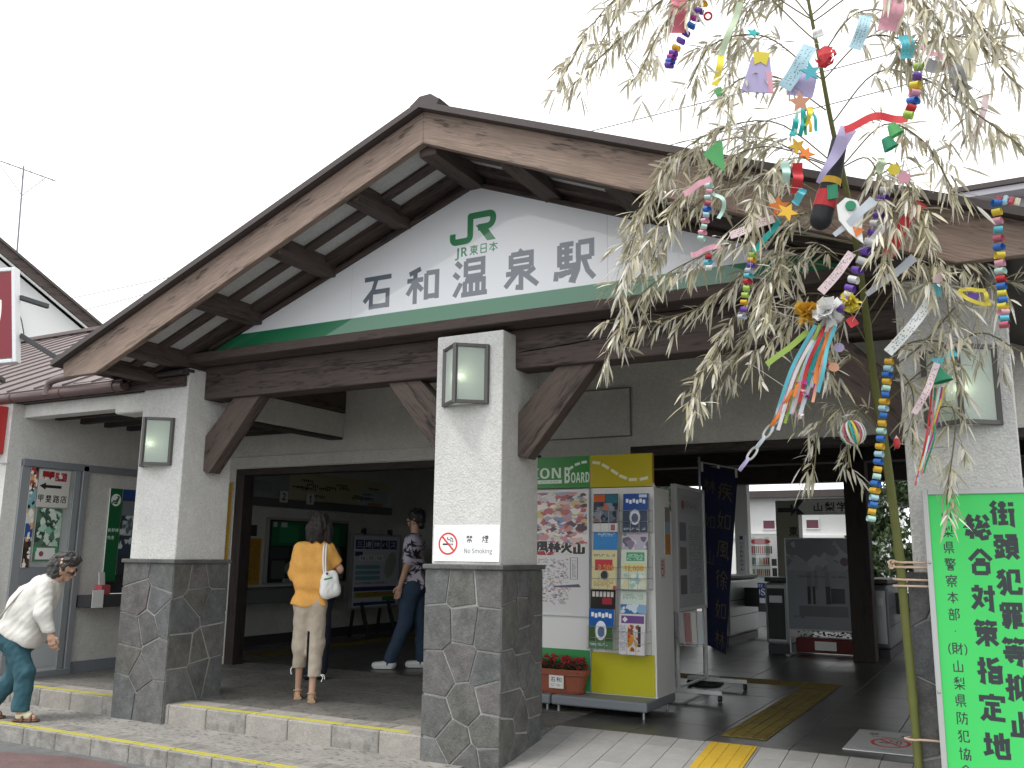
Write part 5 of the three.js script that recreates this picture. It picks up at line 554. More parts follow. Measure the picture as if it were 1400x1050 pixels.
// a hand at wrist w, fingers towards direction f, thumb towards t (unit vectors)
function handPrims(w, f, t, curl = .4) { const F = V(...f).normalize(), T_ = V(...t).normalize(), N = F.clone().cross(T_).normalize(), at = (a, b, c) => V(...w).addScaledVector(F, a).addScaledVector(T_, b).addScaledVector(N, c).toArray(); const L = [cap(at(0, 0, 0), at(.035, 0, 0), .026, .03), cap(at(.03, .022, 0), at(.085, .026, -.004), .017, .014), cap(at(.03, 0, 0), at(.09, .002, -.004), .018, .014), cap(at(.03, -.02, 0), at(.08, -.024, -.004), .016, .013)]; [[.026, .075], [.009, .085], [-.009, .078], [-.026, .06]].forEach(([b, l]) => { const p0 = at(.085, b, -.004), p1 = at(.085 + l * .45, b * 1.08, -.012 - curl * .03), p2 = at(.085 + l * .8, b * 1.1, -.02 - curl * .075); L.push(cap(p0, p1, .0095, .0088), cap(p1, p2, .0088, .0078)); }); L.push(cap(at(.02, .025, 0), at(.05, .052, -.012), .013, .011), cap(at(.05, .052, -.012), at(.085, .056, -.026), .0105, .0088)); return L; }
function headPrims(c, fwd, s = 1) { const q = new THREE.Quaternion().setFromUnitVectors(V(0, 0, 1), V(...fwd).normalize()), at = (x, y, z) => V(x * s, y * s, z * s).applyQuaternion(q).add(V(...c)).toArray(); const L = [ell(at(0, .03, -.01), [.076 * s, .1 * s, .092 * s].map(v => v)), cap(at(0, -.05, .02), at(0, -.085, .045), .055 * s, .036 * s), cap(at(0, .0, .085), at(0, -.028, .105), .012 * s, .015 * s), cap(at(-.02, -.055, .088), at(.02, -.055, .088), .011 * s), cap(at(-.045, .018, .078), at(.045, .018, .078), .014 * s), cap(at(.078, .0, -.01), at(.08, -.035, -.012), .012 * s, .009 * s), cap(at(-.078, .0, -.01), at(-.08, -.035, -.012), .012 * s, .009 * s)]; return { L, at }; }
const skinMat = std([.50, .30, .21], .55), eyeMat = std([.03, .025, .02], .3);
function folds(amp, sx, sy, ph = 0) { return (x, y, z) => amp * NZ.noise(x * sx + ph, y * sy, z * sx) + amp * .5 * NZ.noise(x * sx * 2.3, y * sy * 2.1 + ph, z * sx * 2.3); }
function person(label, at, turn, skinPrims, fine) { const t = thing('person', label, 'person', at, turn); const geos = [netMesh(skinPrims, { cell: .011, k: .03 }), ...fine.map(p => netMesh(p, { cell: .0042, k: .012 }))]; part('body', geos, skinMat, t); return t; }
function eyes(t, h, s = 1) { part('eyes', [-1, 1].map(k => new THREE.SphereGeometry(.009 * s, 8, 6).translate(...h.at(k * .032, .0, .083))), eyeMat, t); }
const cloth = (c, r = .85) => std(c, r, { map: T.cloth, bumpMap: T.clothB, bumpScale: .004, side: THREE.DoubleSide });

{ // woman seen from behind: orange shirt, beige cropped trousers (local -z is the way she faces, +x is her right hand side in view)
  const h = headPrims([.05, 1.53, -.02], [-.1, -.05, -1]);
  const body = [cap([-.01, .93, -.02], [.015, 1.32, -.02], .08, .075), cap([.04, 1.36, .0], [.05, 1.46, -.02], .048), cap([-.07, .9, 0], [-.085, .5, -.06], .08, .06), cap([.07, .9, 0], [.07, .5, .0], .08, .06), cap([-.085, .5, -.06], [-.09, .10, -.22], .05, .032), cap([.07, .5, 0], [.055, .08, .03], .05, .034), cap([-.17, 1.36, 0], [-.2, 1.1, -.05], .045, .038), cap([-.2, 1.1, -.05], [-.08, 1.05, -.26], .036, .026), cap([.18, 1.35, 0], [.285, 1.17, -.03], .045, .036), cap([.285, 1.17, -.03], [.16, 1.14, -.25], .036, .026),
    cap([-.09, .05, -.21], [-.10, .035, -.35], .033, .028), cap([.055, .05, .035], [.065, .035, -.12], .034, .028)];
  const t = person('person seen from behind in an orange shirt and beige cropped trousers', [-1.80, 0, -.75], .707, body, [h.L, handPrims([.16, 1.14, -.25], [-.5, .1, -.8], [0, 1, -.1]), handPrims([-.08, 1.05, -.26], [.4, .1, -.9], [0, 1, 0])]); eyes(t, h); t.scale.set(.86, 1, .86);
  part('shirt', netMesh([cap([-.09, 1.325, 0], [.10, 1.33, 0], .10, .095), cap([-.085, 1.2, 0], [.095, 1.2, .0], .118, .118), cap([-.075, 1.05, .0], [.075, 1.05, .0], .12, .12), cap([-.085, .85, .005], [.07, .84, .005], .13, .13), cap([-.15, 1.345, 0], [-.2, 1.14, -.04], .07, .062), cap([.16, 1.345, 0], [.245, 1.235, -.015], .07, .063), cap([.03, 1.38, .0], [.04, 1.43, -.01], .075, .066)], { cell: .0095, k: .05, fold: (x, y, z) => .013 * NZ.noise(x * 7, y * 4.5, z * 7) + .007 * NZ.noise((x + y) * 16, (y - x * .6) * 8, z * 14), cut: (x, y, z) => Math.max(.845 + .012 * Math.sin(x * 24) - y + .0 * z, y - 1.435, x > .16 ? (x - .16) * .8 + (1.2 - y) - .075 : -1) }), cloth([.85, .43, .10]), t);
  part('collar', netMesh([cap([-.03, 1.425, .045], [.10, 1.425, .045], .022), cap([-.03, 1.425, .045], [-.03, 1.41, -.04], .02), cap([.10, 1.425, .045], [.115, 1.41, -.04], .02)], { cell: .008, k: .02 }), cloth([.85, .42, .10]), t);
  part('trousers', netMesh([cap([-.055, .86, 0], [.05, .86, 0], .125), cap([-.07, .82, 0], [-.085, .5, -.06], .105, .085), cap([.06, .82, 0], [.07, .5, .0], .105, .09), cap([-.085, .5, -.06], [-.09, .24, -.17], .085, .066), cap([.07, .5, 0], [.06, .2, .025], .09, .076)], { cell: .0095, k: .035, fold: folds(.012, 8, 9, 3), cut: (x, y, z) => Math.max((x < -.01 ? .285 : .225) - y, y < .62 ? .012 - Math.abs(x + .008) : -1) }), cloth([.54, .46, .37]), t);
  part('drawstring', [tube([[-.15, .30, -.15], [-.175, .27, -.13], [-.165, .23, -.12]], .005, 5), tube([[.13, .24, .05], [.16, .22, .07], [.145, .18, .07]], .005, 5), tube([[.13, .24, .05], [.17, .235, .06], [.18, .2, .06]], .005, 5)], M.white, t);
  part('hair', netMesh([ell([.05, 1.575, -.01], [.115, .125, .12]), cap([-.03, 1.53, .03], [-.035, 1.44, .04], .07, .05), cap([.05, 1.53, .06], [.045, 1.43, .06], .07, .05), cap([.13, 1.53, .03], [.135, 1.43, .035], .068, .05)], { cell: .008, k: .05, fold: folds(.014, 26, 7, 1), cut: (x, y, z) => Math.max(1.415 + .012 * Math.sin(x * 70) - y, (y < 1.56 ? -.035 : -.2) - z) }), std([.008, .0035, .0028], .7), t);
  for (const [x, z, k] of [[-.09, -.21, 0], [.055, .035, 1]]) { const s = part('sandal', [box(x - .04, x + .045, .0, .022, -.16 + z - .03, .055 + z, .01), box(x - .03, x + .03, .0, .04, z + .005, .055 + z, .006)], std([.42, .28, .17], .6), t); part('strap', [new THREE.TorusGeometry(.042, .008, 6, 20).rotateX(Math.PI / 2 - .25).translate(x, .075, z + .002), new THREE.TorusGeometry(.04, .009, 6, 14, Math.PI).translate(x + .005, .018, z - .12)], std([.45, .31, .19], .6), s); }
}
{ // her white shoulder bag
  const t = thing('shoulder_bag', 'white shoulder bag with a green stripe at the orange shirt', 'bag', [-1.80, 0, -.75], .707); t.scale.set(.86, 1, .86);
  part('bag_body', netMesh([cap([.145, 1.10, .13], [.205, 1.115, .105], .05), cap([.14, 1.04, .135], [.225, 1.055, .105], .058), cap([.145, .965, .14], [.245, .985, .105], .06)], { cell: .008, k: .05, fold: folds(.008, 14, 12, 7) }), std([.74, .74, .72], .5), t); part('strap', [tube([[.12, 1.13, .13], [.105, 1.25, .125], [.105, 1.34, .105], [.11, 1.415, .03], [.12, 1.40, -.06], [.15, 1.2, -.11], [.18, 1.13, .07]], .012, 6, 30), tube([[.14, 1.13, .13], [.13, 1.25, .128], [.13, 1.34, .106], [.134, 1.412, .03], [.14, 1.39, -.06]], .01, 6, 30)], std([.74, .74, .72], .5), t); part('stripe', tube([[.125, 1.085, .193], [.17, 1.09, .183], [.205, 1.10, .165]], .007, 6), std([.02, .3, .1], .5), t); part('flap_button', new THREE.SphereGeometry(.012, 8, 6).translate(.15, 1.135, .18), M.dark, t);
}
{ // stooped walker: local +x is the way she walks
  const h = headPrims([.215, 1.385, .0], [1, -.35, -.22]);
  const body = [cap([-.24, .80, 0], [.04, 1.18, 0], .09, .085), cap([.09, 1.24, 0], [.18, 1.33, 0], .05), cap([.11, 1.18, .13], [.14, .96, .19], .034, .034), cap([.14, .96, .19], [.21, .79, .17], .037, .027), cap([.08, 1.18, -.13], [-.06, .98, -.19], .034, .034), cap([-.06, .98, -.2], [-.02, .8, -.22], .036, .026), cap([-.2, .76, .07], [-.03, .42, .08], .085, .06), cap([-.03, .42, .08], [-.04, .08, .08], .055, .034), cap([-.24, .76, -.07], [-.2, .4, -.08], .085, .06), cap([-.2, .4, -.08], [-.44, .1, -.08], .055, .034), cap([-.05, .055, .08], [.09, .04, .09], .036, .03), cap([-.46, .06, -.08], [-.34, .04, -.08], .034, .028)];
  const t = person('stooped person in a white blouse and teal trousers stepping towards the platform', [-3.85, STEP, .52], .498, body, [h.L, handPrims([.215, .785, .17], [.25, -.95, 0], [.9, .2, .15], .5), handPrims([-.02, .8, -.22], [.25, -.95, 0], [.9, .3, 0], .5)]); eyes(t, h); t.scale.set(.9, .95, .9);
  part('blouse', netMesh([cap([-.26, .80, -.05], [.02, 1.2, -.05], .12, .115), cap([-.26, .80, .05], [.02, 1.2, .05], .12, .115), cap([-.05, .92, -.05], [.06, 1.14, -.05], .13, .1), cap([-.05, .92, .05], [.06, 1.14, .05], .13, .1), cap([-.02, 1.23, 0], [.1, 1.24, 0], .085, .075), cap([.09, 1.215, .12], [.13, .98, .19], .082, .072), cap([.13, .98, .19], [.195, .83, .172], .07, .056), cap([.07, 1.215, -.12], [-.06, .99, -.19], .08, .07), cap([-.06, .99, -.19], [-.02, .86, -.2], .068, .054), cap([-.26, .76, -.04], [-.07, .76, -.04], .14, .14), cap([-.26, .76, .05], [-.07, .76, .05], .14, .14), cap([-.16, 1.02, 0], [-.1, 1.1, 0], .165, .155)], { cell: .0095, k: .05, fold: (x, y, z) => .014 * NZ.noise((x + y * .5) * 8, (y - x) * 4, z * 8) + .006 * NZ.noise((x - y) * 20, (x + y) * 7, z * 14), cut: (x, y, z) => { const sleeve = x > .085 && Math.abs(z) > .1; const hem = .675 - (x + .05) * .5 + .005 * Math.sin(x * 40); return Math.max(sleeve ? .80 - y : hem - y, x + (y - 1.3) * .7 - .14 > 0 && y > 1.2 ? (x - .13) : -1); } }), cloth([.80, .78, .73]), t);
  part('cuff', [new THREE.TorusGeometry(.052, .013, 8, 20).rotateX(Math.PI / 2).rotateZ(-.35).translate(.195, .835, .172), new THREE.TorusGeometry(.05, .013, 8, 20).rotateX(Math.PI / 2).rotateZ(-.3).translate(-.02, .865, -.2)], cloth([.80, .78, .73]), t);
  part('collar', netMesh([cap([.04, 1.30, .06], [.04, 1.30, -.06], .026), cap([.04, 1.3, .06], [.14, 1.25, .07], .024), cap([.04, 1.3, -.06], [.14, 1.25, -.07], .024)], { cell: .008, k: .02 }), cloth([.8, .78, .73]), t);
  part('trousers', netMesh([cap([-.26, .74, -.04], [-.26, .74, .04], .125), cap([-.16, .70, .04], [-.14, .7, -.02], .12), cap([-.2, .74, .07], [-.04, .43, .08], .115, .09), cap([-.04, .43, .08], [-.045, .10, .08], .088, .084), cap([-.25, .74, -.07], [-.2, .42, -.08], .11, .09), cap([-.2, .42, -.08], [-.43, .13, -.08], .088, .08)], { cell: .0095, k: .035, fold: (x, y, z) => .014 * NZ.noise(x * 9, y * 9 + x * 6, z * 9) + .007 * NZ.noise(x * 20, y * 17 - x * 9, z * 18), cut: (x, y, z) => (x > -.17 ? .095 : .04) - y }), cloth([.035, .115, .15]), t);
  part('hair', netMesh([ell([.185, 1.42, 0], [.125, .115, .112]), ell([.26, 1.47, .0], [.075, .06, .09]), cap([.14, 1.40, .055], [.14, 1.335, .05], .06, .045), cap([.13, 1.4, 0], [.11, 1.32, 0], .07, .05), ell([.31, 1.46, -.01], [.045, .035, .075])], { cell: .007, k: .04, fold: folds(.03, 24, 24, 2), cut: (x, y, z) => ((x - .2) * .9 - (y - 1.375) - .06) * .7 }), std([.045, .043, .042], .6), t);
  part('sunglasses', [new THREE.SphereGeometry(.026, 10, 8).scale(.5, .8, 1).translate(...h.at(.034, .002, .094)), new THREE.SphereGeometry(.026, 10, 8).scale(.5, .8, 1).translate(...h.at(-.034, .002, .094)), rod(h.at(.06, .006, .08), h.at(.082, .0, -.01), .004, 5), rod(h.at(-.06, .006, .08), h.at(-.082, .0, -.01), .004, 5)], M.black, t);
  for (const [x, z] of [[.02, .085], [-.40, -.08]]) { const s = part('sandal', [new THREE.CapsuleGeometry(.048, .17, 4, 12).rotateZ(Math.PI / 2).scale(1, .32, 1).translate(x, .016, z)], std([.12, .055, .03], .6), t); for (const q of [.06, -.02]) part('sandal_strap', new THREE.TorusGeometry(.048, .015, 6, 14, Math.PI).rotateY(Math.PI / 2).translate(x + q, .011, z), std([.14, .065, .035], .6), s); }
  part('sock', [new THREE.CapsuleGeometry(.04, .09, 4, 10).rotateZ(Math.PI / 2).translate(.0, .055, .083)], std([.62, .57, .42], .9), t);
  part('bag_strap', tube([[.11, 1.305, -.06], [.03, 1.325, .03], [-.10, 1.2, .125], [-.22, 1.04, .168], [-.36, .86, .13], [-.4, .78, .02]], .009, 6, 30), std([.35, .33, .3], .7), t);
}
{ // man with the flowered shirt, facing the ticket machines (local +x in view is to the right; he faces -x)
  const h = headPrims([-.0, 1.72, .0], [-.85, -.08, -.45]);
  const body = [cap([0, 1.0, 0], [.0, 1.42, 0], .09, .085), cap([0, 1.5, 0], [0, 1.66, 0], .055), cap([-.05, .95, .06], [-.08, .52, .09], .09, .065), cap([.05, .95, -.06], [.1, .52, -.05], .09, .065), cap([-.08, .52, .09], [-.24, .1, .1], .06, .04), cap([.1, .52, -.05], [.12, .1, -.05], .06, .04), cap([-.02, 1.46, .19], [-.06, 1.2, .2], .05, .042), cap([-.06, 1.2, .2], [-.14, .95, .17], .042, .03), cap([.0, 1.46, -.19], [-.02, 1.18, -.22], .05, .042), cap([-.02, 1.18, -.22], [-.1, .95, -.2], .04, .03)];
  body.forEach(p => { if (p.a && p.a[1] < 1.49 && p.a[1] > 1.1 && p.a[2] > .15) { } });
  const t = person('person in a white shirt with dark flower print, jeans and white trainers', [-2.42, 0, -3.3], .498, body, [h.L, handPrims([-.14, .95, .17], [-.25, -.97, 0], [-.9, .2, .1], .5), handPrims([-.1, .95, -.2], [-.3, -.95, 0], [-.9, .2, -.1], .5)]); eyes(t, h);
  const fl = canvasTex(256, 256, g => { fill(g, '#b9b2c0', 0, 0, 256, 256); const r = rngOf(12); g.fillStyle = '#23202e'; for (let i = 0; i < 26; i++) { const x = r() * 256, y = r() * 256, a0 = r() * 6; for (let k = 0; k < 7; k++) { const a = a0 + k * .5, q = 12 + r() * 26; for (const ox of [-256, 0, 256]) for (const oy of [-256, 0, 256]) { g.beginPath(); g.ellipse(x + ox + Math.cos(a) * q * .6, y + oy + Math.sin(a) * q * .6, q * .55, 3.2, a, 0, 7); g.fill(); } } } }); fl.wrapS = fl.wrapT = THREE.RepeatWrapping; fl.repeat.set(2.2, 2.2);
  part('shirt', netMesh([cap([0, 1.43, -.13], [0, 1.43, .13], .105), cap([0, 1.2, -.1], [0, 1.2, .1], .125), cap([0, .98, -.08], [0, .98, .08], .15), cap([-.02, 1.46, .17], [-.055, 1.25, .19], .085, .08), cap([.0, 1.46, -.17], [-.02, 1.26, -.2], .085, .078), cap([0, 1.5, 0], [0, 1.57, 0], .075, .065)], { cell: .011, k: .06, fold: folds(.01, 7, 5, 2), cut: (x, y, z) => Math.max(.89 - y, y - 1.57, (Math.abs(z) > .16 ? 1.19 - y : -1)) }), std([1, 1, 1], .85, { map: fl }), t);
  part('jeans', netMesh([cap([0, .92, -.05], [0, .92, .05], .135), cap([-.04, .9, .06], [-.08, .52, .09], .115, .09), cap([.04, .9, -.06], [.1, .52, -.05], .115, .09), cap([-.08, .52, .09], [-.23, .12, .1], .088, .075), cap([.1, .52, -.05], [.12, .12, -.05], .088, .075)], { cell: .011, k: .035, fold: folds(.01, 9, 8, 4), cut: (x, y, z) => .07 - y }), cloth([.035, .065, .115]), t);
  part('hair', netMesh([ell([.02, 1.77, .01], [.108, .1, .1]), cap([.06, 1.74, .02], [.07, 1.66, .03], .065, .045)], { cell: .009, k: .04, fold: folds(.012, 22, 22), cut: (x, y, z) => -(x * .85 + z * .45) - .06 + (1.76 - y) * .6 }), std([.012, .011, .012], .5), t);
  for (const [x, z] of [[-.31, .1], [.06, -.05]]) { const s = part('shoe', netMesh([cap([x + .09, .05, z], [x - .1, .042, z + .01], .048, .04), cap([x + .09, .06, z], [x + .09, .1, z], .045, .042)], { cell: .008, k: .04, cut: (a, b, c) => .008 - b }), std([.72, .72, .72], .6), t); part('sole', new THREE.CapsuleGeometry(.046, .17, 4, 12).rotateZ(Math.PI / 2).scale(1, .3, 1).translate(x, .014, z), M.white, s); part('badge', new THREE.CylinderGeometry(.018, .018, .006, 12).rotateX(Math.PI / 2).translate(x + .05, .06, z + .048), M.dark, s); }
}
{ // dark clothed person in front of the machines, mostly hidden by the orange shirt
  const h = headPrims([0, 1.56, 0], [-.8, 0, -.5]);
  const body = [cap([0, .92, 0], [0, 1.32, 0], .085), cap([0, 1.36, 0], [0, 1.5, 0], .05), cap([-.07, .9, 0], [-.07, .1, 0], .08, .04), cap([.07, .9, 0], [.07, .1, 0], .08, .04), cap([.17, 1.33, 0], [.2, 1.08, 0], .045, .038), cap([.2, 1.08, 0], [.1, 1.05, -.2], .036, .026), cap([-.17, 1.33, 0], [-.2, 1.08, 0], .045, .038), cap([-.2, 1.08, 0], [-.1, 1.05, -.2], .036, .026)];
  const t = person('dark clothed person standing beyond the orange shirt at the machines', [-2.72, 0, -1.92], .7, body, [h.L, handPrims([.1, 1.05, -.2], [-.3, 0, -1], [0, 1, 0]), handPrims([-.1, 1.05, -.2], [.3, 0, -1], [0, 1, 0])]); eyes(t, h);
  part('jacket', netMesh([cap([-.1, 1.31, 0], [.1, 1.31, 0], .1), cap([-.07, 1.05, 0], [.07, 1.05, 0], .12), cap([-.07, .88, 0], [.07, .88, 0], .13), cap([.16, 1.32, 0], [.2, 1.08, 0], .07, .058), cap([.2, 1.08, 0], [.12, 1.05, -.17], .055, .045), cap([-.16, 1.32, 0], [-.2, 1.08, 0], .07, .058), cap([-.2, 1.08, 0], [-.12, 1.05, -.17], .055, .045)], { cell: .012, k: .05, fold: folds(.01, 7, 5), cut: (x, y) => Math.max(.82 - y, y - 1.42) }), cloth([.018, .018, .022]), t);
  part('trousers', netMesh([cap([-.05, .84, 0], [.05, .84, 0], .12), cap([-.07, .82, 0], [-.07, .1, 0], .1, .075), cap([.07, .82, 0], [.07, .1, 0], .1, .075)], { cell: .012, k: .03, fold: folds(.01, 8, 8), cut: (x, y) => .06 - y }), cloth([.02, .025, .045]), t);
  part('hair', netMesh([ell([.01, 1.6, .02], [.108, .115, .112]), cap([.03, 1.56, .06], [.03, 1.42, .06], .075, .06)], { cell: .01, k: .05, fold: folds(.012, 24, 8), cut: (x, y, z) => -(x * .6 + z) - .03 + (1.6 - y) * .5 }), std([.012, .01, .01], .5), t);
  part('shoes', [new THREE.CapsuleGeometry(.045, .14, 4, 10).rotateX(Math.PI / 2).translate(-.07, .045, -.05), new THREE.CapsuleGeometry(.045, .14, 4, 10).rotateX(Math.PI / 2).translate(.07, .045, -.05)], M.black, t);
}
// ---------------------------------------------------------------- dry festival bamboo tied to the pillar
const STEM = [[3.328,0.189,0.06], [3.326,0.369,0.07], [3.323,0.647,0.09], [3.316,0.97,0.12], [3.312,1.276,0.15], [3.301,1.586,0.2], [3.283,2.0,0.3], [3.265,2.323,0.42], [3.265,2.668,0.6], [3.266,3.02,0.85], [3.239,3.369,1.0], [3.211,3.607,1.1], [3.185,3.937,1.22], [3.162,4.224,1.33], [3.13,4.634,1.45]], BRANCHES = [[[3.19,4.01,1.25], [2.69,4.55,1.36], [2.17,4.21,1.48], [1.92,3.92,1.6]], [[3.16,4.22,1.33], [2.57,4.7,1.38], [2.06,4.46,1.43], [1.78,4.04,1.48]], [[3.18,4.12,1.29], [2.79,4.39,1.46], [2.51,4.16,1.62], [2.36,3.74,1.79]], [[3.16,4.22,1.33], [2.76,4.73,1.3], [2.23,4.7,1.26], [1.93,4.37,1.23]], [[3.19,3.83,1.18], [2.9,4.12,1.28], [2.66,4.08,1.38], [2.54,3.8,1.48]], [[3.19,3.68,1.13], [2.97,3.85,1.29], [2.81,3.79,1.46], [2.75,3.56,1.63]], [[3.18,4.12,1.29], [2.98,4.41,1.25], [2.81,4.31,1.22], [2.73,4.08,1.19]], [[3.23,3.39,1.01], [2.87,3.72,1.07], [2.43,3.64,1.13], [2.18,3.26,1.2], [2.04,2.78,1.26]], [[3.23,3.39,1.01], [2.84,3.55,1.12], [2.54,3.4,1.23], [2.34,3.14,1.34], [2.23,2.91,1.46]], [[3.25,3.17,0.91], [2.88,3.44,0.96], [2.56,3.39,1.01], [2.26,3.16,1.06], [2.16,2.94,1.11]], [[3.24,3.31,0.98], [2.81,3.67,0.98], [2.42,3.68,0.98], [2.15,3.48,0.98], [2.04,3.18,0.98]], [[3.25,3.02,0.85], [2.82,3.1,0.95], [2.47,3.0,1.05], [2.15,2.8,1.15], [1.96,2.45,1.25]], [[3.25,2.95,0.8], [2.92,3.03,0.85], [2.63,2.89,0.9], [2.43,2.73,0.95], [2.14,2.66,1.0]], [[3.26,2.85,0.72], [2.99,2.94,0.82], [2.67,2.7,0.93], [2.46,2.32,1.02], [2.38,2.11,1.12]], [[3.25,2.67,0.6], [2.99,2.81,0.67], [2.71,2.66,0.73], [2.48,2.28,0.8]], [[3.25,2.67,0.6], [3.04,2.7,0.77], [2.87,2.55,0.93], [2.74,2.33,1.1]], [[3.24,3.37,1.0], [3.04,3.41,1.2], [2.89,3.22,1.4], [2.85,2.92,1.6]], [[3.26,2.85,0.72], [3.08,2.98,0.93], [2.92,2.82,1.12], [2.88,2.54,1.32]], [[3.25,3.02,0.85], [3.06,3.19,0.95], [2.92,3.05,1.05], [2.89,2.82,1.15]], [[3.17,4.15,1.3], [3.52,4.3,1.37], [3.76,3.86,1.44], [3.86,3.46,1.5]], [[3.19,3.83,1.18], [3.44,4.0,1.21], [3.68,3.88,1.23], [3.88,3.85,1.25], [4.06,3.56,1.28]], [[3.21,3.61,1.1], [3.46,3.8,1.19], [3.7,3.65,1.27], [3.91,3.37,1.36], [4.06,3.15,1.45]], [[3.23,3.39,1.01], [3.47,3.56,1.07], [3.64,3.41,1.14], [3.77,3.08,1.21]], [[3.25,3.17,0.91], [3.46,3.35,1.05], [3.56,3.17,1.18], [3.64,2.88,1.31]], [[3.16,4.22,1.33], [3.45,4.43,1.33], [3.94,4.18,1.33], [4.12,3.74,1.33]], [[3.18,4.12,1.29], [3.48,4.14,1.44], [3.74,3.85,1.59], [3.81,3.5,1.74]], [[3.16,4.22,1.33], [3.53,4.28,1.46], [3.81,3.94,1.6], [3.99,3.52,1.73]], [[3.19,3.94,1.22], [3.38,4.11,1.27], [3.56,4.03,1.32], [3.63,3.7,1.37]], [[3.25,2.95,0.8], [3.48,3.15,0.87], [3.61,2.9,0.93], [3.63,2.64,1.0]], [[3.26,2.59,0.56], [3.49,2.85,0.61], [3.75,2.88,0.66], [3.96,2.64,0.71]], [[3.27,2.32,0.42], [3.53,2.5,0.45], [3.81,2.76,0.49], [4.07,2.79,0.52]], [[3.27,2.16,0.36], [3.56,2.38,0.46], [3.82,2.51,0.56], [4.0,2.37,0.66]], [[3.27,2.04,0.32], [3.13,2.19,0.38], [2.98,2.1,0.45], [2.92,1.78,0.52]], [[3.28,1.92,0.28], [3.51,2.11,0.33], [3.65,2.15,0.38], [3.59,1.61,0.43]], [[3.27,2.48,0.5], [3.17,2.67,0.62], [3.09,2.57,0.73], [3.08,2.3,0.85]], [[3.27,2.16,0.36], [3.39,2.36,0.41], [3.46,2.26,0.46], [3.45,1.93,0.51]], [[3.23,3.39,1.01], [3.38,3.37,1.12], [3.46,3.02,1.24], [3.43,2.68,1.36]], [[3.27,2.67,0.6], [3.5,2.9,0.72], [3.66,2.76,0.83], [3.7,2.46,0.95]], [[3.27,2.32,0.42], [3.1,2.5,0.45], [2.94,2.38,0.49], [2.85,2.17,0.52]], [[3.28,2.0,0.3], [3.19,2.17,0.37], [3.13,2.08,0.43], [3.11,1.82,0.5]], [[3.27,2.32,0.42], [3.46,2.5,0.5], [3.65,2.46,0.59], [3.7,2.24,0.67]]];
const branchPts = [];
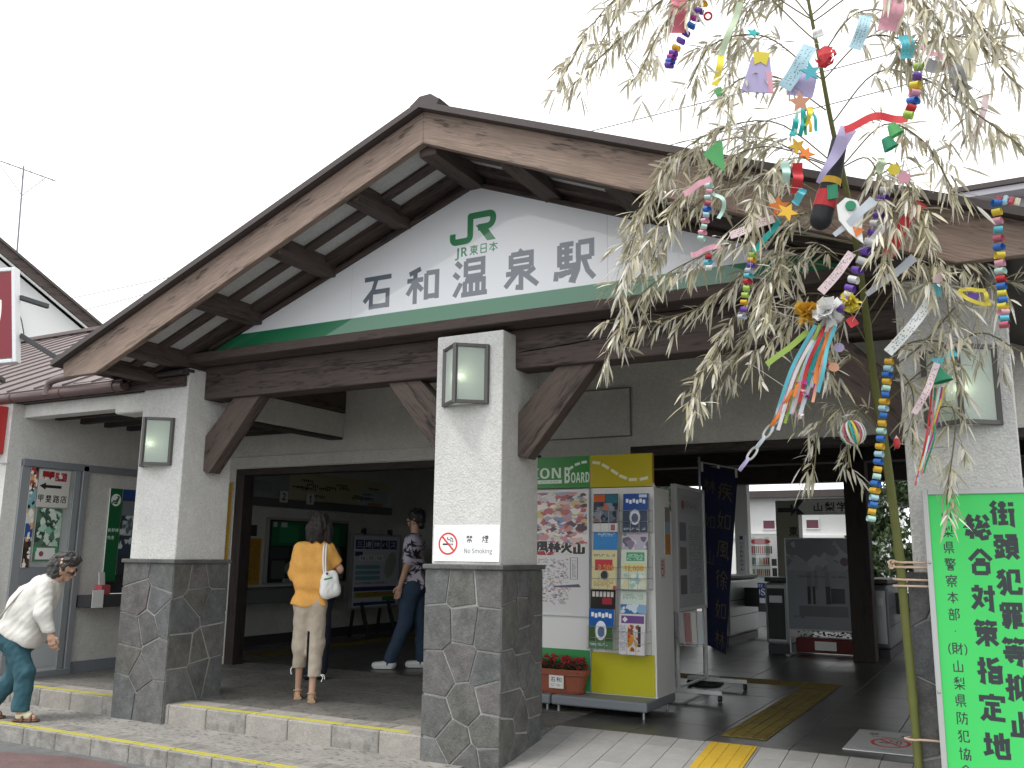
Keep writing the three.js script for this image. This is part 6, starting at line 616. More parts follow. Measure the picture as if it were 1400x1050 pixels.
{ const t = thing('bamboo', 'tall dry bamboo stalk with withered leaves tied to the pillar', 'bamboo');
  const rb = rngOf(909), pts = [[3.325, -.1, .055], ...STEM].map(p => V(...p)), curve = new THREE.CatmullRomCurve3(pts), culmM = std([.15, .16, .035], .5, { map: T.tile }), twigM = std([.16, .14, .07], .7);
  const N = 90, R = 10, P = [], I = []; const fr = curve.computeFrenetFrames(N); const rad = k => { const base = k < .45 ? .024 + .002 * k : .0249 - .0185 * Math.pow((k - .45) / .55, .9), node = (k * 17) % 1; return base * (1 + (node < .05 ? .16 : 0)); };
  for (let i = 0; i <= N; i++) { const k = i / N, c = curve.getPoint(k); for (let j = 0; j < R; j++) { const a = j / R * 6.2832, r = rad(k); P.push(c.x + (fr.normals[i].x * Math.cos(a) + fr.binormals[i].x * Math.sin(a)) * r, c.y + (fr.normals[i].y * Math.cos(a) + fr.binormals[i].y * Math.sin(a)) * r, c.z + (fr.normals[i].z * Math.cos(a) + fr.binormals[i].z * Math.sin(a)) * r); } } for (let i = 0; i < N; i++) for (let j = 0; j < R; j++) { const a = i * R + j, b = i * R + (j + 1) % R; I.push(a, b, a + R, b, b + R, a + R); }
  const cg = new THREE.BufferGeometry(); cg.setAttribute('position', new THREE.Float32BufferAttribute(P, 3)); cg.setIndex(I); cg.computeVertexNormals(); part('culm', metric(cg), culmM, t);
  const leafM = new THREE.MeshPhysicalMaterial({ vertexColors: true, roughness: .75, side: THREE.DoubleSide, transmission: .22, thickness: 0 });
  const cols = [[.60, .55, .42], [.54, .49, .36], [.68, .64, .53], [.46, .44, .32], [.76, .73, .64], [.50, .46, .30], [.70, .67, .60]];
  function blade(A, C, p, d, L, w) { // one pointed leaf, creased along its midrib and curling down
    const side = d.clone().cross(V(rb() - .5, rb() * .6 + .3, rb() - .5)).normalize(), nrm = side.clone().cross(d).normalize(), sag = .12 + rb() * .35, tw = (rb() - .5) * 1.4, S = [0, .22, .55, .82, 1], W = [.12, .85, 1, .55, 0], rows = S.map((s, i) => { const c = p.clone().addScaledVector(d, L * s).addScaledVector(V(0, -1, 0), L * sag * s * s * .6), q = side.clone().multiplyScalar(Math.cos(tw * s)).addScaledVector(nrm, Math.sin(tw * s)), up = nrm.clone().multiplyScalar(.25 * w * W[i]); return [c.clone().addScaledVector(q, -w * W[i]).add(up), c, c.clone().addScaledVector(q, w * W[i]).add(up)]; }), col = cols[Math.floor(rb() * cols.length)], v = .8 + rb() * .35, tri = (a, b, c) => { for (const k of [a, b, c]) { A.push(k.x, k.y, k.z); C.push(col[0] * v, col[1] * v, col[2] * v); } };
    for (let i = 0; i < 3; i++) { const a = rows[i], b = rows[i + 1]; tri(a[0], a[1], b[1]); tri(a[0], b[1], b[0]); tri(a[1], a[2], b[2]); tri(a[1], b[2], b[1]); } tri(rows[3][0], rows[3][1], rows[4][1]); tri(rows[3][1], rows[3][2], rows[4][1]); }
  BRANCHES.forEach((pp, bi) => { const c = new THREE.CatmullRomCurve3(pp.map(p => V(...p))), len = c.getLength(), tw = [new THREE.TubeGeometry(c, 24, .0042, 5, false)], A = [], C = []; for (let i = 0; i <= 30; i++) branchPts.push(c.getPointAt(i / 30));
    const n = Math.round(len / (pp[0][1] < 2.7 ? .052 : .036)); for (let i = 0; i < n; i++) { const k = .22 + .78 * (i + rb() * .8) / n; if (k > 1) continue; const p = c.getPointAt(k), tg = c.getTangentAt(k), dir = tg.clone().multiplyScalar(.9).add(V((rb() - .5) * 1.6, -.2 - rb() * .45 + (rb() < .25 ? .7 : 0), (rb() - .5) * 1.6)).normalize(), tl = .05 + rb() * .15, e = p.clone().addScaledVector(dir, tl); tw.push(rod(p.toArray(), e.toArray(), .0016, 4, .001));
      const m = 3 + Math.floor(rb() * 5); for (let q = 0; q < m; q++) { const s = .2 + .8 * rb(), o = p.clone().lerp(e, s), d = dir.clone().multiplyScalar(.75).add(V((rb() - .5) * 1.5 - .12, -.3 - rb() * .7 + (rb() < .2 ? .9 : 0), (rb() - .5) * 1.5)).normalize(); blade(A, C, o, d, .062 + rb() * .085, .005 + rb() * .0042); } }
    const b = part('branch', tw, twigM, t), g = new THREE.BufferGeometry(); g.setAttribute('position', new THREE.Float32BufferAttribute(A, 3)); g.setAttribute('color', new THREE.Float32BufferAttribute(C, 3)); g.computeVertexNormals(); const lv = part('leaves', g, leafM, b); lv.userData.kind = 'stuff'; });
  // cord round stalk and pillar
  const cord = thing('cord', 'pale twine tying the bamboo stalk to the pillar', 'twine'), cm = std([.62, .45, .33], .9); for (const [y, s] of [[1.302, .01], [1.275, 0], [1.205, .004], [1.17, .0], [.33, 0]]) { const px = y > 1.25 ? XR - .055 : XR - .05, e = y > 1.25 ? .06 : .06, bx = 3.31, bz = y > 1 ? .14 : .08; part('loop', tube([[bx - .042, y + s, bz], [bx, y, bz + .045], [bx + .045, y, bz + .01], [XR + .3, y - .004, e + .01], [XR + .662, y, e], [XR + .662, y, -.66], [XR + .3, y, -.67], [XR - .06, y, -.665], [XR - .062, y + .003, -.3], [XR - .062, y, .0], [bx - .02, y + s, bz - .04], [bx - .042, y + s, bz]], .0065, 6, 80), cm, cord); } part('knot', new THREE.TorusKnotGeometry(.016, .006, 40, 6).translate(3.27, 1.29, .15), cm, cord);
}
// ---------------------------------------------------------------- paper decorations hung in the bamboo
const D = {"rose_strip":[[2.527,4.325,1.55], [2.509,4.098,1.55]],"links_a":[[2.674,4.318,1.5], [2.589,4.168,1.5], [2.479,4.025,1.5], [2.443,3.939,1.5]],"red_ring":[[2.67,4.179,1.5]],"teal_star":[[2.906,4.012,1.5]],"pale_strip":[[2.833,4.233,1.45], [2.73,3.935,1.5]],"yellow_strip":[[2.734,3.934,1.5], [2.693,3.763,1.5]],"green_square":[[2.724,3.708,1.52]],"kimono":[[2.939,3.865,1.5], [2.893,3.655,1.5]],"blue_tanzaku":[[3.172,3.921,1.4], [3.029,3.711,1.4]],"teal_star2":[[3.174,3.741,1.46]],"purple_cloth":[[3.121,3.824,1.35], [3.096,3.677,1.35]],"red_diamond":[[3.243,3.825,1.42]],"peach_star":[[3.106,3.618,1.4]],"streamers_a":[[3.115,3.575,1.4], [3.098,3.438,1.4]],"gold_stars":[[3.081,3.382,1.4], [3.125,3.324,1.42]],"red_paper":[[3.076,3.284,1.4], [3.062,3.14,1.4]],"orange_star":[[2.976,3.074,1.4], [3.022,3.024,1.44]],"lavender_strip":[[3.325,3.445,1.35], [3.163,3.187,1.35]],"sock":[[3.267,3.446,1.25], [3.152,3.028,1.25]],"red_streamer":[[3.316,3.416,1.42], [3.47,3.442,1.42], [3.606,3.399,1.42]],"links_b":[[3.68,3.638,1.5], [3.654,3.531,1.5], [3.635,3.442,1.5], [3.605,3.367,1.5]],"pink_strip":[[3.587,4.012,1.5], [3.55,3.839,1.5]],"sky_strip":[[3.457,3.953,1.5], [3.392,3.782,1.5]],"grey_ribbon":[[3.692,3.645,1.48], [3.806,3.577,1.48], [3.859,3.456,1.48]],"green_cup":[[3.538,3.39,1.4], [3.506,3.29,1.4]],"white_fish":[[3.295,3.044,1.3], [3.313,2.861,1.3]],"lilac_strip":[[3.417,3.072,1.3], [3.218,2.914,1.3]],"links_c":[[3.469,3.165,1.2], [3.418,2.999,1.2], [3.338,2.819,1.2], [3.258,2.638,1.2], [3.218,2.547,1.2]],"red_crinkle":[[3.631,3.058,1.2], [3.552,2.976,1.2], [3.484,2.854,1.2], [3.446,2.795,1.2]],"links_d":[[3.948,3.047,1.1], [3.941,2.794,1.1], [3.936,2.576,1.1], [3.932,2.403,1.1]],"garland_d":[[3.948,3.047,1.1], [4.048,3.013,1.1]],"rosette_y":[[3.051,2.564,1.2]],"rosette_w":[[3.161,2.545,1.22]],"rosette_y2":[[3.263,2.591,1.2]],"red_scrap":[[3.267,2.485,1.2]],"tail":[[3.137,2.48,1.2], [3.044,2.28,1.2], [2.922,1.987,1.2]],"links_e":[[2.955,2.155,1.2], [2.829,1.955,1.2], [2.679,1.765,1.2]],"yg_strip":[[3.044,2.471,1.15], [2.825,2.317,1.15]],"discs":[[3.219,2.514,1.1], [3.183,2.382,1.1], [3.153,2.282,1.1]],"white_tanzaku":[[3.618,2.598,1.0], [3.404,2.354,1.0]],"blue_tip":[[3.649,2.659,1.0]],"links_f":[[3.4,2.344,0.9], [3.355,2.078,0.9], [3.309,1.777,0.9], [3.258,1.503,0.9]],"cyan_bow":[[3.66,2.327,0.9]],"pale_pink":[[3.621,2.297,0.9], [3.499,2.049,0.9]],"green_cup2":[[3.635,2.269,0.88], [3.619,2.183,0.88]],"thin_ribbons":[[3.617,2.181,0.85], [3.555,1.921,0.85], [3.487,1.664,0.85]],"ball":[[3.185,1.977,0.8]],"pink_balloon":[[3.398,1.912,0.8]],"yellow_bow":[[3.81,2.6,1.0]],"green_tri":[[2.673,3.449,1.45], [2.656,3.268,1.45]],"pink_flag":[[2.644,3.278,1.45], [2.496,3.217,1.45]],"links_g":[[2.636,3.251,1.45], [2.615,3.093,1.45], [2.58,2.938,1.45]],"links_g2":[[2.603,2.91,1.4], [2.603,2.79,1.4]],"pale_pink2":[[2.938,3.039,1.35], [2.708,2.981,1.35]],"teal_ribbon":[[2.967,3.026,1.35], [2.896,2.939,1.35], [2.827,2.882,1.35]],"links_h":[[2.815,2.888,1.3], [2.778,2.734,1.3], [2.74,2.529,1.3]],"yellow_flower":[[3.52,3.186,1.35]],"pink_flower":[[3.563,3.136,1.35]],"silver_strip":[[3.566,2.807,1.1], [3.332,2.647,1.1]],"pp1":[[3.949,3.505,1.3], [3.909,3.376,1.3], [3.857,3.271,1.3]],"pp2":[[3.685,3.708,1.5], [3.751,3.66,1.5], [3.813,3.576,1.5]],"aqua1":[[3.62,3.796,1.5], [3.625,3.671,1.5]],"tan1":[[3.909,3.753,1.4], [3.856,3.54,1.4]],"mint1":[[3.016,3.3,1.42], [3.018,3.196,1.42]],"cyan2":[[3.102,3.141,1.42], [3.056,3.072,1.42]],"yel2":[[3.159,3.572,1.42], [3.132,3.474,1.42]],"teal3":[[3.084,3.533,1.42], [3.058,3.427,1.42]],"mintcurl":[[2.647,3.204,1.44], [2.712,3.12,1.46], [2.673,3.046,1.44]],"white1":[[3.198,3.976,1.45], [3.224,3.92,1.45]],"fringe":[[3.471,3.249,1.38], [3.45,3.173,1.38]],"pinkend":[[2.675,2.912,1.42], [2.557,2.89,1.42], [2.517,2.876,1.42]],"spotted":[[3.29,2.839,1.22], [3.127,2.65,1.22]],"silver2":[[3.47,2.983,1.22], [3.379,2.883,1.22]]};
const rd = rngOf(4242);
const PAPER = { red: [.55, .03, .04], rose: [.52, .12, .17], pink: [.72, .36, .44], palepink: [.74, .58, .60], orange: [.72, .20, .03], peach: [.74, .38, .24], gold: [.70, .42, .03], yellow: [.72, .60, .06], lime: [.42, .60, .12], green: [.10, .42, .14], darkgreen: [.02, .24, .12], teal: [.02, .40, .38], cyan: [.12, .52, .62], sky: [.42, .62, .70], blue: [.03, .16, .52], purple: [.16, .07, .42], lilac: [.45, .40, .62], magenta: [.45, .03, .32], white: [.78, .78, .77], silver: [.50, .54, .60], grey: [.36, .37, .39], cream: [.74, .70, .52], black: [.015, .015, .022], palegreen: [.52, .62, .44], mint: [.5, .72, .64] };
const paperMat = {}; function paper(n) { return paperMat[n] ||= new THREE.MeshPhysicalMaterial({ color: rgb(...PAPER[n]), roughness: .7, side: THREE.DoubleSide, transmission: .18, thickness: 0 }); }
function deco(name, label, cat, top) { const t = thing(name, label, cat, top, 0, 'paper decorations in the bamboo'); const a = V(...top); let best = null, bd = 9; for (const p of branchPts) { const d = p.distanceTo(a) + (p.y < a.y ? .3 : 0); if (d < bd) { bd = d; best = p; } } const e = best.clone().sub(a); if (e.length() > .004) part('thread', rod([0, 0, 0], e.toArray(), .0014, 4), M.string, t); return t; }
const rel = (p, o) => [p[0] - o[0], p[1] - o[1], p[2] - o[2]];
function ribbonGeo(pts, w, face = [.3, .1, 1], wave = .006, taper = 0) { const c = new THREE.CatmullRomCurve3(pts.map(p => V(...p))), n = Math.max(8, pts.length * 5), P = [], UV = [], I = [], f = V(...face).normalize(), ph = rd() * 6; for (let i = 0; i <= n; i++) { const k = i / n, p = c.getPoint(k), tg = c.getTangent(k), s = tg.clone().cross(f).normalize(), ww = w / 2 * (1 - taper * k), o = f.clone().multiplyScalar(wave * Math.sin(k * 9 + ph)); for (const q of [-1, 1]) { const v = p.clone().addScaledVector(s, q * ww).add(o); P.push(v.x, v.y, v.z); UV.push(q < 0 ? 0 : 1, 1 - k); } if (i) { const a = i * 2; I.push(a - 2, a - 1, a, a - 1, a + 1, a); } } const g = new THREE.BufferGeometry(); g.setAttribute('position', new THREE.Float32BufferAttribute(P, 3)); g.setAttribute('uv', new THREE.Float32BufferAttribute(UV, 2)); g.setIndex(I); g.computeVertexNormals(); return g; }
function strip(name, key, colour, w, label, opt = {}) { const p = D[key], t = deco(name, label, opt.cat || 'paper strip', p[0]); const L = p.map(q => rel(q, p[0])); if (L.length === 2) L.splice(1, 0, [(L[1][0]) / 2 + .012, L[1][1] / 2 - .004, L[1][2] / 2 + .02]); let m = paper(colour); if (opt.text) { const c = new THREE.Color().setRGB(...PAPER[colour]); const tx = canvasTex(64, 256, g => { g.fillStyle = '#' + c.getHexString(); g.fillRect(0, 0, 64, 256); const r = rngOf(opt.text); g.strokeStyle = '#4a4a58'; g.lineWidth = 2; for (let k = 0; k < 3; k++) for (let y = 26; y < 230; y += 13) { if (r() < .25) continue; const x = 14 + k * 16; g.beginPath(); for (let j = 0; j < 4; j++) g.lineTo(x + r() * 9, y + r() * 9); g.stroke(); } if (opt.dots) for (let k = 0; k < 14; k++) { g.fillStyle = opt.dots; g.beginPath(); g.arc(r() * 64, r() * 256, 3, 0, 7); g.fill(); } }); m = printed(tx, .7, { side: THREE.DoubleSide }); } part('paper', ribbonGeo(L, w, opt.face, opt.wave ?? .006, opt.taper || 0), m, t); return t; }
function chain(name, key, cols, size, label) { const p = D[key], t = deco(name, label, 'paper chain', p[0]); const c = new THREE.CatmullRomCurve3(p.map(q => V(...rel(q, p[0])))), hoop = key === 'links_e', n = Math.max(2, Math.round(c.getLength() / (size * (hoop ? 1.05 : .74)))); for (let i = 0; i < n; i++) { const k = (i + .5) / n, a = c.getPoint(k), tg = c.getTangent(k), g = new THREE.CylinderGeometry(size * .5, size * .5, size * (hoop ? .24 : .74), 14, 1, true); if (!hoop) g.scale(.62, 1, 1); g.rotateX(Math.PI / 2); if (hoop) g.scale(.62, 1.3, 1); g.rotateZ(hoop ? 0 : Math.PI / 2); if (hoop) g.rotateY(i % 2 ? .5 : 1.2); else g.rotateY(Math.PI / 2 + (rd() - .5) * .9); g.applyQuaternion(new THREE.Quaternion().setFromUnitVectors(V(0, 1, 0), tg)); g.translate(a.x, a.y, a.z); part('link', g, paper(cols[i % cols.length]), t); } return t; }
function starGeo(r, n = 5, inner = .45) { const s = []; for (let i = 0; i < n * 2; i++) { const a = i / n * Math.PI + .3, q = i % 2 ? r * inner : r; s.push([Math.cos(a) * q, Math.sin(a) * q]); } return prism(s, -.003, .003); }
function placed(g, rx, ry, rz, x = 0, y = 0, z = 0) { g.rotateX(rx); g.rotateY(ry); g.rotateZ(rz); g.translate(x, y, z); return g; }
function star(key, colour, r, label, i = 0) { const t = deco('paper_star', label, 'paper star', D[key][i]); part('star', placed(starGeo(r), .2, .5, rd()), paper(colour), t); return t; }
function rosetteGeo(r, n) { const L = []; for (let i = 0; i < n; i++) { const g = new THREE.PlaneGeometry(r * .9, r * .55, 2, 1), p = g.attributes.position; for (let k = 0; k < p.count; k++) p.setZ(k, .25 * r * Math.abs(p.getX(k)) / r); g.translate(r * .5, 0, 0); g.rotateX(rd() * 6.28); g.rotateY(rd() * 6.28); g.rotateZ(rd() * 6.28); L.push(g); } const m = merge(L); m.computeVertexNormals(); return m; }
function rosette(key, colour, r, label) { const t = deco('paper_pompom', label, 'paper flower', D[key][0]); part('petals', rosetteGeo(r, 46), paper(colour), t); return t; }
strip('paper_strip', 'rose_strip', 'rose', .085, 'broad rose coloured paper strip in the upper leaves'); chain('paper_chain', 'links_a', ['purple', 'gold', 'purple', 'magenta', 'blue', 'purple'], .05, 'short chain of purple, gold, magenta and blue paper');
{ const t = deco('paper_ring', 'small red paper ring beside the purple chain', 'paper ring', D.red_ring[0]); part('ring', placed(new THREE.TorusGeometry(.019, .006, 8, 20), .3, .4, 0), paper('red'), t); }
star('teal_star', 'teal', .036, 'small teal paper star hanging over the sky'); strip('paper_strip', 'pale_strip', 'palegreen', .035, 'long pale green paper strip blowing sideways', { wave: .012 }); strip('paper_strip', 'yellow_strip', 'yellow', .035, 'mustard yellow paper strip above a green square');
{ const t = deco('paper_square', 'small green paper square below the mustard strip', 'paper square', D.green_square[0]); part('square', placed(new THREE.BoxGeometry(.045, .05, .002), .2, .4, .5), paper('green'), t); }
{ const p = D.kimono, t = deco('paper_kimono', 'lilac paper kimono with a yellow collar and pink sash', 'paper figure', p[0]); part('robe', placed(prism([[-.045, 0], [.045, 0], [.075, -.2], [-.09, -.19]], -.003, .003), 0, .3, -.1), paper('lilac'), t); part('collar', placed(prism([[-.04, .03], [.045, .02], [.03, -.05], [0, -.03], [-.03, -.045]], .003, .007), 0, .3, -.1), paper('yellow'), t); part('sash', placed(prism([[.03, -.08], [.06, -.085], [.075, -.2], [.05, -.2]], .003, .007), 0, .3, -.1), paper('pink'), t); }
strip('wish_strip', 'blue_tanzaku', 'sky', .075, 'pale blue wish strip with handwriting near the dark twig', { text: 3 }); star('teal_star2', 'cyan', .055, 'turquoise paper star over a purple sheet'); strip('paper_strip', 'purple_cloth', 'lilac', .13, 'wide lilac paper sheet behind the turquoise star');
{ const t = deco('paper_square', 'crumpled red paper diamond beside the pale blue wish strip', 'paper square', D.red_diamond[0]); const g = new THREE.OctahedronGeometry(.055, 1); const p = g.attributes.position; for (let i = 0; i < p.count; i++) p.setXYZ(i, p.getX(i) * (.8 + .3 * Math.sin(i * 7)), p.getY(i) * 1.15, p.getZ(i) * .6); g.computeVertexNormals(); part('paper', g, paper('red'), t); }
star('peach_star', 'peach', .06, 'peach coloured paper star on the turquoise streamer'); { const t = strip('paper_streamer', 'streamers_a', 'teal', .022, 'bunch of teal and gold streamers below the peach star', { wave: .012 }); for (const [dx, c] of [[-.025, 'mint'], [.025, 'gold'], [.045, 'teal'], [.01, 'darkgreen']]) part('streamer', ribbonGeo([[dx, 0, 0], [dx * 1.3, -.06, .01], [dx * 1.5, -.13 - rd() * .05, .02]], .016, [.4, 0, 1], .012), paper(c), t); }
star('gold_stars', 'gold', .05, 'gold foil star in the middle of a streamer', 0); star('gold_stars', 'orange', .045, 'orange star beside the gold foil star', 1); strip('paper_strip', 'red_paper', 'red', .05, 'folded bright red paper under the orange star', { wave: .02 }); star('orange_star', 'orange', .06, 'large orange paper star on the left streamer', 0); star('orange_star', 'gold', .058, 'large gold star overlapping the orange one', 1);
strip('paper_strip', 'lavender_strip', 'lilac', .085, 'long lavender paper strip bent over the black paper sock', { taper: .75, wave: .015 });
{ const p = D.sock, o = rel(p[1], p[0]), t = deco('paper_sock', 'black paper windsock with red and green bands', 'windsock', p[0]); const c = new THREE.CatmullRomCurve3([V(0, 0, 0), V(o[0] * .45, o[1] * .5, 0), V(...o)]); const tubeAt = (a, b, r0, r1, m, n) => { const q = new THREE.CatmullRomCurve3([c.getPoint(a), c.getPoint((a + b) / 2), c.getPoint(b)]), g = new THREE.TubeGeometry(q, 8, 1, 14, false), pp = g.attributes.position; for (let i = 0; i < pp.count; i++) { const k = Math.floor(i / 15) / 8, ctr = q.getPointAt(k), r = r0 + (r1 - r0) * k; pp.setXYZ(i, ctr.x + (pp.getX(i) - ctr.x) * r, ctr.y + (pp.getY(i) - ctr.y) * r, ctr.z + (pp.getZ(i) - ctr.z) * r); } g.computeVertexNormals(); part(n, g, m, t); }; tubeAt(0, 1, .04, .056, paper('black'), 'sock'); part('toe', new THREE.SphereGeometry(.056, 14, 10).translate(...o), paper('black'), t); tubeAt(.66, .86, .0535, .0565, paper('red'), 'band'); tubeAt(.5, .58, .051, .0525, paper('gold'), 'band'); part('patch', new THREE.BoxGeometry(.05, .075, .01).translate(o[0] * .72 + .04, o[1] * .72, .05), paper('darkgreen'), t); }
strip('paper_streamer', 'red_streamer', 'red', .042, 'curling red streamer above the gable edge', { wave: .014, cat: 'streamer' }); chain('paper_chain', 'links_b', ['lime', 'purple', 'yellow', 'pink', 'blue', 'red'], .055, 'chain of lime, purple, yellow and pink paper at the right'); strip('paper_strip', 'pink_strip', 'pink', .10, 'wide pink paper strip at the top of the bamboo'); strip('wish_strip', 'sky_strip', 'sky', .06, 'faded light blue wish strip among the top leaves', { text: 8 }); strip('paper_streamer', 'grey_ribbon', 'grey', .07, 'grey ribbon fluttering by the lime chain', { wave: .02, cat: 'streamer' });
{ const t = deco('paper_cup', 'green paper cups hung one below the other', 'paper cup', D.green_cup[0]); part('cup', placed(new THREE.CylinderGeometry(.02, .036, .06, 12, 1, true), .2, 0, .4, 0, -.02, 0), paper('green'), t); part('cup', placed(new THREE.CylinderGeometry(.02, .036, .06, 12, 1, true), .2, 0, .4, -.03, -.085, 0), paper('darkgreen'), t); }
{ const t = deco('paper_fish', 'white paper fish with a green eye and orange fin', 'paper figure', D.white_fish[0]); part('body', placed(prism([[0, .06], [.05, .03], [.06, -.05], [.03, -.13], [.02, -.2], [-.03, -.13], [-.06, -.05], [-.05, .03]], -.004, .004), 0, .3, .2), paper('white'), t); part('eye', placed(new THREE.CylinderGeometry(.026, .026, .006, 14), 1.57, .3, .2, .012, .01, .008), paper('darkgreen'), t); part('fin', placed(prism([[0, 0], [.05, -.03], [0, -.06]], 0, .004), 0, .3, .2, .015, -.1, .006), paper('orange'), t); }
strip('paper_strip', 'lilac_strip', 'silver', .05, 'silvery blue strip slanting across the white fish', { taper: .5 }); chain('paper_chain', 'links_c', ['white', 'purple'], .058, 'white and purple paper chain slanting along the stalk'); strip('paper_streamer', 'red_crinkle', 'red', .055, 'crinkled red crepe streamer before the brown gable board', { wave: .022, cat: 'streamer' });
chain('paper_chain', 'links_d', ['blue', 'yellow', 'pink', 'cyan', 'rose', 'blue', 'yellow', 'pink', 'mint', 'red', 'blue', 'yellow'], .052, 'long vertical chain of blue, yellow and pink links'); chain('paper_garland', 'garland_d', ['rose', 'sky', 'rose', 'cream'], .04, 'small pink and cream paper garland atop the long chain');
rosette('rosette_y', 'gold', .075, 'golden yellow crepe pompom left of the white one'); rosette('rosette_w', 'white', .085, 'white crepe pompom above the streamer tail'); rosette('rosette_y2', 'yellow', .06, 'small yellow pompom right of the white one');
{ const t = deco('paper_square', 'red paper scrap beside the small yellow pompom', 'paper square', D.red_scrap[0]); part('square', placed(new THREE.BoxGeometry(.05, .05, .002), .2, .5, .6), paper('red'), t); }
{ const p = D.tail, t = deco('streamer_tail', 'thick tail of mixed coloured streamers under the white pompom', 'streamer', p[0]); const cs = ['cyan', 'pink', 'rose', 'white', 'lime', 'orange', 'sky', 'palepink', 'red', 'teal', 'white', 'silver', 'orange', 'magenta', 'peach', 'cyan']; cs.forEach((c, i) => { const s = (i / (cs.length - 1) - .5), k = .6 + rd() * .45, e = rel(p[2], p[0]); part('streamer', ribbonGeo([[s * .09, 0, (rd() - .5) * .05], [e[0] * .45 * k + s * .15, e[1] * .42 * k, (rd() - .5) * .07], [e[0] * k + s * .19 + .02, e[1] * k + s * .03, (rd() - .5) * .1]], .014 + rd() * .012, [.3 + rd() - .5, .1, 1], .01), paper(c), t); }); for (let i = 0; i < 9; i++) { const k = .35 + rd() * .6, e = rel(p[2], p[0]); part('tuft', rosetteGeo(.022, 8).translate(e[0] * k + (rd() - .5) * .1 + .03, e[1] * k, .02 + (rd() - .5) * .08), paper(['pink', 'rose', 'red', 'magenta', 'palepink'][i % 5]), t); } }
chain('paper_chain', 'links_e', ['orange', 'white', 'orange', 'white', 'silver', 'white', 'lilac', 'white'], .066, 'loose chain of white, orange and lilac rings hanging low'); strip('paper_strip', 'yg_strip', 'lime', .03, 'narrow yellow green strip slanting from the golden pompom');
{ const p = D.discs, t = deco('paper_discs', 'lilac and peach paper discs on one thread', 'paper discs', p[0]); part('cord', rod([0, 0, 0], rel(p[2], p[0]), .0014, 4), M.string, t); [[1, 'lilac'], [2, 'peach']].forEach(([i, c]) => part('disc', placed(new THREE.CylinderGeometry(.026, .026, .003, 20), 1.4, .3, .2, ...rel(p[i], p[0])), paper(c), t)); }
strip('wish_strip', 'white_tanzaku', 'white', .05, 'white wish strip with writing and a blue head before the pillar', { text: 11, dots: '#3f9a9a' }); { const t = deco('paper_square', 'bright blue paper head above the white wish strip', 'paper square', D.blue_tip[0]); part('square', placed(prism([[-.02, .03], [.025, .03], [.03, -.035], [-.025, -.03]], 0, .003), 0, .2, -.3), paper('cyan'), t); part('flower', placed(starGeo(.03, 7, .75), .1, .3, 0, .01, .05, .01), paper('palepink'), t); }
chain('paper_chain', 'links_f', ['gold', 'sky', 'blue', 'gold', 'mint', 'blue'], .05, 'long gold and blue chain hanging beside the stalk'); { const t = deco('paper_bow', 'turquoise paper bow before the lantern', 'paper bow', D.cyan_bow[0]); part('bow', [placed(prism([[0, 0], [.06, .035], [.06, -.03]], 0, .004), 0, .4, .5), placed(prism([[0, 0], [-.06, .03], [-.055, -.035]], 0, .004), 0, -.2, .5)], paper('cyan'), t); part('flower', placed(starGeo(.022, 6, .7), 0, .2, 0, .03, .05, .01), paper('palepink'), t); }
strip('wish_strip', 'pale_pink', 'palepink', .032, 'narrow pale pink strip with red dots before the lantern', { text: 5, dots: '#b03038' }); { const t = deco('paper_cup', 'green paper bell hanging before the lantern', 'paper cup', D.green_cup2[0]); part('cup', placed(new THREE.CylinderGeometry(.012, .05, .07, 12, 1, true), 0, 0, .2, 0, -.03, 0), paper('darkgreen'), t); }
{ const p = D.thin_ribbons, t = deco('ribbon_tail', 'thin red and green twisted ribbons hanging below the green bell', 'streamer', p[0]); ['red', 'darkgreen', 'rose', 'mint', 'magenta', 'gold'].forEach((c, i) => { const e1 = rel(p[1], p[0]), e2 = rel(p[2], p[0]), k = .7 + rd() * .35; part('ribbon', ribbonGeo([[(i - 2.5) * .012, 0, 0], [e1[0] * k + (rd() - .5) * .04, e1[1] * k, (rd() - .5) * .03], [e2[0] * k + (rd() - .5) * .04, e2[1] * k, (rd() - .5) * .03]], .009, [rd() - .5, 0, 1], .014), paper(c), t); }); }
{ const t = deco('paper_ball', 'hollow ball of white, green and red paper bands', 'paper ball', D.ball[0]); ['white', 'white', 'white', 'green', 'white', 'rose', 'white', 'teal', 'yellow', 'rose'].forEach((c, i) => part('band', placed(new THREE.CylinderGeometry(.068, .068, .011, 28, 1, true), 1.57, i * .32 - .6, .25), paper(c), t)); }
{ const t = deco('water_balloon', 'small pink red balloon charm by the stalk', 'balloon', D.pink_balloon[0]); part('balloon', new THREE.SphereGeometry(.022, 12, 10).scale(.8, 1.35, .8), paper('red'), t); part('knot', new THREE.ConeGeometry(.01, .018, 8).translate(0, .034, 0), paper('palepink'), t); }
{ const t = deco('paper_bow', 'yellow folded bow with a purple centre', 'paper bow', D.yellow_bow[0]); part('bow', [placed(ribbonGeo([[-.06, .04, 0], [0, .03, .02], [.055, .02, 0]], .02), 0, 0, 0), placed(ribbonGeo([[.055, .02, 0], [.06, -.03, .02], [.07, -.06, 0]], .02), 0, 0, 0), placed(ribbonGeo([[-.06, .04, 0], [-.02, -.02, .02], [.06, -.05, 0]], .02), 0, 0, 0)], paper('yellow'), t); part('centre', placed(new THREE.BoxGeometry(.05, .03, .01), 0, .2, -.3), paper('purple'), t); }
{ const p = D.green_tri, t = deco('paper_triangle', 'green paper triangle above the pink flag', 'paper triangle', p[0]); part('triangle', placed(prism([[.0, .02], [.04, .03], [.03, -.15], [-.07, -.04]], -.002, .002), 0, .4, .1), paper('green'), t); }
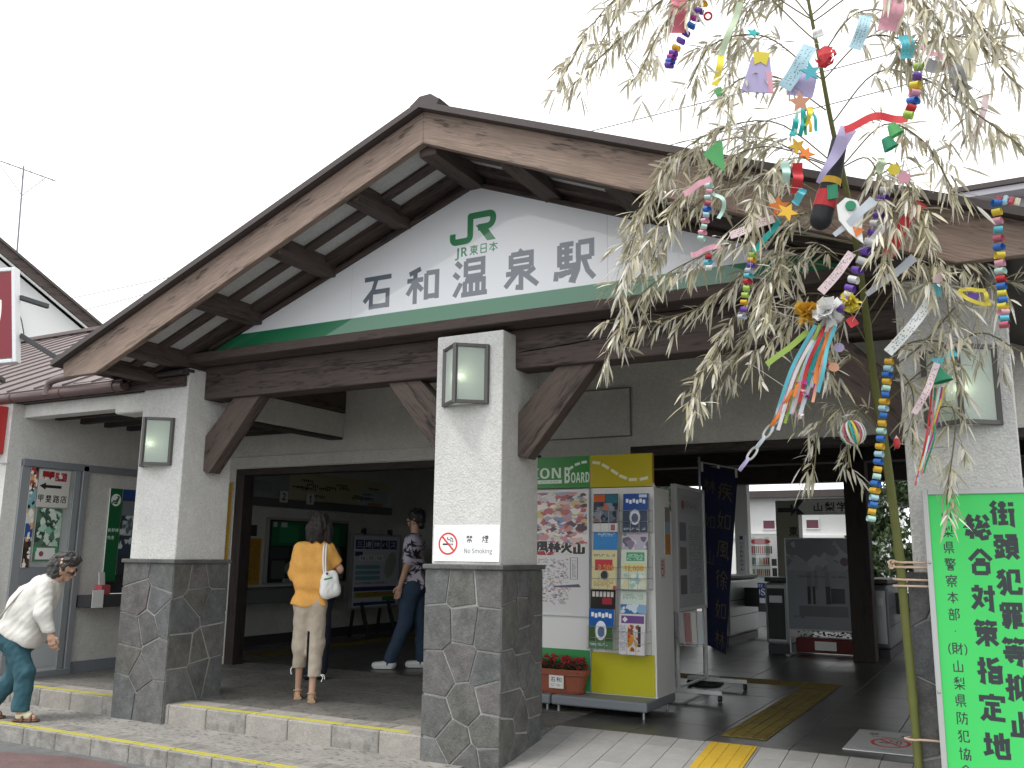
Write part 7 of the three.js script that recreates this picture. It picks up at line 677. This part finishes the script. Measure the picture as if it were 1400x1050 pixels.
strip('paper_strip', 'pink_flag', 'pink', .035, 'pale pink strip pointing left of the green triangle', { wave: .01 }); chain('paper_chain', 'links_g', ['mint', 'pink', 'mint', 'rose', 'blue', 'sky', 'pink'], .042, 'chain of mint, pink and blue paper under the green triangle'); chain('paper_chain', 'links_g2', ['white', 'red', 'cyan'], .042, 'tiny red and cyan chain before the white sign'); strip('wish_strip', 'pale_pink2', 'palepink', .045, 'pale pink wish strip pointing left under the orange star', { text: 14 }); strip('paper_streamer', 'teal_ribbon', 'teal', .03, 'teal foil ribbon above a short chain', { wave: .016, cat: 'streamer' }); chain('paper_chain', 'links_h', ['lime', 'gold', 'purple', 'silver', 'cyan', 'red', 'lime'], .044, 'short chain of lime, purple and cyan links before the beam');
{ const t = deco('paper_flower', 'yellow paper flower near the gable edge', 'paper flower', D.yellow_flower[0]); part('petals', placed(starGeo(.032, 7, .8), .1, .3, 0), paper('yellow'), t); } { const t = deco('paper_flower', 'pink paper flower near the gable edge', 'paper flower', D.pink_flower[0]); part('petals', placed(starGeo(.036, 5, .7), .1, .3, 0), paper('pink'), t); }
strip('paper_streamer', 'pp1', 'palepink', .03, 'faded pink ribbon drifting at the right over the sky', { wave: .014, cat: 'streamer' }); strip('paper_streamer', 'pp2', 'pink', .03, 'curled pink ribbon over the grey ribbon', { wave: .016, cat: 'streamer' }); strip('wish_strip', 'aqua1', 'cyan', .06, 'turquoise wish strip beside the wide pink strip', { text: 21 }); strip('paper_strip', 'tan1', 'cream', .06, 'cream paper strip among the top right leaves', { wave: .012 }); strip('paper_strip', 'mint1', 'mint', .04, 'mint paper scrap left of the red folded paper', { wave: .012 }); strip('paper_strip', 'cyan2', 'cyan', .04, 'crumpled cyan paper under the red folded paper', { wave: .02 }); strip('paper_strip', 'yel2', 'yellow', .03, 'narrow yellow paper beside the peach star', { taper: .5 }); strip('paper_strip', 'teal3', 'teal', .03, 'narrow teal foil under the peach star', { wave: .012 }); strip('paper_streamer', 'mintcurl', 'mint', .02, 'curled mint ribbon under the green triangle', { wave: .014, cat: 'streamer' }); strip('paper_strip', 'white1', 'white', .05, 'small white paper at the dark top of the stalk'); strip('paper_strip', 'fringe', 'palegreen', .035, 'pale green scrap below the red streamer', { wave: .014 }); strip('paper_streamer', 'pinkend', 'pink', .028, 'pink ribbon end before the white sign', { wave: .012, cat: 'streamer' }); strip('wish_strip', 'spotted', 'palepink', .045, 'pale pink wish strip above the white pompom', { text: 31, dots: '#3f7fa0' }); strip('paper_strip', 'silver2', 'white', .04, 'white folded paper beside the purple chain', { wave: .016 });
strip('paper_strip', 'silver_strip', 'silver', .045, 'silvery strip slanting before the dark eaves at right', { taper: .4 });
// ---------------------------------------------------------------- shadows on, draw
scene.traverse(o => { if (o.isMesh) { o.castShadow = true; o.receiveShadow = true; } });
renderer.setSize(1024, 768);
renderer.render(scene, camera);
